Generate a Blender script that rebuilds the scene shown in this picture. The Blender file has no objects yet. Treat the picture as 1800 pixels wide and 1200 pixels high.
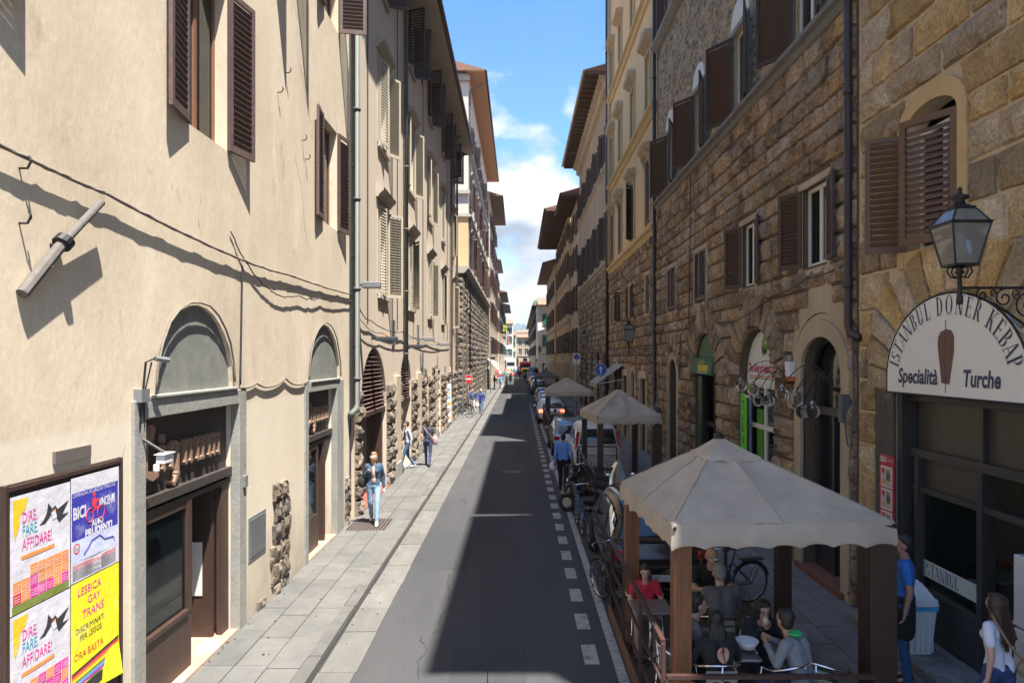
import bpy, bmesh, math, random
from mathutils import Vector, Matrix, noise
from math import sin, cos, pi, radians, sqrt
R = random.Random(11)
sc = bpy.context.scene
col = sc.collection
# ---------------------------------------------------------------- camera, sky, sun, exposure
cam_d = bpy.data.cameras.new('camera'); cam = bpy.data.objects.new('camera', cam_d); col.objects.link(cam)
cam.location = (0, 0, 4.1); cam.rotation_euler = (radians(90), 0, 0)
cam_d.sensor_width = 36; cam_d.lens = 24; cam_d.shift_x = -12/1800; cam_d.shift_y = 28/1800
cam_d.clip_start = .1; cam_d.clip_end = 9000
sc.camera = cam
SUN_EL, SUN_AZ = 68.0, 54.0            # azimuth: degrees from +X (across the street) towards -Y (behind the camera)
sdir = Vector((cos(radians(SUN_EL))*cos(radians(SUN_AZ)), -cos(radians(SUN_EL))*sin(radians(SUN_AZ)), sin(radians(SUN_EL))))
sun_d = bpy.data.lights.new('sun', 'SUN'); sun_d.energy = 4.6; sun_d.angle = radians(.53); sun_d.color = (1, .955, .88)
sun = bpy.data.objects.new('sun', sun_d); col.objects.link(sun); sun.location = (20, -20, 60)
sun.rotation_euler = sdir.to_track_quat('Z', 'Y').to_euler()
sc.view_settings.view_transform = 'Standard'; sc.view_settings.look = 'None'
sc.view_settings.exposure = 1.85; sc.view_settings.gamma = 1; sc.view_settings.use_curve_mapping = False
sc.cycles.max_bounces = 7; sc.cycles.diffuse_bounces = 4; sc.cycles.glossy_bounces = 3
sc.cycles.transparent_max_bounces = 8; sc.cycles.use_denoising = True; sc.cycles.sample_clamp_indirect = 6

def make_world():
    w = bpy.data.worlds.new('World'); sc.world = w; w.use_nodes = True
    nt = w.node_tree; N = nt.nodes; L = nt.links; N.clear()
    def n(t, **k):
        o = N.new(t)
        for a, b in k.items(): setattr(o, a, b)
        return o
    out = n('ShaderNodeOutputWorld')
    sky = n('ShaderNodeTexSky', sky_type='NISHITA'); sky.sun_disc = False
    sky.sun_elevation = radians(SUN_EL); sky.sun_rotation = radians(90+SUN_AZ)
    sky.air_density = 1.0; sky.dust_density = .6; sky.ozone_density = 2.2
    bg = n('ShaderNodeBackground'); bg.inputs[1].default_value = .084
    hs_ = n('ShaderNodeHueSaturation'); hs_.inputs['Saturation'].default_value = 1.30; L.new(sky.outputs[0], hs_.inputs['Color']); L.new(hs_.outputs[0], bg.inputs[0])
    tc = n('ShaderNodeTexCoord'); sep = n('ShaderNodeSeparateXYZ'); L.new(tc.outputs['Generated'], sep.inputs[0])
    def m(op, a, b=None, c=None):
        o = n('ShaderNodeMath', operation=op)
        for i, x in enumerate((a, b, c)):
            if x is None: continue
            if isinstance(x, (int, float)): o.inputs[i].default_value = x
            else: L.new(x, o.inputs[i])
        return o.outputs[0]
    def noise_t(scale, detail, vec, rough=.55):
        o = n('ShaderNodeTexNoise'); o.inputs['Scale'].default_value = scale; o.inputs['Detail'].default_value = detail
        o.inputs['Roughness'].default_value = rough; L.new(vec, o.inputs['Vector']); return o.outputs[0]
    mp = n('ShaderNodeMapping'); mp.inputs['Scale'].default_value = (1, 1, 1.9); mp.inputs['Location'].default_value = (.35, 0, .42)
    L.new(tc.outputs['Generated'], mp.inputs[0])
    mp2 = n('ShaderNodeMapping'); mp2.inputs['Scale'].default_value = (1, 1, 1.9); mp2.inputs['Location'].default_value = (.38, 0, .50)
    L.new(tc.outputs['Generated'], mp2.inputs[0])
    a = noise_t(5.5, 9, mp.outputs[0], .56); b = noise_t(5.5, 9, mp2.outputs[0], .56)
    # more cloud low down, clear overhead
    el = sep.outputs[2]
    thr = m('MULTIPLY_ADD', el, .80, .235)
    fac = m('MULTIPLY', m('SUBTRACT', a, thr), 8.0)
    cl = n('ShaderNodeClamp'); L.new(fac, cl.inputs[0]); dens = cl.outputs[0]
    # lit side: denser noise above the sample means the sample lies in shade
    sh = m('MULTIPLY_ADD', m('SUBTRACT', a, b), 3.2, .62)
    cl2 = n('ShaderNodeClamp'); L.new(sh, cl2.inputs[0])
    mixc = n('ShaderNodeMix', data_type='RGBA'); L.new(cl2.outputs[0], mixc.inputs[0])
    mixc.inputs[6].default_value = (.22, .265, .32, 1); mixc.inputs[7].default_value = (.66, .66, .655, 1)
    bgc = n('ShaderNodeBackground'); L.new(mixc.outputs[2], bgc.inputs[0]); bgc.inputs[1].default_value = .55
    ms = n('ShaderNodeMixShader'); L.new(dens, ms.inputs[0]); L.new(bg.outputs[0], ms.inputs[1]); L.new(bgc.outputs[0], ms.inputs[2])
    L.new(ms.outputs[0], out.inputs[0])
make_world()

# ---------------------------------------------------------------- materials
def mat(name, c, rough=.8, var=.0, scale=1.0, bump=.0, bscale=12, metal=0, tint=.0, spec=.5, c2=None, stain=None, stretch=(1, 1, 1),
        alpha=None, emit=None, trans=0, band=None, grime=None, transl=0, fine=0, fscale=30, bdist=.02, hue=.0, ior=None):
    """c base colour; c2 second colour mixed by noise; tint: random value per piece; stain: (colour, amount, scale)"""
    m = bpy.data.materials.new(name); m.use_nodes = True
    nt = m.node_tree; N = nt.nodes; L = nt.links; B = N['Principled BSDF']
    B.inputs['Roughness'].default_value = rough; B.inputs['Metallic'].default_value = metal
    B.inputs['Specular IOR Level'].default_value = spec
    if ior: B.inputs['IOR'].default_value = ior
    if trans: B.inputs['Transmission Weight'].default_value = trans
    col_ = None
    pos = None
    def getpos():
        nonlocal pos
        if pos is None:
            g = N.new('ShaderNodeNewGeometry'); mp = N.new('ShaderNodeMapping'); mp.inputs['Scale'].default_value = stretch
            L.new(g.outputs['Position'], mp.inputs[0]); pos = mp.outputs[0]
        return pos
    def nz(s, d=5, r=.6):
        t = N.new('ShaderNodeTexNoise'); t.inputs['Scale'].default_value = s; t.inputs['Detail'].default_value = d
        t.inputs['Roughness'].default_value = r; L.new(getpos(), t.inputs['Vector']); return t.outputs[0]
    def ramp(f, a, b, ca=(0, 0, 0, 1), cb=(1, 1, 1, 1)):
        r = N.new('ShaderNodeMapRange'); r.inputs[1].default_value = a; r.inputs[2].default_value = b; L.new(f, r.inputs[0]); return r.outputs[0]
    def mix(f, a, b, bt='MIX'):
        x = N.new('ShaderNodeMix'); x.data_type = 'RGBA'; x.blend_type = bt
        for i, v in ((0, f), (6, a), (7, b)):
            if isinstance(v, (int, float)): x.inputs[i].default_value = v
            elif isinstance(v, tuple): x.inputs[i].default_value = tuple(v[:3]) + (1,)
            else: L.new(v, x.inputs[i])
        return x.outputs[2]
    cur = tuple(c)
    if c2 is not None: cur = mix(ramp(nz(scale), .38, .62), cur, tuple(c2))
    if tint:
        oi = N.new('ShaderNodeObjectInfo'); at = N.new('ShaderNodeAttribute'); at.attribute_name = 'tint'
        ad = N.new('ShaderNodeMath'); ad.operation = 'ADD'; L.new(oi.outputs['Random'], ad.inputs[0]); L.new(at.outputs['Fac'], ad.inputs[1])
        fr = N.new('ShaderNodeMath'); fr.operation = 'FRACT'; L.new(ad.outputs[0], fr.inputs[0])
        f2 = N.new('ShaderNodeMapRange'); L.new(fr.outputs[0], f2.inputs[0]); f2.inputs[3].default_value = 1-tint; f2.inputs[4].default_value = 1+tint
        hs = N.new('ShaderNodeHueSaturation'); L.new(f2.outputs[0], hs.inputs['Value'])
        if hue:
            m7 = N.new('ShaderNodeMath'); m7.operation = 'MULTIPLY'; m7.inputs[1].default_value = 7.31; L.new(fr.outputs[0], m7.inputs[0])
            fr2 = N.new('ShaderNodeMath'); fr2.operation = 'FRACT'; L.new(m7.outputs[0], fr2.inputs[0])
            h2 = N.new('ShaderNodeMapRange'); L.new(fr2.outputs[0], h2.inputs[0]); h2.inputs[3].default_value = 1-hue; h2.inputs[4].default_value = 1+hue
            L.new(h2.outputs[0], hs.inputs['Saturation'])
        if isinstance(cur, tuple): hs.inputs['Color'].default_value = cur[:3] + (1,)
        else: L.new(cur, hs.inputs['Color'])
        cur = hs.outputs[0]
    if stain:
        for (sc_, am, ss, thr) in (stain if isinstance(stain, list) else [stain]):
            f = ramp(nz(ss, 7, .65), thr, thr+.16)
            mm = N.new('ShaderNodeMath'); mm.operation = 'MULTIPLY'; mm.inputs[1].default_value = am; L.new(f, mm.inputs[0])
            cur = mix(mm.outputs[0], cur, tuple(sc_))
    if var:
        f = ramp(nz(scale*3.1, 8, .65), .25, .75)
        mr = N.new('ShaderNodeMapRange'); L.new(f, mr.inputs[0]); mr.inputs[3].default_value = 1-var; mr.inputs[4].default_value = 1+var
        hs = N.new('ShaderNodeHueSaturation'); L.new(mr.outputs[0], hs.inputs['Value'])
        if isinstance(cur, tuple): hs.inputs['Color'].default_value = cur[:3] + (1,)
        else: L.new(cur, hs.inputs['Color'])
        cur = hs.outputs[0]
    if fine:
        mr = N.new('ShaderNodeMapRange'); L.new(nz(fscale, 3, .7), mr.inputs[0]); mr.inputs[1].default_value = .3; mr.inputs[2].default_value = .7; mr.inputs[3].default_value = 1-fine; mr.inputs[4].default_value = 1+fine
        hs = N.new('ShaderNodeHueSaturation'); L.new(mr.outputs[0], hs.inputs['Value'])
        if isinstance(cur, tuple): hs.inputs['Color'].default_value = cur[:3] + (1,)
        else: L.new(cur, hs.inputs['Color'])
        cur = hs.outputs[0]
    if band or grime:
        g0 = N.new('ShaderNodeNewGeometry'); sp = N.new('ShaderNodeSeparateXYZ'); L.new(g0.outputs['Position'], sp.inputs[0])
        def zmask(z, soft, ns, amt):
            a1 = N.new('ShaderNodeMath'); a1.operation = 'MULTIPLY_ADD'; L.new(nz(ns, 6, .6), a1.inputs[0]); a1.inputs[1].default_value = amt; L.new(sp.outputs[2], a1.inputs[2])
            return ramp(a1.outputs[0], z+amt*.5+soft, z+amt*.5-soft)
        if band:
            mm = N.new('ShaderNodeMath'); mm.operation = 'MULTIPLY'; mm.inputs[1].default_value = .6; L.new(zmask(band[0], .03, 3, .1), mm.inputs[0]); cur = mix(mm.outputs[0], cur, tuple(band[1]))
        if grime:
            mm = N.new('ShaderNodeMath'); mm.operation = 'MULTIPLY'; mm.inputs[1].default_value = .75; L.new(zmask(grime[0]*.45, grime[0]*.45, 1.3, 2.6), mm.inputs[0]); cur = mix(mm.outputs[0], cur, tuple(grime[1]))
    if isinstance(cur, tuple): B.inputs['Base Color'].default_value = cur[:3] + (1,)
    else: L.new(cur, B.inputs['Base Color'])
    if transl:
        ts = N.new('ShaderNodeBsdfTranslucent'); ms = N.new('ShaderNodeMixShader'); ms.inputs[0].default_value = transl; L.new(B.outputs[0], ms.inputs[1]); L.new(ts.outputs[0], ms.inputs[2])
        if isinstance(cur, tuple): ts.inputs[0].default_value = cur[:3] + (1,)
        else: L.new(cur, ts.inputs[0])
        L.new(ms.outputs[0], N['Material Output'].inputs[0])
    if bump:
        b = N.new('ShaderNodeBump'); b.inputs['Strength'].default_value = bump; b.inputs['Distance'].default_value = bdist
        L.new(nz(bscale, 9, .62), b.inputs['Height']); L.new(b.outputs[0], B.inputs['Normal'])
    if emit: B.inputs['Emission Color'].default_value = tuple(emit[:3]) + (1,); B.inputs['Emission Strength'].default_value = emit[3]
    if alpha is not None: B.inputs['Alpha'].default_value = alpha
    m.diffuse_color = tuple(c[:3]) + (1,)
    return m
def glassmat(name, c=(.02, .025, .03), a=.75):
    """window glass: a glossy coat mixed over a see-through tint"""
    m = bpy.data.materials.new(name); m.use_nodes = True; nt = m.node_tree; N = nt.nodes; L = nt.links; N.clear()
    o = N.new('ShaderNodeOutputMaterial'); g = N.new('ShaderNodeBsdfGlossy'); g.inputs['Roughness'].default_value = .03; g.inputs['Color'].default_value = (.9, .92, .95, 1)
    t = N.new('ShaderNodeBsdfTransparent'); t.inputs[0].default_value = (.8, .82, .82, 1); d = N.new('ShaderNodeBsdfDiffuse'); d.inputs[0].default_value = tuple(c)+(1,)
    m1 = N.new('ShaderNodeMixShader'); m1.inputs[0].default_value = a; L.new(t.outputs[0], m1.inputs[1]); L.new(d.outputs[0], m1.inputs[2])
    fr = N.new('ShaderNodeFresnel'); fr.inputs[0].default_value = 1.6
    tc = N.new('ShaderNodeNewGeometry'); nz = N.new('ShaderNodeTexNoise'); nz.inputs['Scale'].default_value = 1.6; L.new(tc.outputs['Position'], nz.inputs['Vector'])
    bp = N.new('ShaderNodeBump'); bp.inputs['Strength'].default_value = .05; L.new(nz.outputs[0], bp.inputs['Height']); L.new(bp.outputs[0], g.inputs['Normal'])
    m2 = N.new('ShaderNodeMixShader'); L.new(fr.outputs[0], m2.inputs[0]); L.new(m1.outputs[0], m2.inputs[1]); L.new(g.outputs[0], m2.inputs[2])
    L.new(m2.outputs[0], o.inputs[0]); return m

M = {}
M['plasterA'] = mat('cream_plaster', (.55, .455, .33), .93, .12, .35, .22, 9, fine=.07, fscale=22, c2=(.61, .515, .385), stain=[((.46, .36, .26), .6, .5, .55), ((.72, .62, .50), .6, .9, .56), ((.30, .235, .17), .75, 2.3, .61), ((.36, .28, .21), .6, .28, .54)], stretch=(1, 1, .55), band=(3.42, (.66, .585, .46)), grime=(1.7, (.24, .20, .155)))
M['plasterB'] = mat('rose_plaster', (.50, .415, .32), .93, .08, .3, .2, 9, c2=(.56, .465, .36), stain=[((.36, .27, .22), .6, .8, .60), ((.5, .44, .38), .4, .5, .6)], stretch=(1, 1, .3))
M['plasterC'] = mat('buff_plaster', (.50, .40, .29), .93, .08, .3, .2, 8, c2=(.42, .34, .25), stretch=(1, 1, .4))
M['plasterP'] = mat('pale_plaster', (.60, .53, .45), .93, .07, .3, .2, 8, c2=(.52, .46, .40), stretch=(1, 1, .4))
M['plasterY'] = mat('yellow_plaster', (.62, .42, .19), .92, .07, .35, .18, 8, c2=(.68, .49, .25), stain=[((.36, .31, .25), .9, .75, .66)], stretch=(1, 1, .5))
M['plasterO'] = mat('tan_plaster', (.44, .32, .20), .93, .12, .4, .3, 8, c2=(.36, .265, .18), stretch=(1, 1, .5))
M['plasterS'] = mat('stained_plaster', (.46, .37, .25), .93, .14, .8, .3, 8, c2=(.36, .28, .19), stain=[((.56, .47, .35), .6, 1.2, .58)], stretch=(1, 1, .4))
M['white'] = mat('white_plaster', (.72, .69, .62), .9, .06, .5, .1, 8)
M['offwhite'] = mat('off_white_paint', (.66, .63, .56), .6, .05)
M['greystone'] = mat('grey_stone_trim', (.235, .23, .205), .88, .16, 1.6, .35, 14, c2=(.27, .26, .23), stain=[((.33, .30, .25), .6, 1.7, .62), ((.12, .11, .1), .6, 3, .64)])
M['trim'] = mat('pale_stone_trim', (.36, .325, .275), .88, .12, 1.2, .25, 14)
M['trimL'] = mat('rose_stone_trim', (.40, .345, .285), .88, .10, 1.2, .25, 14)
M['mortar'] = mat('mortar', (.11, .082, .056), .95, .15, 2, .5, 14)
M['stoneR'] = mat('brown_sandstone', (.34, .25, .155), .9, .30, 1.3, 1.0, 7, fine=.42, fscale=17, tint=.34, hue=.22, c2=(.24, .155, .095), stain=[((.52, .41, .27), .75, 1.7, .56), ((.075, .056, .043), .9, 1.3, .54), ((.55, .46, .33), .6, 7, .63), ((.06, .048, .04), .6, 4.5, .60)], bdist=.09)
M['stoneR0'] = mat('golden_sandstone', (.46, .335, .185), .9, .28, 1.3, 1.0, 7, fine=.34, fscale=24, tint=.40, hue=.25, c2=(.36, .24, .12), stain=[((.58, .45, .28), .8, 1.4, .55), ((.14, .10, .065), .85, 1.0, .57), ((.66, .54, .38), .6, 6, .62), ((.11, .085, .06), .6, 4, .60)], bdist=.09)
M['mortar0'] = mat('pale_mortar', (.50, .40, .27), .95, .15, 2, .5, 14)
M['rubble'] = mat('rubble_stone', (.40, .31, .21), .92, .25, 2.2, .7, 10, tint=.45, hue=.3, c2=(.28, .21, .14), bdist=.05)
M['rubblem'] = mat('rubble_mortar', (.38, .285, .18), .95, .22, 3, .7, 9, stain=[((.36, .29, .2), .7, 1.2, .55)], bdist=.05)
M['stoneL'] = mat('weathered_stone', (.135, .108, .082), .92, .25, 2, .8, 9, fine=.35, fscale=20, tint=.32, hue=.2, c2=(.18, .147, .112), stain=[((.09, .075, .065), .8, 1.8, .58)], bdist=.06)
M['brick'] = mat('orange_brick', (.50, .30, .14), .9, .15, 2, .3, 20, tint=.18, hue=.1)
M['asphalt'] = mat('asphalt', (.037, .037, .040), .84, .16, .6, .6, 70, c2=(.052, .051, .053), stain=[((.088, .087, .085), .6, 1.4, .60), ((.030, .030, .033), .7, .9, .58), ((.11, .11, .105), .5, 6, .68)], stretch=(1, .16, 1), bdist=.006)
M['slabL'] = mat('grey_paving_stone', (.103, .100, .093), .84, .16, 1.2, .4, 18, tint=.10, hue=.1, c2=(.125, .120, .111), stain=[((.068, .066, .063), .7, 2.2, .62)], bdist=.008)
M['slabR'] = mat('dark_paving_stone', (.15, .14, .135), .75, .16, 1.2, .35, 18, tint=.22, hue=.1, c2=(.19, .178, .17), stain=[((.07, .065, .065), .7, 2, .62)], bdist=.008)
M['joint'] = mat('dark_joint', (.074, .069, .063), .95, .2, 3)
M['kerb'] = mat('kerb_stone', (.105, .10, .092), .85, .2, 1.5, .5, 18, tint=.15, stain=[((.08, .08, .08), .8, 2.6, .58)], bdist=.01)
M['gutter'] = mat('gutter_stone', (.118, .112, .101), .85, .18, 1.2, .4, 18, tint=.14, stain=[((.11, .11, .11), .8, 1.6, .58), ((.27, .255, .23), .5, 2.2, .62)], stretch=(1, .4, 1), bdist=.01)
M['paint'] = mat('road_paint', (.33, .325, .305), .75, .25, 3, .3, 40, stain=[((.10, .10, .10), .85, 7, .52), ((.2, .2, .19), .6, 1.5, .5)])
M['shut_brown'] = mat('plum_shutter_paint', (.10, .062, .055), .62, .25, 3, .2, 30, stain=[((.28, .22, .2), .6, 6, .64)])
M['shut_dark'] = mat('dark_brown_shutter_paint', (.052, .027, .021), .5, .2, 2)
M['shut_red'] = mat('brown_shutter_paint', (.125, .062, .034), .55, .2, 2)
M['shut_maroon'] = mat('maroon_shutter_paint', (.065, .028, .026), .55, .2, 2)
M['shut_cream'] = mat('cream_shutter_paint', (.40, .355, .27), .6, .10, 2, .1, 30)
M['shut_green'] = mat('green_shutter_paint', (.03, .21, .14), .6, .1, 2)
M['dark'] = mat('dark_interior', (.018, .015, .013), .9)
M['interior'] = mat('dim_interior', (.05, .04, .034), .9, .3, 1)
M['curtain'] = mat('net_curtain', (.42, .41, .38), .9, .2, 8, stretch=(1, 6, .2))
M['glass'] = glassmat('window_glass')
M['glassc'] = glassmat('clear_glass', (.02, .03, .03), .25)
M['glassv'] = glassmat('car_glass', (.012, .016, .018), .88)
M['wood'] = mat('brown_wood', (.16, .075, .035), .55, .25, 3, .2, 12, stretch=(1, 1, .15))
M['wood_dark'] = mat('dark_wood', (.050, .028, .020), .5, .25, 3, .1, 12, stretch=(1, 1, .2))
M['wood_frame'] = mat('reddish_window_frame', (.20, .095, .055), .5, .2, 3, stretch=(1, 1, .2))
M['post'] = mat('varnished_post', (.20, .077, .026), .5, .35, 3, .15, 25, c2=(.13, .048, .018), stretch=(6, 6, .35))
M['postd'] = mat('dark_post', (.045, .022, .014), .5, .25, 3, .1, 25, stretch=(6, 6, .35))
M['rust'] = mat('brown_painted_steel', (.055, .026, .021), .5, .3, 5, .1, 40)
M['iron'] = mat('black_iron', (.018, .017, .018), .45, .2, 6, .1, 40, metal=.3)
M['pipe'] = mat('grey_green_pipe', (.085, .096, .088), .65, .15, 3)
M['pipe_b'] = mat('brown_pipe', (.050, .030, .024), .45, .15, 3)
M['pipe_c'] = mat('cream_pipe', (.45, .38, .25), .6, .15, 3)
M['steel'] = mat('brushed_steel', (.45, .45, .46), .3, .1, 4, metal=.9)
M['chrome'] = mat('chrome', (.7, .7, .72), .12, metal=1)
M['panel'] = mat('grey_metal_panel', (.20, .205, .21), .5, .12, 4, metal=.3)
M['lunette'] = mat('dusty_green_grey_panel', (.155, .165, .145), .8, .22, 1.6, .1, 20, c2=(.20, .20, .175), stain=[((.28, .27, .23), .5, 2.4, .6)])
M['canvas'] = mat('beige_canvas', (.60, .51, .405), .9, .12, 1.1, .25, 60, c2=(.53, .45, .355), stain=[((.28, .24, .19), .4, 1.5, .62), ((.25, .205, .15), .5, 5, .64), ((.40, .34, .27), .5, .7, .55)], bdist=.006, transl=.3)
M['canvas_grey'] = mat('grey_canvas', (.16, .145, .135), .9, .1, 1)
M['cable'] = mat('cable_sheath', (.16, .135, .11), .7, .3, 6)
M['cable_d'] = mat('dark_cable', (.03, .028, .026), .7)
M['tile'] = mat('terracotta_tile', (.22, .11, .07), .9, .25, 3, .3, 10, tint=.25)
M['soffit'] = mat('pale_soffit', (.36, .30, .235), .9, .12, .6, .1, 10, stain=[((.2, .15, .11), .6, 1.1, .6)])
M['soffit_w'] = mat('wooden_soffit', (.115, .075, .052), .8, .25, 1, .2, 10)
M['soffit_o'] = mat('ochre_soffit', (.42, .235, .115), .85, .15, 1.5, .1, 10, stretch=(1, 3, 1))
M['rubber'] = mat('tyre_rubber', (.018, .018, .019), .8)
M['black'] = mat('black_fabric', (.012, .012, .014), .9, .2, 10, .3, 30)
M['plastic_w'] = mat('white_plastic', (.62, .63, .63), .4)
M['red'] = mat('red_plastic', (.5, .02, .018), .35)
M['redlens'] = mat('red_lens', (.42, .012, .012), .15)
M['green'] = mat('dark_green_awning', (.035, .11, .06), .7, .1, 3)
M['leaf'] = mat('green_leaves', (.05, .11, .03), .7, .3, 5)

# ---------------------------------------------------------------- mesh helpers
class MB:
    def __init__(s): s.v = []; s.f = []; s.t = []; s.tint = 0.
    def add(s, vs, fs):
        b = len(s.v); s.v += [tuple(x) for x in vs]
        for q in fs: s.f.append(tuple(b+i for i in q)); s.t.append(s.tint)
        return s
    def quad(s, *p): return s.add(p, [tuple(range(len(p)))])
    def box(s, x0, y0, z0, x1, y1, z1):
        return s.add([(x0, y0, z0), (x1, y0, z0), (x1, y1, z0), (x0, y1, z0), (x0, y0, z1), (x1, y0, z1), (x1, y1, z1), (x0, y1, z1)],
                     [(0, 3, 2, 1), (4, 5, 6, 7), (0, 1, 5, 4), (1, 2, 6, 5), (2, 3, 7, 6), (3, 0, 4, 7)])
    def bar(s, a, b, w, h=None, up=(0, 0, 1)):
        """square bar from a to b"""
        a = Vector(a); b = Vector(b); h = h or w; d = (b-a).normalized(); u = Vector(up)
        if abs(d.dot(u)) > .98: u = Vector((0, 1, 0))
        r = d.cross(u).normalized()*w/2; u2 = r.normalized().cross(d).normalized()*h/2
        vs = [p+i*r+j*u2 for p in (a, b) for i, j in ((-1, -1), (1, -1), (1, 1), (-1, 1))]
        return s.add(vs, [(0, 1, 2, 3), (7, 6, 5, 4), (0, 4, 5, 1), (1, 5, 6, 2), (2, 6, 7, 3), (3, 7, 4, 0)])
    def tube(s, path, r, n=8, cap=True, closed=False):
        path = [Vector(p) for p in path]; rs = r if isinstance(r, (list, tuple)) else [r]*len(path); vs = []; k = len(path)
        ref = Vector((0, 0, 1))
        prev = None
        for i, p in enumerate(path):
            if closed: d = path[(i+1) % k]-path[i-1]
            else: d = (path[min(i+1, k-1)]-path[max(i-1, 0)])
            d = d.normalized()
            if prev is None:
                u = ref if abs(d.dot(ref)) < .95 else Vector((1, 0, 0)); a = d.cross(u).normalized()
            else:
                a = (prev-d*prev.dot(d)).normalized()
            prev = a; b = d.cross(a)
            for j in range(n): t = 2*pi*j/n; vs.append(p+(a*cos(t)+b*sin(t))*rs[i])
        fs = []
        for i in range(k if closed else k-1):
            for j in range(n):
                q = (i+1) % k
                fs.append((i*n+j, i*n+(j+1) % n, q*n+(j+1) % n, q*n+j))
        if cap and not closed: fs.append(tuple(range(n-1, -1, -1))); fs.append(tuple((k-1)*n+j for j in range(n)))
        return s.add(vs, fs)
    def lathe(s, prof, c=(0, 0, 0), n=16, axis='z'):
        vs = []; fs = []
        for (r, h) in prof:
            for j in range(n):
                t = 2*pi*j/n; p = (r*cos(t), r*sin(t), h)
                if axis == 'x': p = (h, r*cos(t), r*sin(t))
                if axis == 'y': p = (r*cos(t), h, r*sin(t))
                vs.append((c[0]+p[0], c[1]+p[1], c[2]+p[2]))
        for i in range(len(prof)-1):
            for j in range(n): fs.append((i*n+j, i*n+(j+1) % n, (i+1)*n+(j+1) % n, (i+1)*n+j))
        fs.append(tuple(range(n-1, -1, -1))); fs.append(tuple((len(prof)-1)*n+j for j in range(n)))
        return s.add(vs, fs)
    def ball(s, c, r, n=10, m=6):
        r = r if isinstance(r, (tuple, list)) else (r, r, r); vs = [(c[0], c[1], c[2]-r[2])]; fs = []
        for i in range(1, m):
            a = -pi/2+pi*i/m
            for j in range(n): t = 2*pi*j/n; vs.append((c[0]+r[0]*cos(a)*cos(t), c[1]+r[1]*cos(a)*sin(t), c[2]+r[2]*sin(a)))
        vs.append((c[0], c[1], c[2]+r[2])); k = len(vs)-1
        for j in range(n): fs.append((0, 1+(j+1) % n, 1+j)); fs.append((k, 1+(m-2)*n+j, 1+(m-2)*n+(j+1) % n))
        for i in range(m-2):
            for j in range(n): fs.append((1+i*n+j, 1+i*n+(j+1) % n, 1+(i+1)*n+(j+1) % n, 1+(i+1)*n+j))
        return s.add(vs, fs)
    def build(s, name, m=None, parent=None, smooth=False, bevel=0, **props):
        me = s.mesh(name, m, smooth)
        return obj(name, me, parent, bevel=bevel, **props)
    def mesh(s, name, m=None, smooth=False):
        me = bpy.data.meshes.new(name); me.from_pydata(s.v, [], s.f)
        if m is not None: me.materials.append(m)
        if any(s.t):
            a = me.attributes.new('tint', 'FLOAT', 'FACE'); a.data.foreach_set('value', s.t)
        if smooth: me.polygons.foreach_set('use_smooth', [True]*len(me.polygons))
        me.update(); return me
def obj(name, me, parent=None, bevel=0, **props):
    o = bpy.data.objects.new(name, me); col.objects.link(o)
    if parent is not None: attach(o, parent)
    if bevel:
        b = o.modifiers.new('bevel', 'BEVEL'); b.width = bevel; b.segments = 2; b.limit_method = 'ANGLE'; b.angle_limit = radians(40)
    for k, v in props.items(): o[k] = v
    return o
def attach(o, parent):
    o.parent = parent
    if parent.type == 'EMPTY': o.matrix_parent_inverse = Matrix.Translation(-parent.location)
def thing(name, label, cat, loc=(0, 0, 0), group=None, kind=None):
    o = bpy.data.objects.new(name, None); col.objects.link(o); o.location = loc; o.empty_display_size = .2
    return tag(o, label, cat, group, kind)
def tag(o, label=None, cat=None, group=None, kind=None):
    if label: o['label'] = label
    if cat: o['category'] = cat
    if group: o['group'] = group
    if kind: o['kind'] = kind
    return o
def kids(o): return list(o.children)
def dup(o, parent=None):
    c = o.copy(); col.objects.link(c)
    if parent is not None: c.parent = parent
    for ch in CH.get(o.name, ()): dup(ch, c)
    return c
CH = {}
def index_children():
    CH.clear()
    for o in bpy.data.objects:
        if o.parent: CH.setdefault(o.parent.name, []).append(o)
def copy_thing(o, loc, rz=0, label=None, group=None):
    index_children(); c = dup(o); c.location = loc; c.rotation_euler = (0, 0, rz)
    if label: c['label'] = label
    if group: c['group'] = group
    return c

# ---------------------------------------------------------------- walls: s runs along the wall, z up, d outwards
class Wall:
    def __init__(w, kind, c): w.k = kind; w.c = c; w.sg = {'L': 1, 'R': -1, 'F': 1}[kind]
    def P(w, s, z, d=0):
        if w.k == 'L': return (w.c+d, s, z)
        if w.k == 'R': return (w.c-d, s, z)
        return (s, w.c-d, z)
    def box(w, mb, s0, s1, z0, z1, d0, d1):
        a = w.P(s0, z0, d0); b = w.P(s1, z1, d1)
        return mb.box(min(a[0], b[0]), min(a[1], b[1]), z0, max(a[0], b[0]), max(a[1], b[1]), z1)
    def prism(w, mb, pts, d0, d1):
        """pts: list of (s, z) outline"""
        n = len(pts); vs = [w.P(s, z, d0) for s, z in pts]+[w.P(s, z, d1) for s, z in pts]
        fs = [tuple(range(n)), tuple(range(2*n-1, n-1, -1))]+[(i, n+i, n+(i+1) % n, (i+1) % n) for i in range(n)]
        return mb.add(vs, fs)
    def prof(w, mb, s0, s1, pts):
        """pts: (d, z) profile swept along s"""
        n = len(pts); vs = [w.P(s0, z, d) for d, z in pts]+[w.P(s1, z, d) for d, z in pts]
        fs = [tuple(range(n)), tuple(range(2*n-1, n-1, -1))]+[(i, n+i, n+(i+1) % n, (i+1) % n) for i in range(n)]
        return mb.add(vs, fs)
def arch_pts(c, rx, zs, rz, n=14):
    return [(c+rx*cos(pi*i/n), zs+rz*sin(pi*i/n)) for i in range(n+1)]
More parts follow.
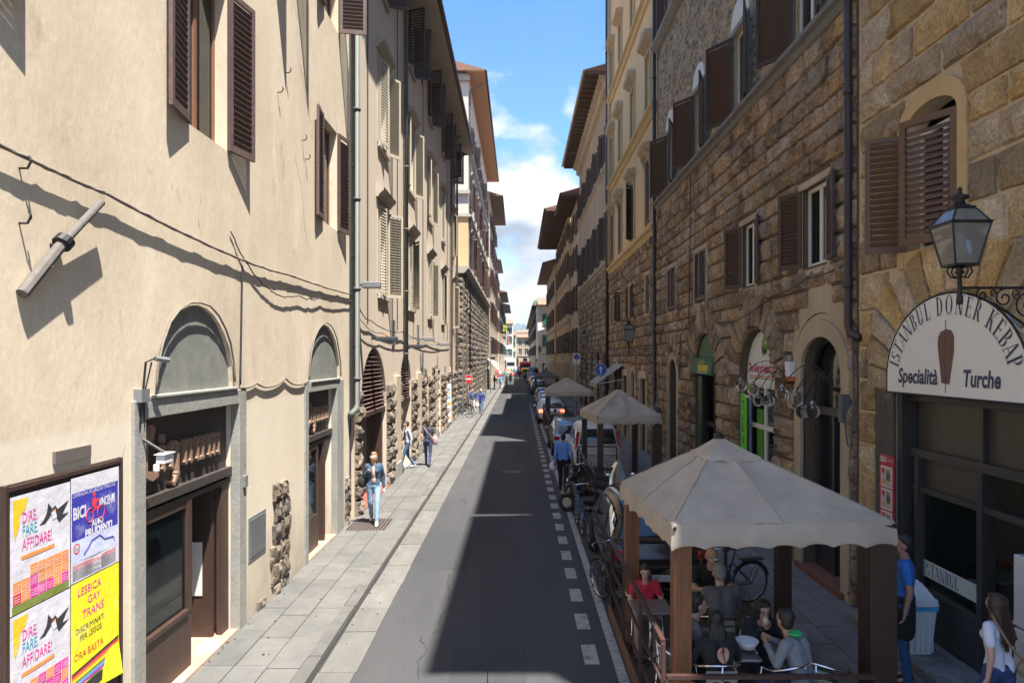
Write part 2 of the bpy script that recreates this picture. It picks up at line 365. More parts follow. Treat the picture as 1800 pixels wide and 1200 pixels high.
class Hole:
    def __init__(h, c, w, z0, z1, rise=0, dep=.3):
        h.c = c; h.w = w; h.z0 = z0; h.z1 = z1; h.rise = rise; h.dep = dep; h.s0 = c-w/2; h.s1 = c+w/2; h.zs = z1-rise
def facade(W, s0, s1, z0, z1, holes, m, parent, name='wall', rev=None, step=None, **k):
    mb = MB(); ss = sorted({s0, s1, *[h.s0 for h in holes], *[h.s1 for h in holes]}); zz = sorted({z0, z1, *[h.z0 for h in holes], *[h.z1 for h in holes]})
    ss = [x for x in ss if s0-1e-6 <= x <= s1+1e-6]; zz = [x for x in zz if z0-1e-6 <= x <= z1+1e-6]
    for i in range(len(ss)-1):
        for j in range(len(zz)-1):
            cs = (ss[i]+ss[i+1])/2; cz = (zz[j]+zz[j+1])/2
            if any(h.s0 < cs < h.s1 and h.z0 < cz < h.z1 for h in holes): continue
            mb.quad(W.P(ss[i], zz[j]), W.P(ss[i+1], zz[j]), W.P(ss[i+1], zz[j+1]), W.P(ss[i], zz[j+1]))
    rb = mb if rev is None else MB()
    for h in holes:
        D = -h.dep
        if h.rise:
            ap = arch_pts(h.c, h.w/2, h.zs, h.rise)
            for a, b in zip(ap, ap[1:]):
                mb.quad(W.P(a[0], a[1]), W.P(b[0], b[1]), W.P(b[0], h.z1+1e-4), W.P(a[0], h.z1+1e-4))
                rb.quad(W.P(a[0], a[1]), W.P(b[0], b[1]), W.P(b[0], b[1], D), W.P(a[0], a[1], D))
        else:
            rb.quad(W.P(h.s0, h.z1), W.P(h.s1, h.z1), W.P(h.s1, h.z1, D), W.P(h.s0, h.z1, D))
        rb.quad(W.P(h.s0, h.z0), W.P(h.s1, h.z0), W.P(h.s1, h.z0, D), W.P(h.s0, h.z0, D))
        for s in (h.s0, h.s1): rb.quad(W.P(s, h.z0), W.P(s, h.zs), W.P(s, h.zs, D), W.P(s, h.z0, D))
    if rev is not None: rb.build('reveal', rev, parent)
    return mb.build(name, m, parent, **k)

def stone_proto(seed, rough=.35, nu=5, nv=4, edge=.045):
    r = random.Random(seed); us = [0, edge]+[edge+(1-2*edge)*(i/(nu-1)) for i in range(1, nu-1)]+[1-edge, 1]
    e2 = edge*1.6; vs_ = [0, e2]+[e2+(1-2*e2)*(i/(nv-1)) for i in range(1, nv-1)]+[1-e2, 1]
    mb = MB(); pts = []
    for j, v in enumerate(vs_):
        for i, u in enumerate(us):
            rim = i in (0, len(us)-1) or j in (0, len(vs_)-1)
            near = i in (1, len(us)-2) or j in (1, len(vs_)-2)
            d = -.35 if rim else (.62+r.uniform(-rough, rough)*.8 if near else 1+r.uniform(-rough, rough))
            pts.append((d, u-.5+(0 if rim else r.uniform(-.03, .03)), v-.5+(0 if rim else r.uniform(-.03, .03))))
    nx = len(us); fs = [(j*nx+i, j*nx+i+1, (j+1)*nx+i+1, (j+1)*nx+i) for j in range(len(vs_)-1) for i in range(nx-1)]
    mb.add(pts, fs); return mb
PROTO = {}
def protos(key, m, n, rough, **k):
    if key not in PROTO:
        PROTO[key] = []
        for i in range(n):
            b = stone_proto(i*7+len(key), rough, **k); PROTO[key].append((b, b.mesh(key, m, smooth=False)))
    return PROTO[key]
RZ = {'L': 0, 'R': pi, 'F': -pi/2}
def proj_size(W, s, z, w, h):
    p = W.P(s, z); Z = max(p[1], 1.0)
    if W.k == 'F': return w*h/(Z*Z)
    q = abs(p[0])*1200
    return abs(q/(Z-w/2)-q/(Z+w/2))*h*1200/Z
def inview(W, s, z):
    p = W.P(s, z)
    if p[1] < 2: return False
    px = 912+p[0]/p[1]*1200; py = 628-(p[2]-4.1)/p[1]*1200
    return -60 < px < 1860 and -60 < py < 1260
def stones(W, s0, s1, z0, z1, holes, m, parent, key, ch=(.36, .48), wr=(.5, 1.1), dep=.07, gap=.012, rough=.35, name='stone', limit=300, rnd=None, top_fn=None, keep=None):
    """holes: (s0,s1,z0,z1) rects or ('arc',c,rx,zs,rz)"""
    r = rnd or random.Random(len(key)*31+int(s0*10)); pr = protos(key, m, 9, rough); z = z0; L = []
    while z < z1-.05:
        h = min(r.uniform(*ch), z1-z)
        if z1-(z+h) < .14: h = z1-z
        zc = z+h/2; iv = [(s0, s1)]
        for H in holes:
            if H[0] == 'arc':
                _, c, rx, zs, rz = H; t = (zc-zs)/rz
                if t > 1.0 or t < -.05: continue
                hw = rx*sqrt(max(0, 1-max(t, 0)**2)); a, b = c-hw, c+hw
            else:
                a, b, ha, hb = H
                if not (ha < z+h*.62 and hb > z+h*.38): continue
            nv = []
            for (p, q) in iv:
                if b <= p or a >= q: nv.append((p, q)); continue
                if a > p: nv.append((p, a))
                if b < q: nv.append((b, q))
            iv = nv
        for (p, q) in iv:
            if q-p < .06: continue
            x = p
            while x < q-.02:
                w = r.uniform(*wr)
                if q-(x+w) < wr[0]*.5: w = q-x
                w = min(w, q-x)
                if (top_fn is None or zc < top_fn(x+w/2)) and (keep is None or keep(x+w/2, zc)): L.append((x+w/2, zc, w, h))
                x += w
        z += h
    L.sort(key=lambda a: -(proj_size(W, *a)*(1 if inview(W, a[0], a[1]) else .001)))
    rest = MB(); n = 0
    for (s, zc, w, h) in L:
        b, me = r.choice(pr); d = dep*r.uniform(.7, 1.35); sw = w-gap; sh = h-gap
        fl = r.choice((1, -1)); fz = r.choice((1, -1))
        if n < limit and inview(W, s, zc):
            o = bpy.data.objects.new(name, me); col.objects.link(o); o.location = W.P(s, zc, 0); o.rotation_euler = (0, 0, RZ[W.k]); o.scale = (d, sw*fl, sh*fz); attach(o, parent); n += 1
        else:
            rest.tint = r.random()*.98+.01
            sgn = {'L': 1, 'R': -1, 'F': 1}[W.k]
            rest.add([W.P(s+v[1]*sw*fl, zc+v[2]*sh*fz, v[0]*d) for v in b.v], b.f)
    if rest.v: rest.build(name+'work', m, parent, kind='stuff')
def voussoirs(W, c, rx, zs, rz, out, n, m, parent, dep=.07, name='arch_stone', vary=.12, a0=0., a1=pi, seed=3):
    r = random.Random(seed+int(c*10))
    for i in range(n):
        ta = a0+(a1-a0)*i/n+.006; tb = a0+(a1-a0)*(i+1)/n-.006; o_ = out*(1+r.uniform(-vary, vary)); mb = MB(); d = dep*r.uniform(.75, 1.3)
        g = []
        for u in (0, .07, .5, .93, 1):
            for v in (0, .06, .35, .68, .94, 1):
                t = ta+(tb-ta)*u; k = v*o_
                rim = u in (0, 1) or v in (0, 1); dd = -.02 if rim else d*r.uniform(.7, 1.25)
                g.append(W.P(c+(rx+k)*cos(t), zs+(rz+k)*sin(t), dd))
        fs = [(a*6+b, a*6+b+1, (a+1)*6+b+1, (a+1)*6+b) for a in range(4) for b in range(5)]
        mb.add(g, fs); mb.build(name, m, parent)

def leaf(W, parent, hs, z0, h, wid, dirn, ang, m, slat='mesh', d0=.03, th=.045, pitch=.07, label=None, fr=.075, tilt=None):
    """one louvred shutter leaf. hs hinge s; dirn +1/-1: side towards the window centre; ang 0 closed .. 180 flat open"""
    a = radians(ang); ca, sa = cos(a), sin(a)
    def Q(u, z, t): return W.P(hs+dirn*(u*ca-t*sa), z, d0+u*sa+t*ca)
    mb = MB()
    def bx(u0, u1, za, zb, t0=-th/2, t1=th/2):
        vs = [Q(u, z, t) for z in (za, zb) for u, t in ((u0, t0), (u1, t0), (u1, t1), (u0, t1))]
        mb.add(vs, [(0, 3, 2, 1), (4, 5, 6, 7), (0, 1, 5, 4), (1, 2, 6, 5), (2, 3, 7, 6), (3, 0, 4, 7)])
    bx(0, fr, z0, z0+h); bx(wid-fr, wid, z0, z0+h); bx(fr, wid-fr, z0, z0+fr*1.3); bx(fr, wid-fr, z0+h-fr, z0+h)
    fm = mb.build('shutter', m, parent)
    if label: fm['label'] = label
    n = int((h-fr*2.4)/pitch)
    def sl(mb2, z):
        t0, t1 = -th*.42, th*.42; k = pitch*.36
        vs = [Q(u, z+dz, t) for u in (fr, wid-fr) for t, dz in ((t0, k), (t0, k+.008), (t1, -k+.008), (t1, -k))]
        mb2.add(vs, [(0, 1, 2, 3), (7, 6, 5, 4), (0, 4, 5, 1), (1, 5, 6, 2), (2, 6, 7, 3), (3, 7, 4, 0)])
    zb = z0+fr*1.3+pitch*.5
    if slat == 'obj':
        m1 = MB(); sl(m1, 0); me = m1.mesh('slat', m)
        for i in range(n):
            o = bpy.data.objects.new('slat', me); col.objects.link(o); o.location = (0, 0, zb+i*pitch); attach(o, fm)
    else:
        m1 = MB()
        for i in range(n): sl(m1, zb+i*pitch)
        m1.build('slats', m, fm, kind='stuff')
    return fm
def window(W, parent, c, w, z0, h, frame=None, shut=None, ang=(170, 170), slat='mesh', rec=.22, sill=None, glass='glass', curtain=False, mull=True, lintel=None, surround=None, pitch=.07, bars=0, rise=0, label=None, sw=None, shh=0, frw=.07, wdep=.05):
    s0, s1 = c-w/2, c+w/2
    fm = None
    if frame:
        mb = MB(); t = frw
        W.box(mb, s0, s0+t, z0, z0+h, -rec-wdep, -rec); W.box(mb, s1-t, s1, z0, z0+h, -rec-wdep, -rec)
        W.box(mb, s0+t, s1-t, z0, z0+t, -rec-wdep, -rec); W.box(mb, s0+t, s1-t, z0+h-t, z0+h, -rec-wdep, -rec)
        if mull: W.box(mb, c-t*.7, c+t*.7, z0+t, z0+h-t, -rec-wdep+.003, -rec+.004)
        for i in range(bars):
            zz = z0+h*(i+1)/(bars+1); W.box(mb, s0+t, s1-t, zz-.02, zz+.02, -rec-wdep+.006, -rec-.006)
        fm = mb.build('window', M[frame], parent)
        if label: fm['label'] = label
        halves = ((s0+t, c-t*.7), (c+t*.7, s1-t)) if mull else ((s0+t, s1-t),)
        for (a, b) in halves:
            W.box(MB_ := MB(), a-.004, b+.004, z0+t-.004, z0+h-t+.004, -rec-wdep*.6, -rec-wdep*.6+.006); MB_.build('pane', M[glass], fm)
        if curtain:
            mb = MB(); n = 10
            for k in range(n):
                a = s0+t+(w-2*t)*k/n; b = s0+t+(w-2*t)*(k+1)/n; dd = (-rec-.10-(.03 if k % 2 else 0)); de = (-rec-.10-(0 if k % 2 else .03))
                mb.quad(W.P(a, z0+t, dd), W.P(b, z0+t, de), W.P(b, z0+h-t, de), W.P(a, z0+h-t, dd))
            mb.build('curtain', M['curtain'], fm)
    if sill:
        mb = MB(); W.box(mb, s0-.12, s1+.12, z0-.13, z0-.001, -.05, .09); mb.build('sill', M[sill], parent, bevel=.01)
    if surround:
        mb = MB(); t = .16
        W.box(mb, s0-t, s0, z0, z0+h, -.02, .03); W.box(mb, s1, s1+t, z0, z0+h, -.02, .03); W.box(mb, s0-t, s1+t, z0+h+.001, z0+h+t, -.02, .032); mb.build('surround', M[surround], parent)
    if lintel:
        mb = MB(); zt = z0+h+.30; W.prof(mb, s0-.30, s1+.30, [(0, zt-.12), (.06, zt-.12), (.12, zt-.02), (.22, zt+.06), (.24, zt+.14), (0, zt+.20)]); mb.build('lintel', M[lintel], parent)
    if shut:
        sw = sw or w/2; zz = z0-.0; hh = h+shh
        if ang[0] is not None: leaf(W, parent, s0+.005, zz, hh, sw, 1, ang[0], M[shut], slat, pitch=pitch)
        if ang[1] is not None: leaf(W, parent, s1-.005, zz, hh, sw, -1, ang[1], M[shut], slat, pitch=pitch)
    return fm
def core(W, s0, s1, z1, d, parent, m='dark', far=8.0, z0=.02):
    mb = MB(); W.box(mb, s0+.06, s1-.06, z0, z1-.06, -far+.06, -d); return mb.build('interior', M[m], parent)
def ends(W, s0, s1, z1, m, parent, far=8.0, z0=0):
    mb = MB()
    for s in (s0, s1): mb.quad(W.P(s, z0, 0), W.P(s, z1, 0), W.P(s, z1, -far), W.P(s, z0, -far))
    mb.quad(W.P(s0, z0, -far), W.P(s1, z0, -far), W.P(s1, z1, -far), W.P(s0, z1, -far))
    return mb.build('end_wall', m, parent)
def roof(W, s0, s1, z, over, parent, m='tile', soff='soffit', th=.12, far=9.0, rise=.28, e0=.0, e1=.0, gut='pipe_b', rafters=0, tiles=True):
    """eave over the street at height z; e0/e1 overhang beyond the ends"""
    a, b = s0-e0, s1+e1; mb = MB(); zz = z
    W.prof(mb, a, b, [(over, zz+.04), (over, zz+th), (-far/2, zz+th+rise*(over+far/2)), (-far, zz+th), (-far, zz+.04)]); mb.build('roof', M[m], parent)
    mb = MB(); W.prof(mb, a+.02, b-.02, [(-.05, zz-.02), (over-.02, zz-.02), (over-.02, zz+.039), (-.05, zz+.039)]); mb.build('soffit', M[soff], parent)
    if rafters:
        mb = MB(); n = int((b-a)/rafters)
        for i in range(n+1):
            s = a+.05+(b-a-.1)*i/max(n, 1); W.box(mb, s-.05, s+.05, zz-.16, zz-.021, .0, over-.08)
        mb.build('rafters', M[soff], parent, kind='stuff')
    if gut:
        mb = MB(); mb.tube([W.P(a, zz+.05, over+.07), W.P(b, zz+.05, over+.07)], .085, 8); mb.build('gutter', M[gut], parent, smooth=True)
def downpipe(W, s, z0, z1, m, parent, r=.055, off=.10, foot=None, step=2.2, top=None):
    mb = MB(); pth = []
    if foot: pth += [W.P(s+foot, z0-.22, off*.6), W.P(s+foot*.25, z0-.12, off), ]
    pth += [W.P(s, z0, off), W.P(s, z1, off)]
    if top: pth += [W.P(s, z1+.35, off+.05), W.P(s, z1+top*.35+.4, top)]
    mb.tube(pth, r, 10)
    z = z0+.6
    while z < z1: mb.tube([W.P(s, z, off), W.P(s, z+.06, off)], r*1.25, 10); z += step
    p = mb.build('drainpipe', M[m], parent, smooth=True)
    mb = MB(); z = z0+1.4
    while z < z1: W.box(mb, s-.012, s+.012, z-.012, z+.012, 0, off); z += step
    mb.build('bracket', M['iron'], p); return p
# ---------------------------------------------------------------- writing
WS = bpy.data.scenes.new('workshop')      # scratch scene, so that one object is evaluated instead of thousands
def evalmesh(o):
    WS.collection.objects.link(o); vl = WS.view_layers[0]; vl.update(); dg = vl.depsgraph; dg.update()
    me = bpy.data.meshes.new_from_object(o.evaluated_get(dg)); bpy.data.objects.remove(o); return me
def text_mesh(body, size, ext=0.0, bold=0.0, shear=0., space=1.0, align='LEFT'):
    c = bpy.data.curves.new('lettering', 'FONT'); c.body = body; c.size = size; c.extrude = ext; c.offset = bold; c.shear = shear; c.space_character = space
    c.align_x = align; c.resolution_u = 3
    o = bpy.data.objects.new('lettering', c); return evalmesh(o)
def wtext(W, s, z, d, body, size, m, parent, xs=1.0, ext=.0, bold=0., shear=0., align='LEFT', space=1., name='lettering', warp=None, rot=0, label=None):
    me = text_mesh(body, size, ext, bold, shear, space, align)
    for v in me.vertices:
        x, y, t = v.co.x*xs, v.co.y, v.co.z
        if rot: x, y = x*cos(rot)-y*sin(rot), x*sin(rot)+y*cos(rot)
        if warp: x, y = warp(x, y)
        v.co = W.P(s+W.sg*x, z+y, d+t)
    me.materials.clear(); me.materials.append(m if not isinstance(m, str) else M[m])
    o = obj(name, me, parent)
    return o
def flat(name, c, rough=.6):
    if name not in M: M[name] = mat(name, c, rough) if not name.startswith('p_') else mat(name, c, .7, .14, 2.5, .5, 5, bdist=.02, stain=((.6, .58, .56), .35, 3, .56))
    return M[name]
# ================================================================ ground
def slabs(parent, name, m, x0, x1, y0, y1, z, rows, ln, joint=.012, th=.05, limit=300, near=0., xf=None):
    """rows of paving stones running along the street"""
    r = random.Random(5+int(x0*10)); L = []; xs = [x0+(x1-x0)*i/rows for i in range(rows+1)]
    for i in range(rows):
        y = y0+r.uniform(-.6, 0)
        while y < y1:
            l = r.uniform(*ln); L.append((xs[i], xs[i+1], max(y, y0), min(y+l, y1))); y += l
    L.sort(key=lambda q: -((q[3]-q[2])/max(q[2], 3)**2*(1 if q[2] > 4.4 else .01)))
    base = MB().box(-.5, -.5, -th, .5, .5, 0).mesh(name, M[m]); rest = MB(); n = 0
    for (a, b, c, d) in L:
        if d-c < .05: continue
        if n < limit and d > 4.5:
            o = bpy.data.objects.new(name, base); col.objects.link(o); o.location = ((a+b)/2, (c+d)/2, z+r.uniform(0, .006)); o.scale = (b-a-joint, d-c-joint, 1)
            o.rotation_euler = (r.uniform(-.002, .002), r.uniform(-.003, .003), 0); attach(o, parent); n += 1
        else:
            rest.tint = r.random(); rest.box(a+joint/2, c+joint/2, z-th, b-joint/2, d-joint/2, z+r.uniform(0, .004))
    if rest.v: rest.build(name+'s_beyond', M[m], parent, kind='stuff')
g = tag(MB().box(-700, -60, -.3, 700, 3000, -.06).build('ground', M['joint']), kind='structure')
road = tag(MB().box(-2.62, -30, -.2, 3.7, 600, 0).build('road', M['asphalt']), kind='structure')
lp = tag(MB().box(-4.3, -10, -.1, -2.62, 500, .085).build('left_pavement', M['joint']), kind='structure')
slabs(lp, 'paving_slab', 'slabL', -4.1, -2.80, 2, 46, .125, 3, (.75, 1.35))
tag(MB().box(-4.1, 46, .03, -2.80, 500, .124).build('far_pavement', M['slabL']), kind='structure')
side = tag(MB().box(-40, 44.6, -.1, -4.1, 49.4, .12).build('side_street_paving', M['slabL']), kind='structure')
def kerb(parent, x0, x1, z, y0, y1, name='kerb_stone', limit=80, m='kerb', ln=(.8, 1.3), z0=-.05, tilt=0):
    r = random.Random(9); y = y0; n = 0; rest = MB(); bm_ = MB().box(-.5, -.5, -.5, .5, .5, .5).mesh(name, M[m])
    while y < y1:
        l = r.uniform(*ln)
        if n < limit:
            o = bpy.data.objects.new(name, bm_); col.objects.link(o); o.location = ((x0+x1)/2+r.uniform(-.008, .008), y+l/2, (z+z0)/2+r.uniform(-.006, .006)); o.scale = (x1-x0, l-.014, z-z0); attach(o, parent); n += 1
            o.rotation_euler = (0, tilt, r.uniform(-.006, .006))
        else: rest.tint = r.random(); rest.box(x0, y+.005, z0, x1, y+l-.005, z)
        y += l
    if rest.v: rest.build(name+'s_beyond', M[m], parent, kind='stuff')
kerb(lp, -2.80, -2.62, .135, 3, 420)
kerb(road, -2.60, -2.12, .012, 3, 420, 'gutter_stone', 80, 'gutter', (.9, 1.6), -.02, tilt=-.012)
rp = tag(MB().box(3.72, -10, -.1, 5.6, 500, .075).build('right_pavement', M['joint']), kind='structure')
slabs(rp, 'paving_slab', 'slabR', 3.9, 5.4, 4.5, 60, .115, 3, (.7, 1.3), limit=240)
tag(MB().box(3.9, 60, .03, 5.4, 500, .112).build('far_right_pavement', M['slabR']), kind='structure')
kerb(rp, 3.72, 3.90, .125, 4, 300, limit=50)
# painted lines
def flatbox(mb, x0, y0, x1, y1, z0, z1): mb.box(x0, y0, z0, x1, y1, z1)
ln = MB(); y = 3.0
r_ = random.Random(4)
for (a, b, xo) in ((3, 31, 0), (33, 46, .02)): ln.box(1.27+xo, a, -.01, 1.40+xo, b, .004)
ln.build('edge_line', M['paint'], road)
dm = MB().box(-.5, -.5, -.01, .5, .5, .004).mesh('bus_lane_dash', M['paint'])
y = 5.9; k = 0
while y < 60:
    o = bpy.data.objects.new('lane_dash', dm); col.objects.link(o); o.location = (.985, y, 0); o.scale = (.20, .62, 1); attach(o, road); y += 1.18; k += 1
pm_ = mat('patched_asphalt', (.036, .036, .039), .85, .15, 2, .5, 60, bdist=.004)
for (x0, x1, y0, y1) in ((-1.9, -1.0, 13.2, 16.1), (-.2, .55, 27, 31.5), (-.9, .1, 8.6, 9.7), (.2, .8, 38, 44)):
    MB().box(x0, y0, -.02, x1, y1, .003).build('asphalt_patch', pm_, road)
cr = MB(); rr = random.Random(5)
for k in range(16):
    x, y = rr.uniform(-1.9, .9), rr.uniform(7, 34); pth = []
    for j in range(rr.randint(6, 14)): pth.append((x, y, .0015)); x += rr.uniform(-.09, .09); y += rr.uniform(.08, .3)
    for q0, q1 in zip(pth, pth[1:]): cr.bar(q0, q1, rr.uniform(.006, .014), .003)
cr.build('tar_cracks', flat('tar', (.016, .016, .017), .5), road, kind='stuff')
lt_ = MB(); rr = random.Random(12)
for k in range(420):
    x = rr.choice([rr.gauss(-2.56, .05), rr.uniform(-4.0, -2.2), rr.gauss(-4.05, .04), rr.uniform(-2.1, 1.2)]); y = 5.5+rr.random()**1.6*34; s_ = rr.uniform(.006, .022); zz = .137 if x < -2.63 else .018 if x < -2.1 else .006; an = rr.uniform(0, 6)
    x = max(x, -4.08); lt_.add([(x+s_*cos(an+q), y+s_*1.4*sin(an+q), zz+rr.uniform(0, .006)) for q in (0, 1.6, 3.1, 4.7)], [(0, 1, 2, 3)])
tag(lt_.build('street_debris', flat('debris', (.07, .055, .04), .9)), 'scattered leaf crumbs and litter specks along the kerb', 'litter', kind='stuff')
gr = thing('pavement_grate', 'square iron grate let into the pavement under the woman in jeans', 'grate', (-3.55, 16.4, .13))
b_ = MB()
for i in range(12): b_.box(-3.97+i*.075, 15.7, .122, -3.94+i*.075, 16.8, .138)
b_.build('bars', M['iron'], gr); MB().box(-4.0, 15.65, .10, -3.05, 16.85, .130).build('plate', flat('grate_plate', (.11, .09, .08)), gr)
mh = thing('manhole_cover', 'round manhole cover in the asphalt of the carriageway', 'manhole', (.1, 24.5, 0))
MB().lathe([(.0, .002), (.36, .002), (.36, .007), (0, .007)], (-.25, 24.5, 0), 24).build('lid', flat('manhole_iron', (.06, .058, .056)), mh)

# ================================================================ LEFT SIDE
WL = Wall('L', -4.1)
A = thing('cream_palazzo', 'cream plastered palazzo on the near left with two lignum shop fronts', 'building', (-4.1, 10, 0))
holes = [Hole(8.695, 2.49, .10, 3.43, 0, .60), Hole(8.73, 2.06, 3.66, 4.77, 1.02, .09), Hole(14.25, 2.06, .10, 3.42, 0, .60), Hole(14.45, 2.3, 3.60, 4.79, 1.12, .09)]
winA = [(9.0, 1.18, 7.0, 2.25, (172, 168)), (14.8, 1.2, 6.95, 2.2, (174, 170)), (4.3, 1.2, 7.0, 2.25, (170, 172)), (4.3, 1.2, 11.45, 2.1, (120, 172)), (11.75, 1.2, 11.45, 2.1, (90, 100)), (14.9, 1.2, 11.45, 2.1, (170, 100))]
for (c, w, z, h, a) in winA: holes.append(Hole(c, w, z, z+h, 0, .24))
facade(WL, 2.2, 16.6, 0, 17.3, holes, M['plasterA'], A)
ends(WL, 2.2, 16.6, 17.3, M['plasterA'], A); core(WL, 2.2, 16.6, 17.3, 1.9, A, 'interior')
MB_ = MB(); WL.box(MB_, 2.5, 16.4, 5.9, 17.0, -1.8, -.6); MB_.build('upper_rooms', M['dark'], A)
roof(WL, 2.2, 16.55, 17.3, 1.0, A, gut='pipe')
for i, (c, w, z, h, a) in enumerate(winA):
    window(WL, A, c, w, z, h, 'wood_frame', 'shut_brown', a, 'obj' if i < 2 else 'mesh', rec=.17, curtain=True, pitch=.085, sw=.60, glass='glassc', frw=.055)
# lower band of paler plaster patch and exposed stones
for (c, w0, zt, s0, s1) in ((8.73, 2.49, 3.66, 7.22, 10.2), (14.45, 2.3, 3.62, 13.02, 15.85)):
    mb = MB(); z1 = 3.43 if c < 10 else 3.42
    i0, i1 = (7.454, 9.936) if c < 10 else (13.224, 15.276)
    WL.box(mb, s0, i0, .0, zt-.02, -.10, .035); WL.box(mb, i1, s1, .0, zt-.02, -.10, .035); WL.box(mb, i0, i1, z1-.004, zt-.02, -.10, .037)
    WL.box(mb, s0+.35, s1-.35, zt-.02, zt+.02, -.12, .06)
    mb.build('shop_surround', M['greystone'], A, bevel=.012)
    mb = MB(); ap = arch_pts(c, (1.03 if c < 10 else 1.15), holes[1].zs if c < 10 else holes[3].zs, 1.02 if c < 10 else 1.12, 18)
    WL.prism(mb, ap+[(ap[-1][0], zt), (ap[0][0], zt)], -.085, -.05); mb.build('lunette_panel', M['lunette'], A)
# shop fronts
def minim(W, mb, s, z, h, w, d0, d1):
    k = w*.9
    W.prism(mb, [(s-w/2, z+h-k), (s, z+h), (s+w/2, z+h-k), (s+w/2, z+k), (s, z), (s-w/2, z+k)], d0, d1)
    W.prism(mb, [(s-k, z+h-k*.8), (s, z+h+k*.3), (s+k, z+h-k*.8), (s, z+h-k*1.9)], d0+.001, d1+.002)
    W.prism(mb, [(s-k, z+k*.8), (s, z+k*1.9), (s+k, z+k*.8), (s, z-k*.3)], d0+.001, d1+.002)
def blackletter(W, s, z, wid, parent, m, d0=-.15, d1=-.085):
    """Lignum in gothic letters"""
    u = wid/16.5; h = .30; w = .045
    L_ = MB(); W.prism(L_, [(s, z+h*1.45), (s+u*.5, z+h*1.8), (s+u*.9, z+h*1.45), (s+u*.8, z+h*.2), (s+u*2.2, z+h*.05), (s+u*2.8, z+h*.3), (s+u*2.6, z-h*.15), (s+u*1.6, z-h*.25), (s+u*.2, z+h*.02), (s+u*.35, z+h*.9)], d0, d1)
    W.prism(L_, [(s+u*1.1, z+h*1.2), (s+u*1.5, z+h*1.9), (s+u*2.1, z+h*1.75), (s+u*1.7, z+h*1.3)], d0, d1); L_.build('letter_l', m, parent)
    q = s+u*3.6
    a = MB(); minim(W, a, q, z, h, w, d0, d1); W.prism(a, [(q-w*.6, z+h*1.25), (q, z+h*1.45), (q+w*.6, z+h*1.25), (q, z+h*1.1)], d0, d1); a.build('letter_i', m, parent)
    q += u*1.5; a = MB(); minim(W, a, q, z, h, w, d0, d1); minim(W, a, q+u*1.1, z-h*.35, h*1.35, w, d0, d1)
    W.prism(a, [(q-w*.2, z+h*.98), (q+u*.55, z+h*1.12), (q+u*1.1, z+h*.98), (q+u*.6, z+h*.88)], d0, d1)
    W.prism(a, [(q-w, z-h*.5), (q+u*.4, z-h*.75), (q+u*1.25, z-h*.35), (q+u*.8, z-h*.3), (q+u*.4, z-h*.55)], d0, d1); a.build('letter_g', m, parent)
    q += u*2.6
    for nm, k in (('letter_n', 2), ('letter_u', 2), ('letter_m', 3)):
        a = MB()
        for i in range(k): minim(W, a, q+i*u*1.1, z, h, w, d0, d1)
        zz = z+h*.86 if nm != 'letter_u' else z+h*.02
        for i in range(k-1): W.prism(a, [(q+i*u*1.1, zz), (q+i*u*1.1+u*.6, zz+h*.14), (q+(i+1)*u*1.1, zz), (q+i*u*1.1+u*.6, zz-h*.03)], d0+.002, d1-.002)
        a.build(nm, m, parent); q += u*1.1*k+u*.35
M['letter'] = mat('carved_wood_lettering', (.24, .15, .10), .7, .2, 6)
M['shopdark'] = mat('weathered_dark_fascia', (.045, .036, .032), .6, .3, 3, .1, 30)
for (a, b, zt, sx) in ((7.458, 9.932, 3.43, 7.60), (13.228, 15.272, 3.42, 13.40)):
    f = MB(); WL.box(f, a+.0, b-.0, 2.52, zt-.03, -.198, -.16); fo = f.build('fascia_board', M['shopdark'], A)
    f = MB(); WL.box(f, a, b, 2.40, 2.519, -.198, -.07); WL.box(f, a, b, 2.29, 2.36, -.198, -.10); f.build('fascia_ledge', M['shopdark'], A, bevel=.006)
    blackletter(WL, sx, 2.76, (b-a)*.86, fo, M['letter'])
    f = MB(); WL.box(f, a, b, .10, .16, -.9, .02); f.build('threshold', mat('warm_marble_step', (.40, .25, .17), .6, .25, 2, stain=[((.5, .42, .34), .6, 2, .5)]), A)
d = MB(); WL.box(d, 7.458, 8.78, .16, .86, -.16, -.11); WL.box(d, 7.458, 7.52, .86, 2.29, -.16, -.11); WL.box(d, 8.66, 8.78, .86, 2.29, -.16, -.10); WL.box(d, 7.52, 8.66, 2.20, 2.29, -.16, -.11); WL.box(d, 7.52, 8.66, .86, .92, -.16, -.08)
sf = d.build('shop_window', M['wood_dark'], A, bevel=.006); f = MB(); WL.box(f, 7.52, 8.66, .9, 2.21, -.145, -.138); f.build('pane', M['glassc'], sf)
d = MB(); WL.box(d, 9.62, 9.70, .16, 2.29, -.95, -.22); WL.box(d, 9.70, 9.93, .16, 2.29, -.20, -.12); d.build('door', M['wood_dark'], A, bevel=.006)
d = MB(); WL.box(d, 9.605, 9.619, .75, 1.5, -.55, -.36); d.build('notice', M['offwhite'], A)
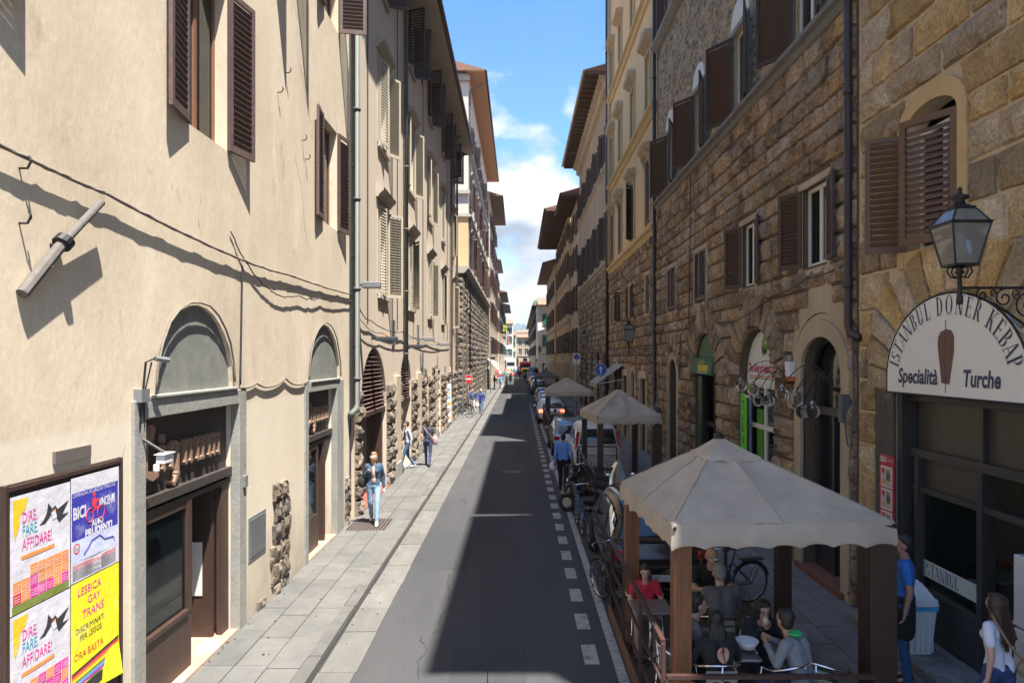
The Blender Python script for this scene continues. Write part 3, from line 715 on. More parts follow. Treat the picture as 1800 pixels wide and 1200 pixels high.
# dim things inside the shop: a back shelf and lamps in the window
sh = MB(); WL.box(sh, 7.6, 8.6, .55, .62, -.9, -.2); sh.build('display_shelf', M['wood'], A)
for i, (s, c_) in enumerate(((7.68, (.5, .48, .4)), (7.86, (.45, .2, .15)), (8.05, (.5, .4, .25)), (8.22, (.16, .2, .12)))):
    mb = MB(); h = (.22, .34, .26, .16)[i]; mb.lathe([(.05, 0), (.065, h*.3), (.03, h*.6), (.045, h*.8), (.0, h)], WL.P(s, .62, -.35), 12)
    tag(mb.build('wooden_figurine', flat('fig%d' % i, c_), smooth=True), ('short round wooden figurine at the left of the shop window', 'tall reddish carved puppet in the shop window', 'ochre turned wooden puppet in the shop window', 'small dark green carved bird in the shop window')[i], 'figurine', 'carved wooden pieces in the shop window')
mb = MB(); WL.box(mb, 8.0, 8.25, 1.68, 2.0, -1.2, -1.19); WL.box(mb, 8.3, 8.52, 1.7, 1.98, -1.2, -1.19); WL.box(mb, 8.3, 8.5, 1.4, 1.62, -1.2, -1.19); mb.build('wall_notice', M['offwhite'], A)
d = MB(); WL.box(d, 13.228, 14.35, .16, .86, -.16, -.11); WL.box(d, 13.228, 13.30, .86, 2.29, -.16, -.11); WL.box(d, 14.27, 14.35, .86, 2.29, -.16, -.11); WL.box(d, 13.3, 14.27, 2.2, 2.29, -.16, -.11)
WL.box(d, 14.7, 14.82, .16, 2.29, -.9, -.1); sf = d.build('shop_window', M['wood_dark'], A, bevel=.006); f = MB(); WL.box(f, 13.3, 14.27, .86, 2.21, -.145, -.138); f.build('pane', M['glassc'], sf)
cu = MB()
for k in range(8):
    a = 14.0+k*.035; cu.quad(WL.P(a, .9, -.3-(.03 if k % 2 else 0)), WL.P(a+.035, .9, -.3-(0 if k % 2 else .03)), WL.P(a+.035, 2.2, -.3-(0 if k % 2 else .03)), WL.P(a, 2.2, -.3-(.03 if k % 2 else 0)))
cu.build('curtain', M['curtain'], A)
# exposed rubble patches in the plaster
def patch(W, parent, cs, zs, w, h, seed, m='stoneL', base=True):
    r = random.Random(seed)
    z = zs
    while z < zs+h:
        hh = r.uniform(.24, .38); t = (z-zs)/h; ww = w*(1-.55*abs(t-.35))
        n = 2 if ww > .6 else 1; x = cs-ww/2+r.uniform(-.08, .08)
        for i in range(n):
            b, me = r.choice(protos('patch', M[m], 5, .5)); o = bpy.data.objects.new('exposed_stone', me); col.objects.link(o); o.location = W.P(x+ww/n/2, z+hh/2, 0); o.rotation_euler = (r.uniform(-.1, .1), 0, RZ[W.k]); o.scale = (.06*r.uniform(.7, 1.3), ww/n*1.02, hh*1.04); attach(o, parent); x += ww/n
        z += hh
patch(WL, A, 11.75, .02, .95, 1.75, 3); patch(WL, A, 10.75, .0, .5, .2, 8)
patch(WL, A, 16.3, .0, .5, 1.0, 5)
# things fixed to the wall
up = thing('meter_cabinet', 'grey scuffed meter cabinet door low in the wall between the two shops', 'cabinet', WL.P(10.7, 1.0, 0))
mb = MB(); WL.box(mb, 10.38, 11.0, 1.03, 1.62, -.02, .02); mb.build('door', mat('scuffed_grey_metal', (.11, .115, .12), .5, .3, 4, stain=[((.4, .4, .4), .6, 5, .62)]), up, bevel=.01)
mb = MB(); WL.box(mb, 10.34, 11.04, .99, 1.03, -.02, .012); WL.box(mb, 10.34, 11.04, 1.62, 1.66, -.02, .012); WL.box(mb, 10.34, 10.38, 1.03, 1.62, -.02, .012); WL.box(mb, 11.0, 11.04, 1.03, 1.62, -.02, .012); mb.build('frame', M['panel'], up)
mb = MB(); WL.box(mb, 10.05, 10.17, 2.18, 2.36, 0, .07); tag(mb.build('doorbell_box', M['panel'], bevel=.01), 'small grey box on the right of the first shop surround', 'bell box')
fh = thing('flagpole_holder', 'weathered wooden flag bracket slanting up the cream wall at far left', 'flag holder', WL.P(5.58, 4.65))
mb = MB(); mb.tube([WL.P(5.58, 4.62, .04), WL.P(6.02, 5.12, .09)], [.05, .048], 8); mb.tube([WL.P(6.02, 5.12, .09), WL.P(6.5, 5.58, .13)], [.038, .034], 12)
M['oldwood'] = mat('silvered_wood', (.12, .105, .095), .85, .25, 5, .3, 30)
mb.build('socket', M['oldwood'], fh, bevel=.004); mb = MB(); a = Vector(WL.P(6.0, 5.10, .088)); b = Vector(WL.P(6.04, 5.14, .094)); mb.tube([a-(b-a)*.3, b], .08, 14)
mb.tube([WL.P(5.98, 5.08, .12), WL.P(5.98, 5.08, 0)], .02, 6); mb.build('collar', M['iron'], fh)
cc = thing('security_camera', 'white security camera on an arm beside the first shop sign', 'camera', WL.P(7.55, 3.0))
mb = MB(); mb.tube([WL.P(7.38, 3.22, .03), WL.P(7.5, 3.06, .20)], .018, 6); mb.build('arm', M['oldwood'], cc)
mb = MB(); WL.box(mb, 7.48, 7.66, 2.93, 3.03, .12, .22); WL.box(mb, 7.46, 7.5, 2.85, 2.93, .10, .16); mb.build('housing', M['plastic_w'], cc, bevel=.01); mb = MB(); WL.box(mb, 7.46, 7.69, 3.032, 3.042, .11, .235); mb.build('hood', M['plastic_w'], cc)
lt = thing('spotlight_arm', 'thin iron spotlight arm rising from the left of the first shop surround', 'spotlight', WL.P(7.4, 3.6))
mb = MB(); mb.tube([WL.P(7.32, 3.3, .03), WL.P(7.32, 4.05, .10), WL.P(7.45, 4.1, .16)], .012, 6); mb.tube([WL.P(7.42, 3.3, .03), WL.P(7.36, 3.7, .06), WL.P(7.4, 4.05, .12)], .008, 6); mb.build('arm', M['iron'], lt)
mb = MB(); WL.box(mb, 7.26, 7.42, 3.62, 3.76, 0, .09); mb.build('box', M['panel'], lt); mb = MB(); mb.tube([WL.P(7.42, 4.09, .15), WL.P(7.56, 4.07, .22)], .03, 8); mb.build('lamp_head', M['panel'], lt)
cr = MB(); rr = random.Random(31)
for k in range(7):
    s, z = rr.uniform(7.0, 16), rr.uniform(2.2, 11); pth = []; dz = rr.choice([-.12, -.09, .03]); ds = rr.uniform(-.05, .09)
    for j in range(rr.randint(7, 16)): pth.append(WL.P(s, z, .0015)); s += ds+rr.uniform(-.05, .05); z += dz+rr.uniform(-.04, .04)
    if all(not (h.s0-.1 < q[1] < h.s1+.1 and h.z0-.1 < q[2] < h.z1+.1) for q in pth for h in holes):
        for q0, q1 in zip(pth, pth[1:]): cr.bar(q0, q1, .003, .003)
cr.build('plaster_cracks', flat('crack_dark', (.26, .20, .145)), A, kind='stuff')
def sagcable(W, pts, r, m, label, name='cable', n=40, sag=.0, wob=0., d=.05, twist=0):
    path = []; rr = random.Random(len(label)); P_ = [Vector(W.P(*p)) if len(p) == 3 else Vector(W.P(p[0], p[1], d)) for p in pts]
    for a, b in zip(P_, P_[1:]):
        k = max(3, int(n/len(P_)))
        for i in range(k): t = i/k; q = a.lerp(b, t); q.z -= sag*4*t*(1-t)-rr.uniform(-wob, wob); path.append(q)
    path.append(P_[-1]); mb = MB(); mb.tube(path, r, 6)
    if twist:
        p2 = [q+Vector((0, 0, twist*sin(i*1.3))) + Vector((twist*cos(i*1.3), 0, 0)) for i, q in enumerate(path)]; mb.tube(p2, r*.7, 5)
    return tag(mb.build(name, M[m], smooth=True), label, 'cable')
sagcable(WL, [(5.0, 5.78, .06), (6.7, 5.70, .06), (9.7, 5.53, .055), (12.0, 5.55, .05), (16.5, 5.62, .04)], .017, 'cable', 'thick twisted cable strung across the cream wall below the upper windows', n=80, sag=.02, wob=.005, twist=.012)
sagcable(WL, [(9.66, 5.9, .02), (10.3, 5.45, .04), (11.3, 5.18, .05), (12.4, 5.22, .05), (14, 5.33, .05), (16.5, 5.47, .05)], .010, 'cable_d', 'thin dark drooping wire crossing below the thick cable on the cream wall', n=60, sag=.05, wob=.02)
sagcable(WL, [(9.98, 3.66, .03), (10.6, 3.70, .03), (11.2, 3.62, .03), (11.9, 3.74, .03), (12.5, 3.60, .03), (13.25, 3.66, .03)], .016, 'cable', 'brown wavy cable looping from the first shop arch to the second', n=40, sag=.03)
for (c, rx, zs, rz, lab) in ((8.73, 1.06, 3.75, 1.06, 'brown cable nailed round the first shop arch'), (14.45, 1.18, 3.67, 1.16, 'brown cable nailed round the second shop arch')):
    pp = [(s, z+R.uniform(-.02, .02), .03) for s, z in arch_pts(c, rx, zs, rz, 12)]; pp.reverse(); sagcable(WL, pp, .014, 'cable', lab, n=30)
sagcable(WL, [(9.98, 3.7, .03), (10.02, 4.6, .03), (10.05, 5.45, .03)], .012, 'cable_d', 'dark conduit climbing the cream wall from the first arch', n=20, wob=0)
for (s, z) in ((5.6, 5.65), (5.6, 5.2), (11.6, 8.6), (12.0, 9.1), (12.9, 8.2), (13.1, 7.9)):
    mb = MB(); mb.tube([WL.P(s, z, 0), WL.P(s, z, .07), WL.P(s, z+.06, .10)], .010, 6); mb.tube([WL.P(s, z+.06, .10), WL.P(s, z+.10, .08)], .010, 6); mb.build('hook', M['iron'], A)
downpipe(WL, 16.75, 2.95, 17.0, 'pipe', A, r=.075, off=.13, foot=-.45)
mb = MB(); mb.tube([WL.P(16.5, .4, .03), WL.P(16.5, 13, .03)], .02, 6); mb.build('conduit', M['cable_d'], A)
for (s, z) in ((17.1, 5.92), (28.1, 4.85), (34, 4.75)):
    lb = thing('wall_lamp', {17.1: 'grey box lamp beside the first drainpipe', 28.1: 'grey box lamp below the third window column', 34: 'grey box lamp farthest along the pinkish palazzo'}[s], 'lamp', WL.P(s, z), 'box lamps on the pinkish palazzo')
    mb = MB(); WL.box(mb, s, s+.2, z-.08, z+.08, .16, .62); mb.build('housing', M['panel'], lb, bevel=.02); mb = MB(); WL.box(mb, s+.07, s+.13, z-.02, z+.02, 0, .17); mb.build('arm', M['iron'], lb)

# ---------------------------------------------------------------- posters
PB = thing('poster_board', 'rusty framed street poster board on the cream wall at bottom left', 'poster board', WL.P(6.2, .8))
mb = MB(); WL.box(mb, 5.36, 7.0, .55, 3.08, .0, .025); mb.build('backing', mat('rusty_board', (.06, .04, .034), .8, .4, 6, .5, 30), PB)
mb = MB(); WL.box(mb, 5.38, 5.415, .55, 3.08, .0, .055); WL.box(mb, 6.95, 6.985, .55, 3.08, .0, .05); WL.box(mb, 5.42, 6.95, 3.03, 3.065, .0, .05); mb.build('frame', M['wood_dark'], PB)
mb = MB(); WL.box(mb, 6.0, 6.5, 3.16, 3.27, .0, .03); mb.build('plate', flat('plate_grey', (.12, .10, .09)), PB)
for nm, c in (('p_white', (.62, .60, .64)), ('p_blue', (.035, .035, .34)), ('p_yellow', (.80, .70, .015)), ('p_magenta', (.72, .03, .30)), ('p_orange', (.85, .26, .05)), ('p_red', (.65, .04, .05)), ('p_teal', (.05, .30, .42)), ('p_green', (.18, .22, .04)), ('p_black', (.03, .03, .035)), ('p_gold', (.8, .5, .02)), ('p_cyan', (.15, .35, .75)), ('p_purple', (.4, .05, .4)), ('p_pale', (.55, .58, .75))): flat(nm, c, .55)
def poster(s0, s1, z0, z1, m, label, wave=.0015, curl=0):
    t = thing('poster', label, 'poster', WL.P(s0, z0), 'posters on the board'); mb = MB(); n = 14; k = 10; vs = []
    for j in range(k+1):
        for i in range(n+1):
            u = i/n; v = j/k; dd = .045+wave*sin(u*9+v*2)*(.4+.6*sin(v*5+1)) + curl*max(0, .25-v)*4*max(0, u-.6)
            vs.append(WL.P(s0+(s1-s0)*u, z0+(z1-z0)*v-(curl*.4*max(0, u-.5) if j == 0 else 0), dd))
    mb.add(vs, [(j*(n+1)+i, j*(n+1)+i+1, (j+1)*(n+1)+i+1, (j+1)*(n+1)+i) for j in range(k) for i in range(n)]); mb.build('sheet', m, t, smooth=True); return t
def pr(t, s0, s1, z0, z1, m, d=.061, name='printed_panel'):
    mb = MB(); n = 1; d = .0467+(d-.061)*.3
    for i in range(n): a = s0+(s1-s0)*i/n; b = s0+(s1-s0)*(i+1)/n; mb.quad(WL.P(a, z0, d), WL.P(b, z0, d), WL.P(b, z1, d), WL.P(a, z1, d))
    mb.build(name, M[m], t)
def pp(t, pts, m, d=.0625, name='printed_shape'): d = .0467+(d-.061)*.3; mb = MB(); mb.add([WL.P(s, z, d) for s, z in pts], [tuple(range(len(pts)))]); mb.build(name, M[m], t)
rp_ = random.Random(8)
for zt, lab in ((2.98, 'upper pale poster reading dire fare affidare with pink and orange squares'), (2.02, 'lower pale poster reading dire fare affidare with pink and orange squares')):
    t = poster(5.44, 6.17, zt-.95, zt, M['p_white'], lab); s = 5.44
    pp(t, [(s+.03, zt-.03), (s+.20, zt-.03), (s+.17, zt-.12), (s+.11, zt-.16), (s+.10, zt-.24), (s+.05, zt-.36), (s+.03, zt-.2)], 'p_gold')
    for tx, zz, mm in (('DIRE,', .235, 'p_magenta'), ('FARE,', .34, 'p_teal'), ('AFFIDARE!', .455, 'p_magenta')): wtext(WL, s+.13, zt-zz, 0.0473, tx, .125, mm, t, xs=.62)
    pr(t, s+.12, s+.52, zt-.53, zt-.50, 'p_orange', .063, 'printed_line')
    # bird
    pp(t, [(s+.42, zt-.22), (s+.44, zt-.13), (s+.49, zt-.19), (s+.53, zt-.17), (s+.56, zt-.21), (s+.71, zt-.16), (s+.62, zt-.27), (s+.71, zt-.27), (s+.58, zt-.33), (s+.54, zt-.27), (s+.48, zt-.24), (s+.40, zt-.30), (s+.33, zt-.30), (s+.38, zt-.27)], 'p_black')
    pp(t, [(s+.475, zt-.225), (s+.53, zt-.21), (s+.55, zt-.28), (s+.50, zt-.29)], 'p_white', .0645)
    pp(t, [(s+.49, zt-.21), (s+.535, zt-.20), (s+.535, zt-.212), (s+.49, zt-.222)], 'p_orange', .066)
    for i in range(7):
        for j in range(3):
            zz = zt-.60-j*.095
            if j == 0 and i < 2: continue
            pr(t, s+.03+i*.097, s+.122+i*.097, zz-.088, zz, rp_.choice(['p_magenta', 'p_orange', 'p_red', 'p_orange', 'p_magenta']))
            for q in range(3): pr(t, s+.04+i*.097, s+.105+i*.097, zz-.03-q*.02, zz-.025-q*.02, 'p_white', .0645, 'printed_line')
    pr(t, s+.02, s+.71, zt-.95, zt-.88, 'p_green')
t = poster(6.18, 6.92, 2.04, 3.0, M['p_white'], 'blue and white poster with a red cyclist reading bici vincenti')
pr(t, 6.19, 6.90, 2.42, 2.86, 'p_blue'); pr(t, 6.19, 6.90, 2.22, 2.42, 'p_pale'); 
wtext(WL, 6.20, 2.82, 0.0476, 'CAMPAGNA SICUREZZA STRADALE', .05, 'p_white', t, xs=.82)
wtext(WL, 6.205, 2.62, 0.0476, 'BICI', .15, 'p_white', t, xs=.72, bold=.006); wtext(WL, 6.59, 2.66, 0.0476, 'VINCENTI', .12, 'p_white', t, xs=.48, bold=.004)
wtext(WL, 6.48, 2.50, 0.0476, 'AUTO', .08, 'p_white', t, xs=.8, bold=.004); wtext(WL, 6.38, 2.415, 0.0476, 'PRUDENTI', .10, 'p_white', t, xs=.9, bold=.005)
for cx in (6.45, 6.62): mb = MB(); mb.tube([WL.P(cx+.055*cos(a*pi/8), 2.61+.065*sin(a*pi/8), .0475) for a in range(16)], .004, 5, closed=True); mb.build('printed_wheel', M['p_red'], t)
pp(t, [(6.47, 2.62), (6.55, 2.65), (6.62, 2.66), (6.6, 2.68), (6.53, 2.68), (6.57, 2.72), (6.60, 2.73), (6.59, 2.75), (6.545, 2.745), (6.53, 2.77), (6.49, 2.76), (6.48, 2.70), (6.52, 2.665), (6.46, 2.635)], 'p_red', .066); mb = MB(); mb.add([WL.P(6.515+.022*cos(a*pi/6), 2.80+.026*sin(a*pi/6), .0475) for a in range(12)], [tuple(range(12))]); mb.build('printed_head', M['p_red'], t)
for (x, z, r1, mm) in ((6.26, 2.345, .045, 'p_red'), (6.26, 2.345, .032, 'p_white')): mb = MB(); mb.add([WL.P(x+r1*cos(a*pi/8), z+r1*1.1*sin(a*pi/8), .0479 if mm == 'p_red' else .0484) for a in range(16)], [tuple(range(16))]); mb.build('printed_disc', M[mm], t)
wtext(WL, 6.234, 2.325, .0489, '30', .05, 'p_black', t)
mb = MB(); mb.tube([WL.P(*q, .046) for q in ((6.36, 2.27), (6.42, 2.31), (6.48, 2.37), (6.60, 2.39), (6.68, 2.33), (6.82, 2.32), (6.84, 2.27))], .006, 5); mb.build('printed_car', M['p_blue'], t)
for i in range(9): pr(t, 6.20, 6.5+.1*(i % 3), 2.19-i*.016, 2.196-i*.016, 'p_black' if i > 2 else 'p_red', .063, 'printed_line'); pr(t, 6.62, 6.86, 2.19-i*.016, 2.196-i*.016, 'p_black' if i > 2 else 'p_red', .063, 'printed_line')
t = poster(6.18, 6.92, .93, 2.03, M['p_yellow'], 'yellow poster with a rainbow stripe and a curling lower corner', curl=.10)
for tx, x, z, s_, mm in (('LESBICA', 6.27, 1.90, .105, 'p_magenta'), ('GAY', 6.42, 1.79, .105, 'p_magenta'), ('TRANS', 6.34, 1.67, .115, 'p_magenta'), ('DISCRIMINATI', 6.24, 1.56, .075, 'p_black'), ('PER LEGGE', 6.30, 1.48, .075, 'p_black'), ('ORA BASTA', 6.22, 1.32, .09, 'p_red')): wtext(WL, x, z, 0.0476, tx, s_, mm, t, xs=.92)
for i, mm in enumerate(('p_black', 'p_red', 'p_orange', 'p_yellow', 'p_green', 'p_cyan', 'p_purple')): pp(t, [(6.19, 1.22-i*.022), (6.91, 1.30-i*.028), (6.91, 1.272-i*.028), (6.19, 1.198-i*.022)], mm)
pp(t, [(6.19, 1.05), (6.9, 1.09), (6.9, .97), (6.19, .97)], 'p_black', .061); pp(t, [(6.72, 1.0), (6.78, 1.06), (6.84, 1.05), (6.82, .99)], 'p_cyan', .064)

# ---------------------------------------------------------------- pinkish palazzo
B = thing('rose_palazzo', 'pinkish plastered palazzo with cream louvred shutters in a row on the left', 'building', (-4.1, 30, 0))
S0, S1 = 16.95, 44.2; colz = [20.55, 25.95, 31.4, 36.8, 42.0]
hb = [Hole(19.4, 3.4, .10, 4.38, 1.7, .45), Hole(24.75, 2.4, .10, 4.22, 1.2, .45), Hole(30.4, 1.05, .10, 3.35, .55, .35), Hole(35.0, 1.5, .10, 3.45, 0, .3), Hole(39.2, 1.2, .10, 3.2, .6, .35)]
for c in colz:
    for (z, h) in ((5.95, 2.6), (10.35, 2.5), (14.95, 2.0)): hb.append(Hole(c, 1.3, z, z+h, 0, .2))
facade(WL, S0, S1, 0, 17.35, hb, M['plasterB'], B); ends(WL, S0, S1, 17.35, M['plasterB'], B); core(WL, S0, S1, 17.35, 1.2, B)
roof(WL, S0-.3, S1+.1, 17.2, 1.12, B, gut='pipe_b')
ra = random.Random(2)
lv = {0: (12, 140), 1: (8, 20), 2: (150, 60), 3: (5, 14), 4: (10, 130)}
for i, c in enumerate(colz):
    for j, (z, h) in enumerate(((5.95, 2.6), (10.35, 2.5))):
        a = [(10, 140), (4, 30), (12, 155), (5, 20), (160, 150)][i] if j == 0 else [(16, 150), (165, 150), (160, 158), (6, 8), (8, 25)][i]
        window(WL, B, c, 1.3, z, h, 'offwhite', 'shut_cream', a, 'obj' if i < 2 else 'mesh', rec=.15, sill='trimL', lintel='trimL', surround='trimL', pitch=.085 if i < 2 else .10, sw=.60)
    window(WL, B, c, 1.3, 14.95, 2.0, 'wood_frame', 'shut_dark', (110, 110), 'mesh', rec=.15, sill='trimL', pitch=.1)
for c in (28.7, 34.1):
    mb = MB(); mb.add([WL.P(c+.28*cos(a*pi/10), 16.0+.5*sin(a*pi/10), .02) for a in range(20)], [tuple(range(20))]); mb.build('oculus', M['dark'], B)
for c in (24.0+.15, 40.4, 44.0): downpipe(WL, c, 3.6 if c < 30 else 2.0, 16.6, 'pipe' if c < 30 else 'pipe_b', B, r=.07, off=.12, foot=-.2 if c > 30 else None, top=1.05)
for c in (18.4, 22.9, 29.0, 38.9): mb = MB(); mb.tube([WL.P(c, 5, .03), WL.P(c, 16.8, .03)], .015, 5); mb.build('conduit', M['cable_d'], B)
for c, z in ((22.0, 8.2), (22.0, 4.9), (27.4, 7.9), (27.4, 5.0), (33.0, 7.4), (28.7, 3.9), (33.4, 3.3), (37.5, 3.2)):
    mb = MB(); WL.box(mb, c, c+.5, z-.42, z+.42, 0, .03); mb.build('hatch', M['panel'], B)
# ground floor: rusticated stones between plain pilasters
arcs = [(h.s0-.05, h.s1+.05, 0, h.zs) for h in hb[:5]]+[('arc', h.c, h.w/2+.05, h.zs, (h.rise or .01)+.05) for h in hb[:5]]
pil = [(22.35, 23.3), (27.2, 28.3), (33.0, 33.9), (40.2, 41.0)]
def tf(s): return 3.35+.35*noise.noise(Vector((s*1.7, 0, 0)))
stones(WL, 17.0, 44.1, .1, 3.9, arcs+[(a, b, 0, 9) for a, b in pil]+[(16.9, 17.05, 0, 5)], M['stoneL'], B, 'Lst', ch=(.34, .44), wr=(.42, .68), dep=.12, gap=.02, rough=.33, limit=240, top_fn=tf)
for (a, b) in pil:
    mb = MB(); WL.box(mb, a+.02, b-.02, 0, 3.5, -.01, .09); mb.build('pilaster', M['plasterC'], B, bevel=.02)
    mb = MB(); WL.box(mb, a, b, .1, .62, -.01, .13); mb.build('pilaster_base', M['greystone'], B, bevel=.015)
M['shutmaroon_dust'] = mat('dusty_maroon_slats', (.16, .085, .08), .75, .35, 3, stain=[((.38, .32, .27), .7, 2.6, .52)])
for (h, zg, st) in ((hb[0], 2.60, .115), (hb[1], 2.62, .10)):
    z = zg; k = 0; rr = random.Random(3); me = None
    fr = MB(); WL.box(fr, h.s0, h.s1, zg-.12, zg, -.3, -.02); WL.box(fr, h.c-.05, h.c+.05, zg, h.z1-.05, -.28, -.12)
    for s in (h.c-h.w*.25, h.c+h.w*.25): WL.box(fr, s-.03, s+.03, zg, h.zs+h.rise*.8, -.28, -.14)
    gf = fr.build('louvre_frame', M['wood_dark'], B)
    while z < h.z1-.08:
        zz = max(0, (z+.05-h.zs)/h.rise); hw = h.w/2*sqrt(max(0, 1-zz*zz))-.02
        if hw > .1:
            s = MB(); dz = rr.uniform(-.012, .012); e = rr.uniform(-.02, .02)
            a, b = h.c-hw, h.c+hw
            s.add([WL.P(a, z+.05, -.20), WL.P(b, z+.05+e, -.20), WL.P(b, z-.01+e+dz, -.04), WL.P(a, z-.01, -.04), WL.P(a, z+.065, -.20), WL.P(b, z+.065+e, -.20), WL.P(b, z+.01+e+dz, -.035), WL.P(a, z+.01, -.035)], [(0, 3, 2, 1), (4, 5, 6, 7), (0, 1, 5, 4), (1, 2, 6, 5), (2, 3, 7, 6), (3, 0, 4, 7)])
            s.build('slat', M['shutmaroon_dust'], gf)
        z += st
d = MB(); WL.box(d, 17.75, 20.0, .1, 2.48, -.42, -.36); WL.box(d, 20.9, 21.05, .1, 2.48, -.44, -.1); d.build('shop_door', M['wood_dark'], B, bevel=.01)
d = MB(); WL.box(d, 18.2, 19.3, 1.05, 2.0, -.355, -.33); d.build('notice_case', M['panel'], B); d = MB(); WL.box(d, 18.26, 19.24, 1.1, 1.95, -.329, -.322); d.build('pane', mat('grey_notice', (.30, .33, .30), .3), B)
d = MB(); WL.box(d, 17.7, 21.1, .1, .16, -.5, .1); d.build('threshold', mat('red_paving', (.28, .07, .05), .7, .2, 2), B)
d = MB(); WL.box(d, 29.95, 30.85, .12, 2.9, -.33, -.28); WL.box(d, 39.2-.55, 39.75, .12, 2.6, -.33, -.28); d.build('door', M['wood'], B)
d = MB(); WL.box(d, 34.3, 35.7, .12, 2.7, -.28, -.22); d.build('shutter_door', M['offwhite'], B)
for k in range(7): d = MB(); WL.box(d, 34.3, 35.7, 2.76+k*.095, 2.80+k*.095, -.25, -.18); d.build('slat', M['shut_brown'], B)
for (s, z, lb_) in ((19.0, 4.62, 'dark flat floodlight with an orange lamp over the wide louvred arch'), (24.4, 4.5, 'dark flat floodlight with an orange lamp over the narrower louvred arch')):
    fl = thing('floodlight', lb_, 'floodlight', WL.P(s, z), 'floodlights over the louvred arches')
    mb = MB(); WL.box(mb, s-.11, s+.11, z-.06, z+.06, .12, .72); mb.build('housing', flat('lamp_dark', (.035, .04, .045)), fl, bevel=.02); mb = MB(); WL.box(mb, s-.02, s+.02, z-.03, z+.03, 0, .13); mb.build('arm', M['iron'], fl)
    mb = MB(); mb.ball(WL.P(s-.06, z+.05, .36), (.045, .045, .06)); mb.build('lamp', flat('orange_lamp', (.75, .12, .02), .3), fl, smooth=True)
sagcable(WL, [(16.9, 5.45, .10), (18.5, 5.1, .08), (23.5, 4.98, .08), (30, 4.95, .08), (40, 4.9, .08)], .014, 'cable_d', 'dark cable sagging along the pinkish wall under the windows', n=60, sag=.12, wob=.01)
sagcable(WL, [(16.9, 5.15, .10), (20.0, 4.82, .09), (26, 4.85, .08), (36, 4.8, .08)], .010, 'cable_d', 'lower thin cable sagging over the louvred arches', n=60, sag=.15, wob=.01)
bn = thing('banner_sign', 'tall white shop banner with coloured round logos beside the wall before the side street', 'sign', (-3.95, 38.6, .4), None)
MB().box(-4.06, 38.6, .45, -3.82, 38.65, 2.62).build('board', M['plastic_w'], bn)
for (z, c_, rr) in ((2.3, 'p_teal', .06), (2.08, 'p_gold', .06), (1.85, 'p_cyan', .07), (1.5, 'p_gold', .095), (1.5, 'p_green', .05), (1.15, 'p_black', .085), (1.15, 'p_pale', .055), (.72, 'p_orange', .07)):
    mb = MB(); yy = 38.594-(.003 if rr < .06 else 0); mb.add([(-3.94+rr*cos(a*pi/8), yy, z+rr*sin(a*pi/8)) for a in range(16)], [tuple(range(16))]); mb.build('logo', M[c_], bn)

# ---------------------------------------------------------------- farther left buildings
def grid_building(W, name, label, s0, s1, zr, over, m, rows, cols, w, shut, frame='offwhite', base=None, basez=0, ang=(100, 120), sill='trim', lintel=None, soff='soffit', dep=9, strings=(), slat='mesh', gh=None, gut='pipe_b', rafters=0, e0=0, e1=0, cap='tile', surround=None, group=None, kdep=.4, pitch=.11):
    t = thing(name, label, 'building', W.P((s0+s1)/2, 0), group); hs = []
    for (z, h) in rows:
        for c in cols: hs.append(Hole(c, w, z, z+h, 0, .22))
    gh = gh or []; hs += gh
    facade(W, s0, s1, 0, zr, hs, M[m], t); ends(W, s0, s1, zr, M[m], t, far=dep); core(W, s0, s1, zr, kdep, t, far=dep)
    roof(W, s0, s1, zr-.05, over, t, soff=soff, far=dep, gut=gut, rafters=rafters, e0=e0, e1=e1, m=cap)
    for j, (z, h) in enumerate(rows):
        for i, c in enumerate(cols):
            sm = shut[j] if isinstance(shut, (list, tuple)) else shut
            window(W, t, c, w, z, h, frame, sm, ang if not callable(ang) else ang(i, j), slat, rec=.15, sill=sill, lintel=lintel, pitch=pitch, surround=surround)
    for zz in strings:
        mb = MB(); W.prof(mb, s0-.05, s1+.05, [(0, zz-.2), (.10, zz-.14), (.16, zz-.02), (.22, zz), (.22, zz+.07), (0, zz+.12)]); mb.build('string_course', M['trim'], t)
    for h in gh:
        mb = MB(); W.box(mb, h.s0+.03, h.s1-.03, h.z0, h.zs-.03, -.2, -.14); mb.build('door', M['wood_dark'], t)
    return t
WL3 = Wall('L', -4.0)
C3 = thing('rusticated_palazzo', 'tall ochre and pink palazzo over a rusticated stone base beyond the side street', 'building', (-4, 60, 0))
g3 = [Hole(52.0, 2.2, .1, 8.6, 1.2, .8)]+[Hole(c, 1.6, .1, 3.9, .8, .5) for c in (57.5, 62.5, 67.5, 72.5, 77.5, 82.5)]+[Hole(c, .9, 5.2, 6.6, 0, .3) for c in (57.5, 62.5, 67.5, 72.5, 77.5, 82.5)]
facade(WL3, 49.5, 87, 0, 10.4, g3, M['mortar'], C3); core(WL3, 49.5, 87, 10.4, 1.0, C3)
stones(WL3, 49.5, 87, .1, 10.4, [(h.s0-.03, h.s1+.03, h.z0, h.zs) for h in g3]+[('arc', h.c, h.w/2+.03, h.zs, h.rise+.03) for h in g3 if h.rise], M['stoneL'], C3, 'L3s', ch=(.42, .52), wr=(.7, 1.3), dep=.08, gap=.035, limit=180, name='stone')
WF3 = Wall('F', 49.5)
facade(WF3, -12, -4.0, 0, 10.4, [], M['mortar'], C3, name='side_wall')
stones(WF3, -8.0, -4.0, .1, 10.4, [], M['stoneL'], C3, 'L3f', ch=(.42, .52), wr=(.6, 1.2), dep=.08, gap=.035, limit=110, name='corner_stone')
mb = MB(); WL3.prof(mb, 49.3, 87.2, [(0, 10.2), (.15, 10.3), (.3, 10.5), (.4, 10.55), (.4, 10.7), (-8, 10.75), (-8, 10.2)]); mb.build('cornice', M['trim'], C3)
cz = [57.2, 61.5, 65.8, 70.1, 74.4, 78.7, 83]
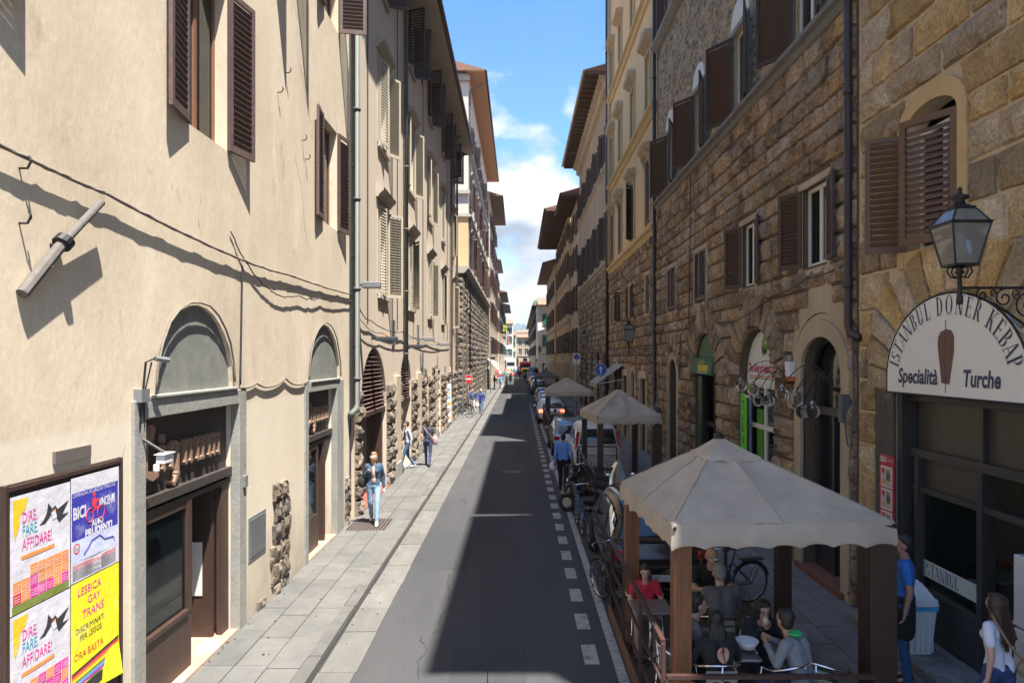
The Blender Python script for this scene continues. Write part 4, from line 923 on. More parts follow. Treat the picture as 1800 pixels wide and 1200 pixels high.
hs = [Hole(c, 1.1, z, z+h) for c in cz for z, h in ((11.4, 2.8), (16.4, 2.5), (21.2, 2.0))]
facade(WL3, 54, 87, 10.4, 26.6, hs, M['plasterP'], C3, name='upper_wall'); core(WL3, 54, 87, 26.6, .5, C3, z0=10.7)
WF4 = Wall('F', 54.0); mb = MB(); mb.quad(WF4.P(-14, 10.4), WF4.P(-4.0, 10.4), WF4.P(-4.0, 15.2), WF4.P(-14, 15.2)); mb.build('brick_gable', M['brick'], C3)
mb = MB(); mb.quad(WF4.P(-14, 15.2), WF4.P(-4.0, 15.2), WF4.P(-4.0, 26.6), WF4.P(-14, 26.6)); mb.build('gable_wall', M['plasterP'], C3); mb = MB(); mb.quad(WL3.P(87, 0), WL3.P(87, 26.6), WL3.P(87, 26.6, -9), WL3.P(87, 0, -9)); mb.build('end_wall', M['plasterP'], C3)
for q_ in ((-6.5, -3.85, 15.2, 15.45, 0, .15), (-6.5, -3.85, 17.0, 17.3, 0, .25), (-9, -3.85, 25.9, 26.3, 0, .3)): mb = MB(); WF4.box(mb, *q_); mb.build('band', M['trim'], C3)
for zz in (15.3, 20.5): mb = MB(); WL3.prof(mb, 54, 87, [(0, zz-.2), (.12, zz-.1), (.25, zz), (.25, zz+.08), (0, zz+.14)]); mb.build('string_course', M['trim'], C3)
for i, c in enumerate(cz):
    for j, (z, h) in enumerate(((11.4, 2.8), (16.4, 2.5), (21.2, 2.0))):
        window(WL3, C3, c, 1.1, z, h, 'offwhite', ('shut_maroon', 'shut_maroon', 'shut_brown')[j], ((160, 120), (165, 150), (20, 160))[(i+j) % 3], 'mesh', rec=.15, sill='trim', lintel='trim' if j < 2 else None, pitch=.12)
roof(WL3, 53.4, 87.3, 26.5, 1.35, C3, soff='soffit_o', gut='pipe_b', far=10)
downpipe(WL3, 54.3, 3, 25, 'pipe', C3, r=.07, off=.12, top=1.2)
downpipe(WL3, 86.5, 3, 25, 'pipe_c', C3, r=.09, off=.15)
WL4 = Wall('L', -3.75)
grid_building(WL4, 'maroon_shuttered_house', 'tall narrow house with maroon shutters and a deep dark eave on the left', 87.4, 107, 24.8, 1.6, 'plasterC', [(4.6, 2.2), (8.8, 2.6), (13.4, 2.4), (17.6, 2.2), (21.2, 1.8)], [90, 94, 98, 102, 105.4], 1.1, 'shut_maroon', soff='soffit_w', gh=[Hole(c, 1.8, .1, 3.3, .6, .4) for c in (90, 95, 100, 104.5)], strings=(4.2,), ang=(165, 140))
grid_building(WL4, 'low_roofed_house', 'cream house with a lower tiled eave farther down on the left', 107.2, 124, 19.4, .8, 'plasterC', [(4.8, 2.0), (8.6, 2.2), (12.4, 2.0), (15.8, 1.7)], [109.5, 113.5, 117.5, 121.5], 1.1, 'shut_brown', gh=[Hole(c, 2, .1, 3.3, .6, .4) for c in (111, 116, 121)], ang=(160, 35))
WL5 = Wall('L', -3.6)
grid_building(WL5, 'balcony_house', 'stone house with projecting balconies and a flower box on the left', 124.2, 148, 16.0, 1.3, 'plasterA', [(4.8, 2.0), (8.6, 2.2), (12.4, 2.0)], [127, 131, 135, 139, 143], 1.2, 'shut_dark', soff='soffit_w', gh=[Hole(c, 2, .1, 3.3, .6, .4) for c in (128, 134, 140)], ang=(160, 35))
bt = bpy.data.objects['balcony_house']
for (s, z) in ((127, 8.5), (127, 4.7), (135, 8.5)):
    mb = MB(); WL5.box(mb, s-1.3, s+1.3, z-.25, z-.1, 0, 1.1); mb.build('balcony', M['trim'], bt); mb = MB()
    for k in range(14): q = s-1.25+k*2.5/13; WL5.box(mb, q-.02, q+.02, z-.1, z+.9, 1.0, 1.05)
    WL5.box(mb, s-1.3, s+1.3, z+.9, z+.95, .98, 1.07); mb.build('railing', M['iron'], bt)
fl_ = MB(); rr = random.Random(3)
for k in range(260): c = Vector(WL5.P(127+rr.uniform(-1.2, 1.2), 8.5+rr.uniform(0, 1.5)*rr.random()+.3, 1.0+rr.uniform(-.2, .3))); a = Vector((rr.uniform(-1, 1), rr.uniform(-1, 1), rr.uniform(-1, 1))).normalized()*.16; b = a.orthogonal()*.7; fl_.quad(c-a, c+b, c+a, c-b)
tag(fl_.build('balcony_plants', flat('yellow_green', (.30, .34, .02))), 'yellow green plants trailing over the far balcony', 'plants')
grid_building(WL5, 'dark_roofed_house', 'narrow cream house with a wide dark eave near the end on the left', 148.2, 176, 15.5, 1.5, 'plasterP', [(4.8, 2.0), (8.6, 2.2), (12.2, 2.0)], [151, 156, 161, 166, 171], 1.2, 'shut_green', soff='soffit_w', gh=[Hole(c, 2, .1, 3.3, .6, .4) for c in (152, 158, 164, 170)], ang=(160, 35))
WF9 = Wall('F', 200)
grid_building(WF9, 'white_corner_house', 'white corner house with green shutters closing the left of the street', -9, -1.7, 13.9, .9, 'white', [(4.6, 2.0), (8.2, 2.2), (11.2, 1.6)], [-7.6, -5.2, -2.9], 1.0, 'shut_green', ang=(165, 165), gh=[Hole(-4, 2, .1, 3.3)])
WF10 = Wall('F', 236)
grid_building(WF10, 'cream_corner_house', 'cream corner house under a tiled roof behind the white corner house', -8, -.9, 11.6, .9, 'plasterA', [(4.4, 1.8), (7.8, 1.8)], [-6, -4, -2.2], 1.0, 'shut_green', ang=(165, 165))
WF11 = Wall('F', 270)
grid_building(WF11, 'grey_end_house', 'grey arcaded house facing up the street at its far end', -12, 12, 12.0, .7, 'plasterS', [(5.2, 2.4), (8.9, 2.0)], [-9.5, -7, -4.5, -2, .5, 3, 5.5, 8, 10.5], 1.3, None, frame='offwhite', surround='trim', gh=[Hole(c, 1.8, .1, 3.9, .9) for c in (-8, -4.5, -1.0, 2.5, 6)], strings=(4.6,))
WF12 = Wall('F', 330)
grid_building(WF12, 'white_upper_house', 'small white house with a red roof above the end of the street', -6.5, -1.5, 14.6, .6, 'white', [(11.4, 1.6)], [-5, -3], 1.1, 'shut_green', ang=(165, 165))
grid_building(Wall('F', 326), 'white_tall_house', 'white house with one green window rising above the end of the street', -1.0, 4.3, 15.8, .6, 'white', [(12.4, 1.8)], [.4, 2.6], 1.1, 'shut_green', ang=(165, 165))
# ================================================================ RIGHT SIDE
WR = Wall('R', 5.4)
def door_hole(c, w, z1, rise, dep=.5): return Hole(c, w, .1, z1, rise, dep)
# ---- kebab building
K = thing('golden_stone_palazzo', 'golden rusticated stone palazzo with the kebab shop at near right', 'building', (5.4, 7, 0))
kh = [Hole(8.42, 2.66, .1, 4.87, 1.25, .35), Hole(8.92, 1.15, 5.55, 7.45, .28, .25), Hole(4.6, 1.2, 5.55, 7.45, .3, .25), Hole(4.6, 2.4, .1, 4.8, 1.1, .35)]
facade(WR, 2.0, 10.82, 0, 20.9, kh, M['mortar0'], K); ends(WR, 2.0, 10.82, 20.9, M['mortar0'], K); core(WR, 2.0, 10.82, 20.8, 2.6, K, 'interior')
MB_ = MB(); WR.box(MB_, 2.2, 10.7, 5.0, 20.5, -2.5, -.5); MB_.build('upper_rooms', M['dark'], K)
kst = [(7.09, 9.75, 0, 3.62), ('arc', 8.42, 1.36, 3.62, 1.27), ('arc', 8.42, 2.16, 3.62, 2.05), (8.2, 9.62, 5.35, 7.0), ('arc', 8.92, .78, 6.9, .9), (3.9, 5.3, 5.4, 7.8), (3.4, 5.8, 0, 4.8), (9.75, 10.25, 0, 3.6)]
stones(WR, 2.2, 10.74, .1, 15.0, kst, M['stoneR0'], K, 'Kst', ch=(.36, .58), wr=(.45, 1.25), dep=.07, gap=.016, rough=.32, limit=290)
voussoirs(WR, 8.42, 1.37, 3.62, 1.28, .80, 15, M['stoneR0'], K, dep=.075)
mb = MB(); WR.prism(mb, [(8.16, 5.33), (9.66, 5.33), (9.66, 7.1), (9.55, 7.45), (9.3, 7.66), (8.92, 7.74), (8.5, 7.66), (8.26, 7.45), (8.16, 7.1)][::1], -.02, .035)
# ochre plaster surround ring: built from strips so the window stays open
mb = MB(); WR.box(mb, 8.16, 8.344, 5.33, 7.2, -.02, .05); WR.box(mb, 9.496, 9.66, 5.33, 7.2, -.02, .05); WR.box(mb, 8.344, 9.496, 5.33, 5.549, -.02, .045)
ap = arch_pts(8.92, .575, 7.17, .28, 10); op = arch_pts(8.92, .75, 7.2, .50, 10)
for i in range(10): WR.prism(mb, [ap[i], ap[i+1], op[i+1], op[i]], -.02, .048)
mb.build('window_surround', mat('ochre_plaster', (.50, .34, .16), .9, .1, 1, .2, 10), K)
window(WR, K, 8.92, 1.15, 5.55, 1.66, 'offwhite', None, rec=.18)
leaf(WR, K, 8.35, 5.56, 1.62, .74, 1, 28, M['shut_red'], 'obj', pitch=.085, fr=.085); leaf(WR, K, 9.49, 5.56, 1.62, .50, -1, 118, M['shut_red'], 'obj', pitch=.085, fr=.07)
mb = MB(); WR.box(mb, 9.76, 10.24, .1, 3.62, -.02, .05); mb.build('shop_pier', mat('dark_worn_stone', (.085, .07, .055), .9, .4, 2.5, .6, 14, stain=[((.25, .2, .15), .7, 2, .6)]), K)
# kebab shop front
fr = MB(); F0, F1 = 7.10, 9.74
WR.box(fr, F1-.10, F1, .34, 3.64, -.3, .0); WR.box(fr, F0, F0+.08, .34, 3.64, -.3, -.1)
WR.box(fr, F0+.08, F1-.10, 2.72, 2.84, -.3, -.12); WR.box(fr, F0+.08, F1-.10, 3.5, 3.64, -.3, -.12); WR.box(fr, F0+.08, F1-.1, 2.10+.14, 2.32, -.3, -.14)
for s in (8.18, 9.48): WR.box(fr, s-.045, s+.045, .34, 2.72, -.29, -.11)
WR.box(fr, 8.225, 9.435, .34, .95, -.28, -.13); WR.box(fr, 8.15, 8.20, 2.84, 3.5, -.28, -.14)
ksf = fr.build('shop_front', flat('anthracite_frame', (.035, .033, .033), .45), K, bevel=.005)
f = MB(); WR.box(f, 8.225, 9.435, .95, 2.24, -.215, -.205); f.build('pane', M['glassc'], ksf)
f = MB(); WR.box(f, 8.20, 9.6, 2.84, 3.5, -.235, -.22); WR.box(f, 7.2, 8.15, 2.84, 3.5, -.235, -.22); WR.box(f, 8.23, 9.43, 2.32, 2.72, -.235, -.22); f.build('transom_panel', mat('dusty_dark_panel', (.055, .045, .035), .4, .25, 3), ksf)
f = MB(); WR.box(f, 8.23, 9.43, 1.10, 1.32, -.20, -.194); f.build('window_band', mat('pale_green_band', (.50, .56, .50), .6), ksf)
f = MB(); WR.box(f, 6.3, 10.4, .0, .26, -.1, .42); f.build('step', mat('worn_grey_step', (.17, .16, .15), .85, .3, 2, .3, 14, stain=[((.33, .32, .3), .7, 1.5, .55)]), K, bevel=.015)
f = MB(); WR.box(f, 7.15, 9.6, .26, .3, -2.5, -.05); f.build('shop_floor', M['slabR'], K)
for (s0_, s1_, z_, c_, nm, lb) in ((8.3, 9.3, 1.45, (.30, .30, .28), 'counter', 'pale service counter behind the kebab window'),):
    t = thing('service_counter', lb, 'counter', WR.P(8.8, .3, -.8)); f = MB(); WR.box(f, s0_, s1_, .3, 1.35, -1.1, -.45); f.build('body', M['interior'], t); f = MB(); WR.box(f, s0_-.03, s1_+.03, 1.351, 1.39, -1.13, -.42); f.build('top', M['steel'], t)
rr = random.Random(4)
for k, c_ in enumerate(((.05, .16, .02), (.35, .03, .02), (.35, .15, .03), (.3, .28, .2))):
    f = MB(); WR.box(f, 8.36+k*.23, 8.56+k*.23, 1.392, 1.43, -.9, -.5)
    tr = thing('food_tray', ('tray of green salad on the kebab counter', 'tray of chopped tomato on the kebab counter', 'tray of orange carrots on the kebab counter', 'tray of white onions on the kebab counter')[k], 'tray', WR.P(8.46+k*.23, 1.39, -.7), 'food trays on the counter'); f.build('tray', M['steel'], tr)
    f = MB()
    for q in range(26): f.ball(WR.P(8.46+k*.23+rr.uniform(-.08, .08), 1.44+rr.uniform(0, .03), -.7+rr.uniform(-.17, .17)), (.02, .02, .015), 5, 3)
    f.build('filling', flat('food%d' % k, c_), tr)
kb = thing('kebab_spit', 'brown doner cone turning on its spit inside the kebab shop', 'kebab', WR.P(7.6, 1.2, -1.3)); f = MB(); f.lathe([(.09, 0), (.15, .3), (.17, .6), (.13, .75), (0, .8)], WR.P(7.6, 1.35, -1.2), 14); f.build('meat', flat('doner', (.20, .075, .03)), kb, smooth=True); f = MB(); f.tube([WR.P(7.6, 1.0, -1.2), WR.P(7.6, 2.4, -1.2)], .012, 6); f.build('rod', M['steel'], kb)
fg = thing('drinks_fridge', 'white drinks fridge at the kebab shop doorway on the right edge', 'fridge', WR.P(7.0, .3, .15)); f = MB(); WR.box(f, 6.72, 7.32, .27, .32+.9, -.1, .10); WR.box(f, 6.72, 7.32, 1.24, 2.0, -.1, .10); f.build('door', mat('fridge_white', (.48, .49, .52), .35), fg, bevel=.015); f = MB(); WR.box(f, 6.74, 7.3, .27, 1.99, -.16, -.101); f.build('cabinet', M['panel'], fg)
# sign
KS = thing('kebab_sign', 'white half round sign reading Istanbul Doner Kebap with a painted doner cone', 'sign', WR.P(8.42, 3.64, .05))
mb = MB(); ap = arch_pts(8.42, 1.36, 3.82, 1.06, 28); WR.prism(mb, [(8.42+1.36, 3.62)]+ap+[(8.42-1.36, 3.62)], .02, .12); mb.build('board', mat('sign_white', (.70, .68, .62), .5, .04, 1), KS)
mb = MB()
edge = [(8.42+1.37, 3.61)]+arch_pts(8.42, 1.375, 3.82, 1.075, 28)+[(8.42-1.37, 3.61)]
mb.tube([WR.P(s, z, .115) for s, z in edge], .014, 6, closed=True); mb.build('rim', M['iron'], KS)
def serif_glyph(ch):
    """list of polygons in a unit-high cell: thick and thin strokes with serifs"""
    T, t = .15, .045; P_ = []
    def v(x, w=T, a=0, b=1): P_.append([(x, a), (x+w, a), (x+w, b), (x, b)])
    def sf(x, y, w): P_.append([(x-w/2, y), (x+w/2, y), (x+w/2, y+.035), (x-w/2, y+.035)])
    def dg(x0, y0, x1, y1, w): P_.append([(x0, y0), (x0+w, y0), (x1+w, y1), (x1, y1)])
    def arc(cx, cy, rx, ry, a0, a1, T_=T, n=14):
        for i in range(n):
            a = radians(a0+(a1-a0)*i/n); b = radians(a0+(a1-a0)*(i+1)/n); wa = t+(T_-t)*abs(cos(a)); wb = t+(T_-t)*abs(cos(b))
            P_.append([(cx+rx*cos(a), cy+ry*sin(a)), (cx+rx*cos(b), cy+ry*sin(b)), (cx+(rx-wb)*cos(b), cy+(ry-t)*sin(b)), (cx+(rx-wa)*cos(a), cy+(ry-t)*sin(a))])
    w = .6
    if ch == 'I': v(.1); sf(.175, 0, .32); sf(.175, .965, .32); w = .35
    elif ch == 'S': arc(.27, .74, .23, .26, 20, 270); arc(.27, .26, .25, .265, -160, 90); w = .54
    elif ch == 'T': v(.25); P_.append([(0, .94), (.65, .94), (.65, 1), (0, 1)]); dg(.0, .78, .0, .95, .04); dg(.61, .78, .61, .95, .04); sf(.325, 0, .34); w = .65
    elif ch == 'A': dg(.03, 0, .30, 1, .045); dg(.50, 0, .27, 1, T); P_.append([(.14, .3), (.5, .3), (.5, .345), (.14, .345)]); sf(.06, 0, .24); sf(.58, 0, .30); w = .68
    elif ch == 'N': v(.07, .05); dg(.50, 0, .07, 1, T); v(.62, .05); sf(.10, 0, .24); sf(.10, .965, .2); sf(.645, .965, .24); w = .74
    elif ch == 'B': v(.08); arc(.26, .755, .27, .245, -90, 90); arc(.28, .265, .29, .265, -90, 90); sf(.13, 0, .3); sf(.13, .965, .3); P_.append([(.2, .955), (.28, .955), (.28, 1), (.2, 1)]); w = .6
    elif ch == 'U': v(.07, T, .25, 1); v(.52, .05, .25, 1); arc(.32, .27, .25, .27, 180, 360); sf(.14, .965, .28); sf(.545, .965, .2); w = .68
    elif ch == 'L': v(.08); P_.append([(.2, 0), (.55, 0), (.55, .045), (.2, .045)]); dg(.51, .0, .51, .2, .04); sf(.15, .965, .28); sf(.15, 0, .26); w = .58
    elif ch == 'D': v(.08); arc(.24, .5, .40, .5, -90, 90); sf(.13, 0, .26); sf(.13, .965, .26); w = .7
    elif ch == 'O': arc(.35, .5, .34, .51, 0, 360, n=26); w = .72
    elif ch == 'E': v(.08); [P_.append([(.2, y), (x, y), (x, y+.045), (.2, y+.045)]) for y, x in ((0, .55), (.48, .45), (.955, .53))]; dg(.51, 0, .51, .2, .04); dg(.49, .82, .49, 1, .04); dg(.43, .4, .43, .6, .03); sf(.13, 0, .24); sf(.13, .965, .24); w = .6
    elif ch == 'R': v(.08); arc(.25, .74, .26, .26, -90, 90); dg(.48, 0, .26, .48, T); sf(.13, 0, .3); sf(.13, .965, .26); sf(.6, 0, .18); w = .66
    elif ch == 'K': v(.08); dg(.20, .42, .52, 1, .045); dg(.48, 0, .26, .55, T); sf(.13, 0, .3); sf(.13, .965, .3); sf(.58, 0, .26); sf(.56, .965, .22); w = .68
    elif ch == 'P': v(.08); arc(.25, .72, .28, .28, -90, 90); sf(.15, 0, .32); sf(.13, .965, .26); w = .58
    else: w = .3
    return P_, w
def serif_text(W, txt, place, size, m, parent, xs=1., name='letter', d=.124):
    """place(x) -> (s, z, angle) of the baseline at running length x"""
    x = 0
    for ch in txt:
        P_, w = serif_glyph(ch); w *= xs
        if P_:
            s0, z0, an = place(x+w*size/2); mb = MB()
            for i, p in enumerate(P_):
                q = []
                for (a, b) in p:
                    lx = (a*xs-w/2)*size; ly = b*size; q.append(W.P(s0+W.sg*(lx*cos(an)-ly*sin(an)), z0+lx*sin(an)+ly*cos(an), d+i*.00004))
                mb.add(q, [tuple(range(len(q)))])
            mb.build(name, m, parent)
        x += (w+.07)*size
    return x
ink = flat('navy_ink', (.03, .035, .085), .5)
tot = sum(serif_glyph(ch)[1]*.84+.07 for ch in 'ISTANBUL DONER KEBAP')*.235
def place_arc(x):
    th = radians(180-9)-x/tot*radians(162); rx, rz = 1.08, .80
    ang = math.atan2(rz*cos(th), -rx*sin(th)) ; s = 8.42-WR.sg*0+W_sg(rx*cos(th)); z = 3.83+rz*sin(th)
    an = math.atan2(-rz*cos(th)*-1, rx*sin(th)) if False else math.atan2(-(rz*cos(th)), (rx*sin(th)))
    return s, z, an
def W_sg(v): return WR.sg*v
serif_text(WR, 'ISTANBUL DONER KEBAP', place_arc, .235, ink, KS, xs=.84)
wtext(WR, 9.50, 3.76, .124, 'Specialità', .275, ink, KS, xs=.87, bold=.008, shear=.15); wtext(WR, 8.12, 3.76, .124, 'Turche', .275, ink, KS, xs=.80, bold=.008, shear=.15)
mb = MB(); WR.prism(mb, [(8.42-.14, 4.36), (8.42-.09, 4.43), (8.42, 4.45), (8.42+.12, 4.42), (8.42+.17, 4.35), (8.42+.18, 4.25), (8.42+.10, 3.78), (8.42-.05, 3.77), (8.42-.14, 4.18)], .1215, .126); mb.build('painted_cone', mat('doner_print', (.13, .065, .045), .6, .3, 12), KS)
mb = MB(); mb.tube([WR.P(8.44, 3.66, .127), WR.P(8.44, 4.56, .127)], .004, 4); mb.build('painted_rod', ink, KS)
x0 = [0]
serif_text(WR, 'ISTANBUL', lambda x: (9.42-x, 1.125, 0), .17, flat('blue_ink', (.03, .06, .25)), ksf, xs=.80, d=-.192, name='window_letter')
# drinks poster on the pier
PC = thing('menu_poster', 'tall red and white drinks and kebab menu poster on the stone pier', 'poster', WR.P(10.0, 1.5, .06))
mb = MB(); WR.box(mb, 9.72, 10.10, 1.55, 2.68, .05, .062); mb.build('sheet', flat('menu_red', (.42, .012, .025), .4), PC)
wtext(WR, 10.08, 2.585, .064, 'QUI', .10, M['plastic_w'], PC, xs=.95, bold=.004); wtext(WR, 9.88, 2.60, .064, 'Coca-Cola', .055, M['plastic_w'], PC, xs=.62, shear=.4)
for k in range(3):
    z = 2.22-k*.325; mb = MB(); WR.box(mb, 9.76, 10.06, z, z+.30, .0625, .065); mb.build('photo_panel', M['plastic_w'], PC)
    mb = MB(); WR.box(mb, 9.78, 10.04, z+.02, z+.28, .0655, .067); mb.build('photo', flat('photo_grey', (.42, .40, .38)), PC)
    for q in (9.83, 9.88): mb = MB(); WR.prism(mb, [(q-.02, z+.1), (q+.02, z+.1), (q+.02, z+.19), (q+.008, z+.23), (q+.008, z+.26), (q-.008, z+.26), (q-.008, z+.23), (q-.02, z+.19)], .067, .069); mb.build('printed_bottle', flat('cola', (.10, .015, .01)), PC)
    mb = MB(); mb.add([WR.P(9.96+.07*cos(a*pi/7), z+.075+.035*sin(a*pi/7), .0682) for a in range(14)], [tuple(range(14))]); mb.build('printed_kebab', flat('bun', (.5, .3, .12)), PC)
    mb = MB(); mb.add([WR.P(9.99+.045*cos(a*pi/7), z+.23+.04*sin(a*pi/7), .0684) for a in range(14)], [tuple(range(14))]); mb.build('printed_disc', M['red'], PC)
wtext(WR, 10.05, 1.57, .064, 'Coca-Cola', .055, M['plastic_w'], PC, xs=.7, shear=.4)
roof(WR, 2.0, 10.8, 20.9, 1.5, K, gut='pipe_b')

# ---- brown stone palazzo
P1 = thing('brown_stone_palazzo', 'long brown rusticated stone palazzo with shuttered windows and arched shops on the right', 'building', (5.4, 18, 0))
T0, T1 = 10.84, 26.4
up_c = [12.85, 16.65, 20.45, 24.3]; mid_c = [(12.42, 1.1), (16.0, 1.0), (20.2, 1.25), (24.0, 1.25)]
ph = [door_hole(12.15, 1.6, 4.47, .62, .35), door_hole(15.55, 2.3, 4.75, 1.1, .28), door_hole(19.75, 2.3, 4.8, 1.1, .4), door_hole(23.75, 1.2, 4.05, .6, .4)]
for c in up_c: ph.append(Hole(c, 1.1, 10.05, 12.15, 0, .2)); ph.append(Hole(c, 1.1, 16.1, 18.1, 0, .2))
for c, w in mid_c: ph.append(Hole(c, w, 5.78, 7.25, 0, .22))
facade(WR, T0, T1, 0, 10.0, [h for h in ph if h.z0 < 9], M['mortar'], P1); facade(WR, T0, T1, 10.0, 21.4, [h for h in ph if h.z0 > 9], M['rubblem'], P1, name='upper_wall')
ends(WR, T0, T1, 21.4, M['rubblem'], P1); core(WR, T0, T1, 21.3, 1.3, P1, 'dark')
dec = [(11.0, 13.3, .0, 4.0), ('arc', 12.15, 1.2, 3.85, 1.45), (15.55-1.15, 16.7, 0, 3.65), ('arc', 15.55, 1.17, 3.65, 1.12), ('arc', 15.55, 1.9, 3.65, 1.85), (18.6, 20.9, 0, 3.7), ('arc', 19.75, 1.17, 3.7, 1.12), ('arc', 19.75, 1.9, 3.7, 1.85), (22.95, 24.55, 0, 3.6), ('arc', 23.75, .82, 3.5, .95)]
for c, w in mid_c: dec.append((c-w/2-.16, c+w/2+.16, 5.66, 7.40))
stones(WR, T0+.05, T1-.05, .1, 9.86, dec, M['stoneR'], P1, 'Rst', ch=(.34, .50), wr=(.4, 1.0), dep=.085, gap=.026, rough=.42, limit=300)
for c in (15.55, 19.75): voussoirs(WR, c, 1.17, 3.66, 1.12, .74, 13, M['stoneR'], P1, dep=.09)
voussoirs(WR, 23.75, .83, 3.5, .95, .55, 11, M['stoneR'], P1, dep=.07)
# rubble stones scattered in the rendered upper wall
rb = MB(); rr = random.Random(6)
for k in range(2600):
    s = rr.uniform(T0+.1, T1-.1); z = rr.uniform(10.15, 16)
    if any(h.s0-.25 < s < h.s1+.25 and h.z0-.1 < z < h.z1+.75 for h in ph): continue
    b, me = rr.choice(protos('rub', M['rubble'], 5, .5)); w = rr.uniform(.1, .28); h = rr.uniform(.07, .16); rb.tint = rr.random(); sl = rr.uniform(-.3, .3)
    rb.add([WR.P(s+v[1]*w, z+v[2]*h+v[1]*w*sl, v[0]*.025) for v in b.v], b.f)
rb.build('rubble', M['rubble'], P1, smooth=True, kind='stuff')
mb = MB(); WR.prof(mb, T0, T1, [(0, 9.78), (.10, 9.80), (.16, 9.90), (.26, 9.93), (.26, 10.02), (0, 10.04)]); mb.build('ledge', mat('grey_ledge', (.17, .16, .15), .85, .2, 2, .3, 14), P1)
mb = MB(); WR.prof(mb, T0, T1, [(0, 15.8), (.10, 15.82), (.3, 15.95), (.3, 16.05), (0, 16.07)]); mb.build('upper_ledge', M['greystone'], P1)
for i, c in enumerate(up_c):
    window(WR, P1, c, 1.1, 10.05, 2.1, 'offwhite', 'shut_dark', (158, 147), 'obj' if i < 2 else 'mesh', rec=.12, pitch=.065, sw=.84, frw=.06, mull=True)
    mb = MB(); WR.box(mb, c-.68, c-.55, 10.05, 12.2, -.02, .04); WR.box(mb, c+.55, c+.68, 10.05, 12.2, -.02, .04); WR.box(mb, c-.68, c+.68, 12.151, 12.28, -.02, .045); mb.build('surround', M['greystone'], P1)
    mb = MB(); ap = arch_pts(c, .66, 12.285, .60, 14); WR.prism(mb, ap, -.02, .03); mb.build('lunette', M['white'], P1)
    window(WR, P1, c, 1.1, 16.1, 2.0, 'offwhite', 'shut_dark', (160, 150), 'mesh', rec=.12)
for i, (c, w) in enumerate(mid_c):
    z0, h = 5.78, 1.47
    if i < 2: window(WR, P1, c, w, z0, h, 'offwhite', 'shut_dark', (165, 150), 'obj', rec=.10, pitch=.075, curtain=True, glass='glassc', sw=.52)
    else: window(WR, P1, c, w, z0, h, 'offwhite', 'shut_dark', (2, 2), 'obj' if i == 2 else 'mesh', rec=.14, pitch=.075)
    mb = MB(); t = .13
    for a, b, p, q in ((c-w/2-t, c-w/2, z0-.06, z0+h+t), (c+w/2, c+w/2+t, z0-.06, z0+h+t), (c-w/2, c+w/2, z0+h+.002, z0+h+t), (c-w/2-t, c+w/2+t, z0-.16, z0-.062)): WR.box(mb, a, b, p, q, -.02, .045)
    mb.build('surround', M['trim'] if i > 1 else M['plasterS'], P1)
# arched plaster surrounds and doors
def arch_ring(W, c, rx, zs, rz, t, z0, d, m, parent, name='arch_surround', n=20):
    mb = MB(); a = arch_pts(c, rx, zs, rz, n); b = arch_pts(c, rx+t, zs, rz+t, n)
    for i in range(n): W.prism(mb, [a[i], a[i+1], b[i+1], b[i]], -.02, d)
    W.box(mb, c-rx-t, c-rx, z0, zs, -.02, d); W.box(mb, c+rx, c+rx+t, z0, zs, -.02, d); return mb.build(name, M[m], parent)
arch_ring(WR, 12.15, .80, 3.85, .62, .30, .1, .06, 'plasterS', P1); arch_ring(WR, 12.15, 1.102, 3.85, .925, .10, 3.3, .03, 'plasterS', P1, 'plaster_patch')
mb = MB(); op = arch_pts(12.2, 1.22, 4.0, 1.45, 16); ip = arch_pts(12.2, 1.15, 3.9, 1.0, 16)
for i in range(16): WR.prism(mb, [ip[i], ip[i+1], op[i+1], op[i]], -.02, .028)
mb.build('faded_plaster', M['plasterS'], P1)
arch_ring(WR, 23.75, .60, 3.45, .60, .24, .1, .07, 'plasterS', P1)
d = MB(); WR.box(d, 11.40, 11.52, .12, 3.8, -.3, -.2); WR.box(d, 12.78, 12.90, .12, 3.8, -.3, -.2); WR.box(d, 11.52, 12.78, 3.05, 3.2, -.3, -.18); WR.box(d, 12.2, 12.78, .12, .9, -.28, -.22); WR.box(d, 12.12, 12.2, .12, 3.05, -.3, -.2); dd = d.build('door', flat('charcoal_door', (.03, .03, .034), .4), P1, bevel=.008)
mb = MB(); mb.tube([WR.P(s, z, -.2) for s, z in arch_pts(12.15, .76, 3.85, .58, 16)], .035, 6); mb.build('fanlight_frame', M['iron'], dd)
mb = MB(); WR.prism(mb, arch_pts(12.15, .76, 3.85, .58, 16)+[(11.4, 3.2), (12.9, 3.2)], -.27, -.25); mb.build('fanlight', M['glassc'], dd)
mb = MB(); WR.box(mb, 12.2, 12.78, .9, 3.05, -.26, -.25); mb.build('pane', M['glassc'], dd)
mb = MB(); mb.tube([WR.P(s, z, -.19) for s, z in [(11.5, 2.0), (11.55, 1.7), (11.75, 1.45), (12.05, 1.38), (12.18, 1.42)]], .03, 6); mb.build('curved_rail', M['steel'], dd)
mb = MB(); WR.box(mb, 11.2, 13.1, .08, .22, -.5, .12); mb.build('doorstep', mat('terracotta_step', (.20, .08, .05), .7, .2, 3), P1)
fgr = thing('shop_mannequin', 'small wooden mannequin figure glowing inside the dark glass door', 'mannequin', WR.P(11.8, 1.0, -.5)); mb = MB(); q = WR.P(11.75, 1.15, -.55); mb.ball((q[0], q[1], q[2]+.42), (.045, .045, .055)); mb.lathe([(.05, 0), (.075, .15), (.05, .22), (.085, .33), (.03, .38)], q, 10); mb.build('body', flat('lit_wood', (.55, .28, .09)), fgr, smooth=True)
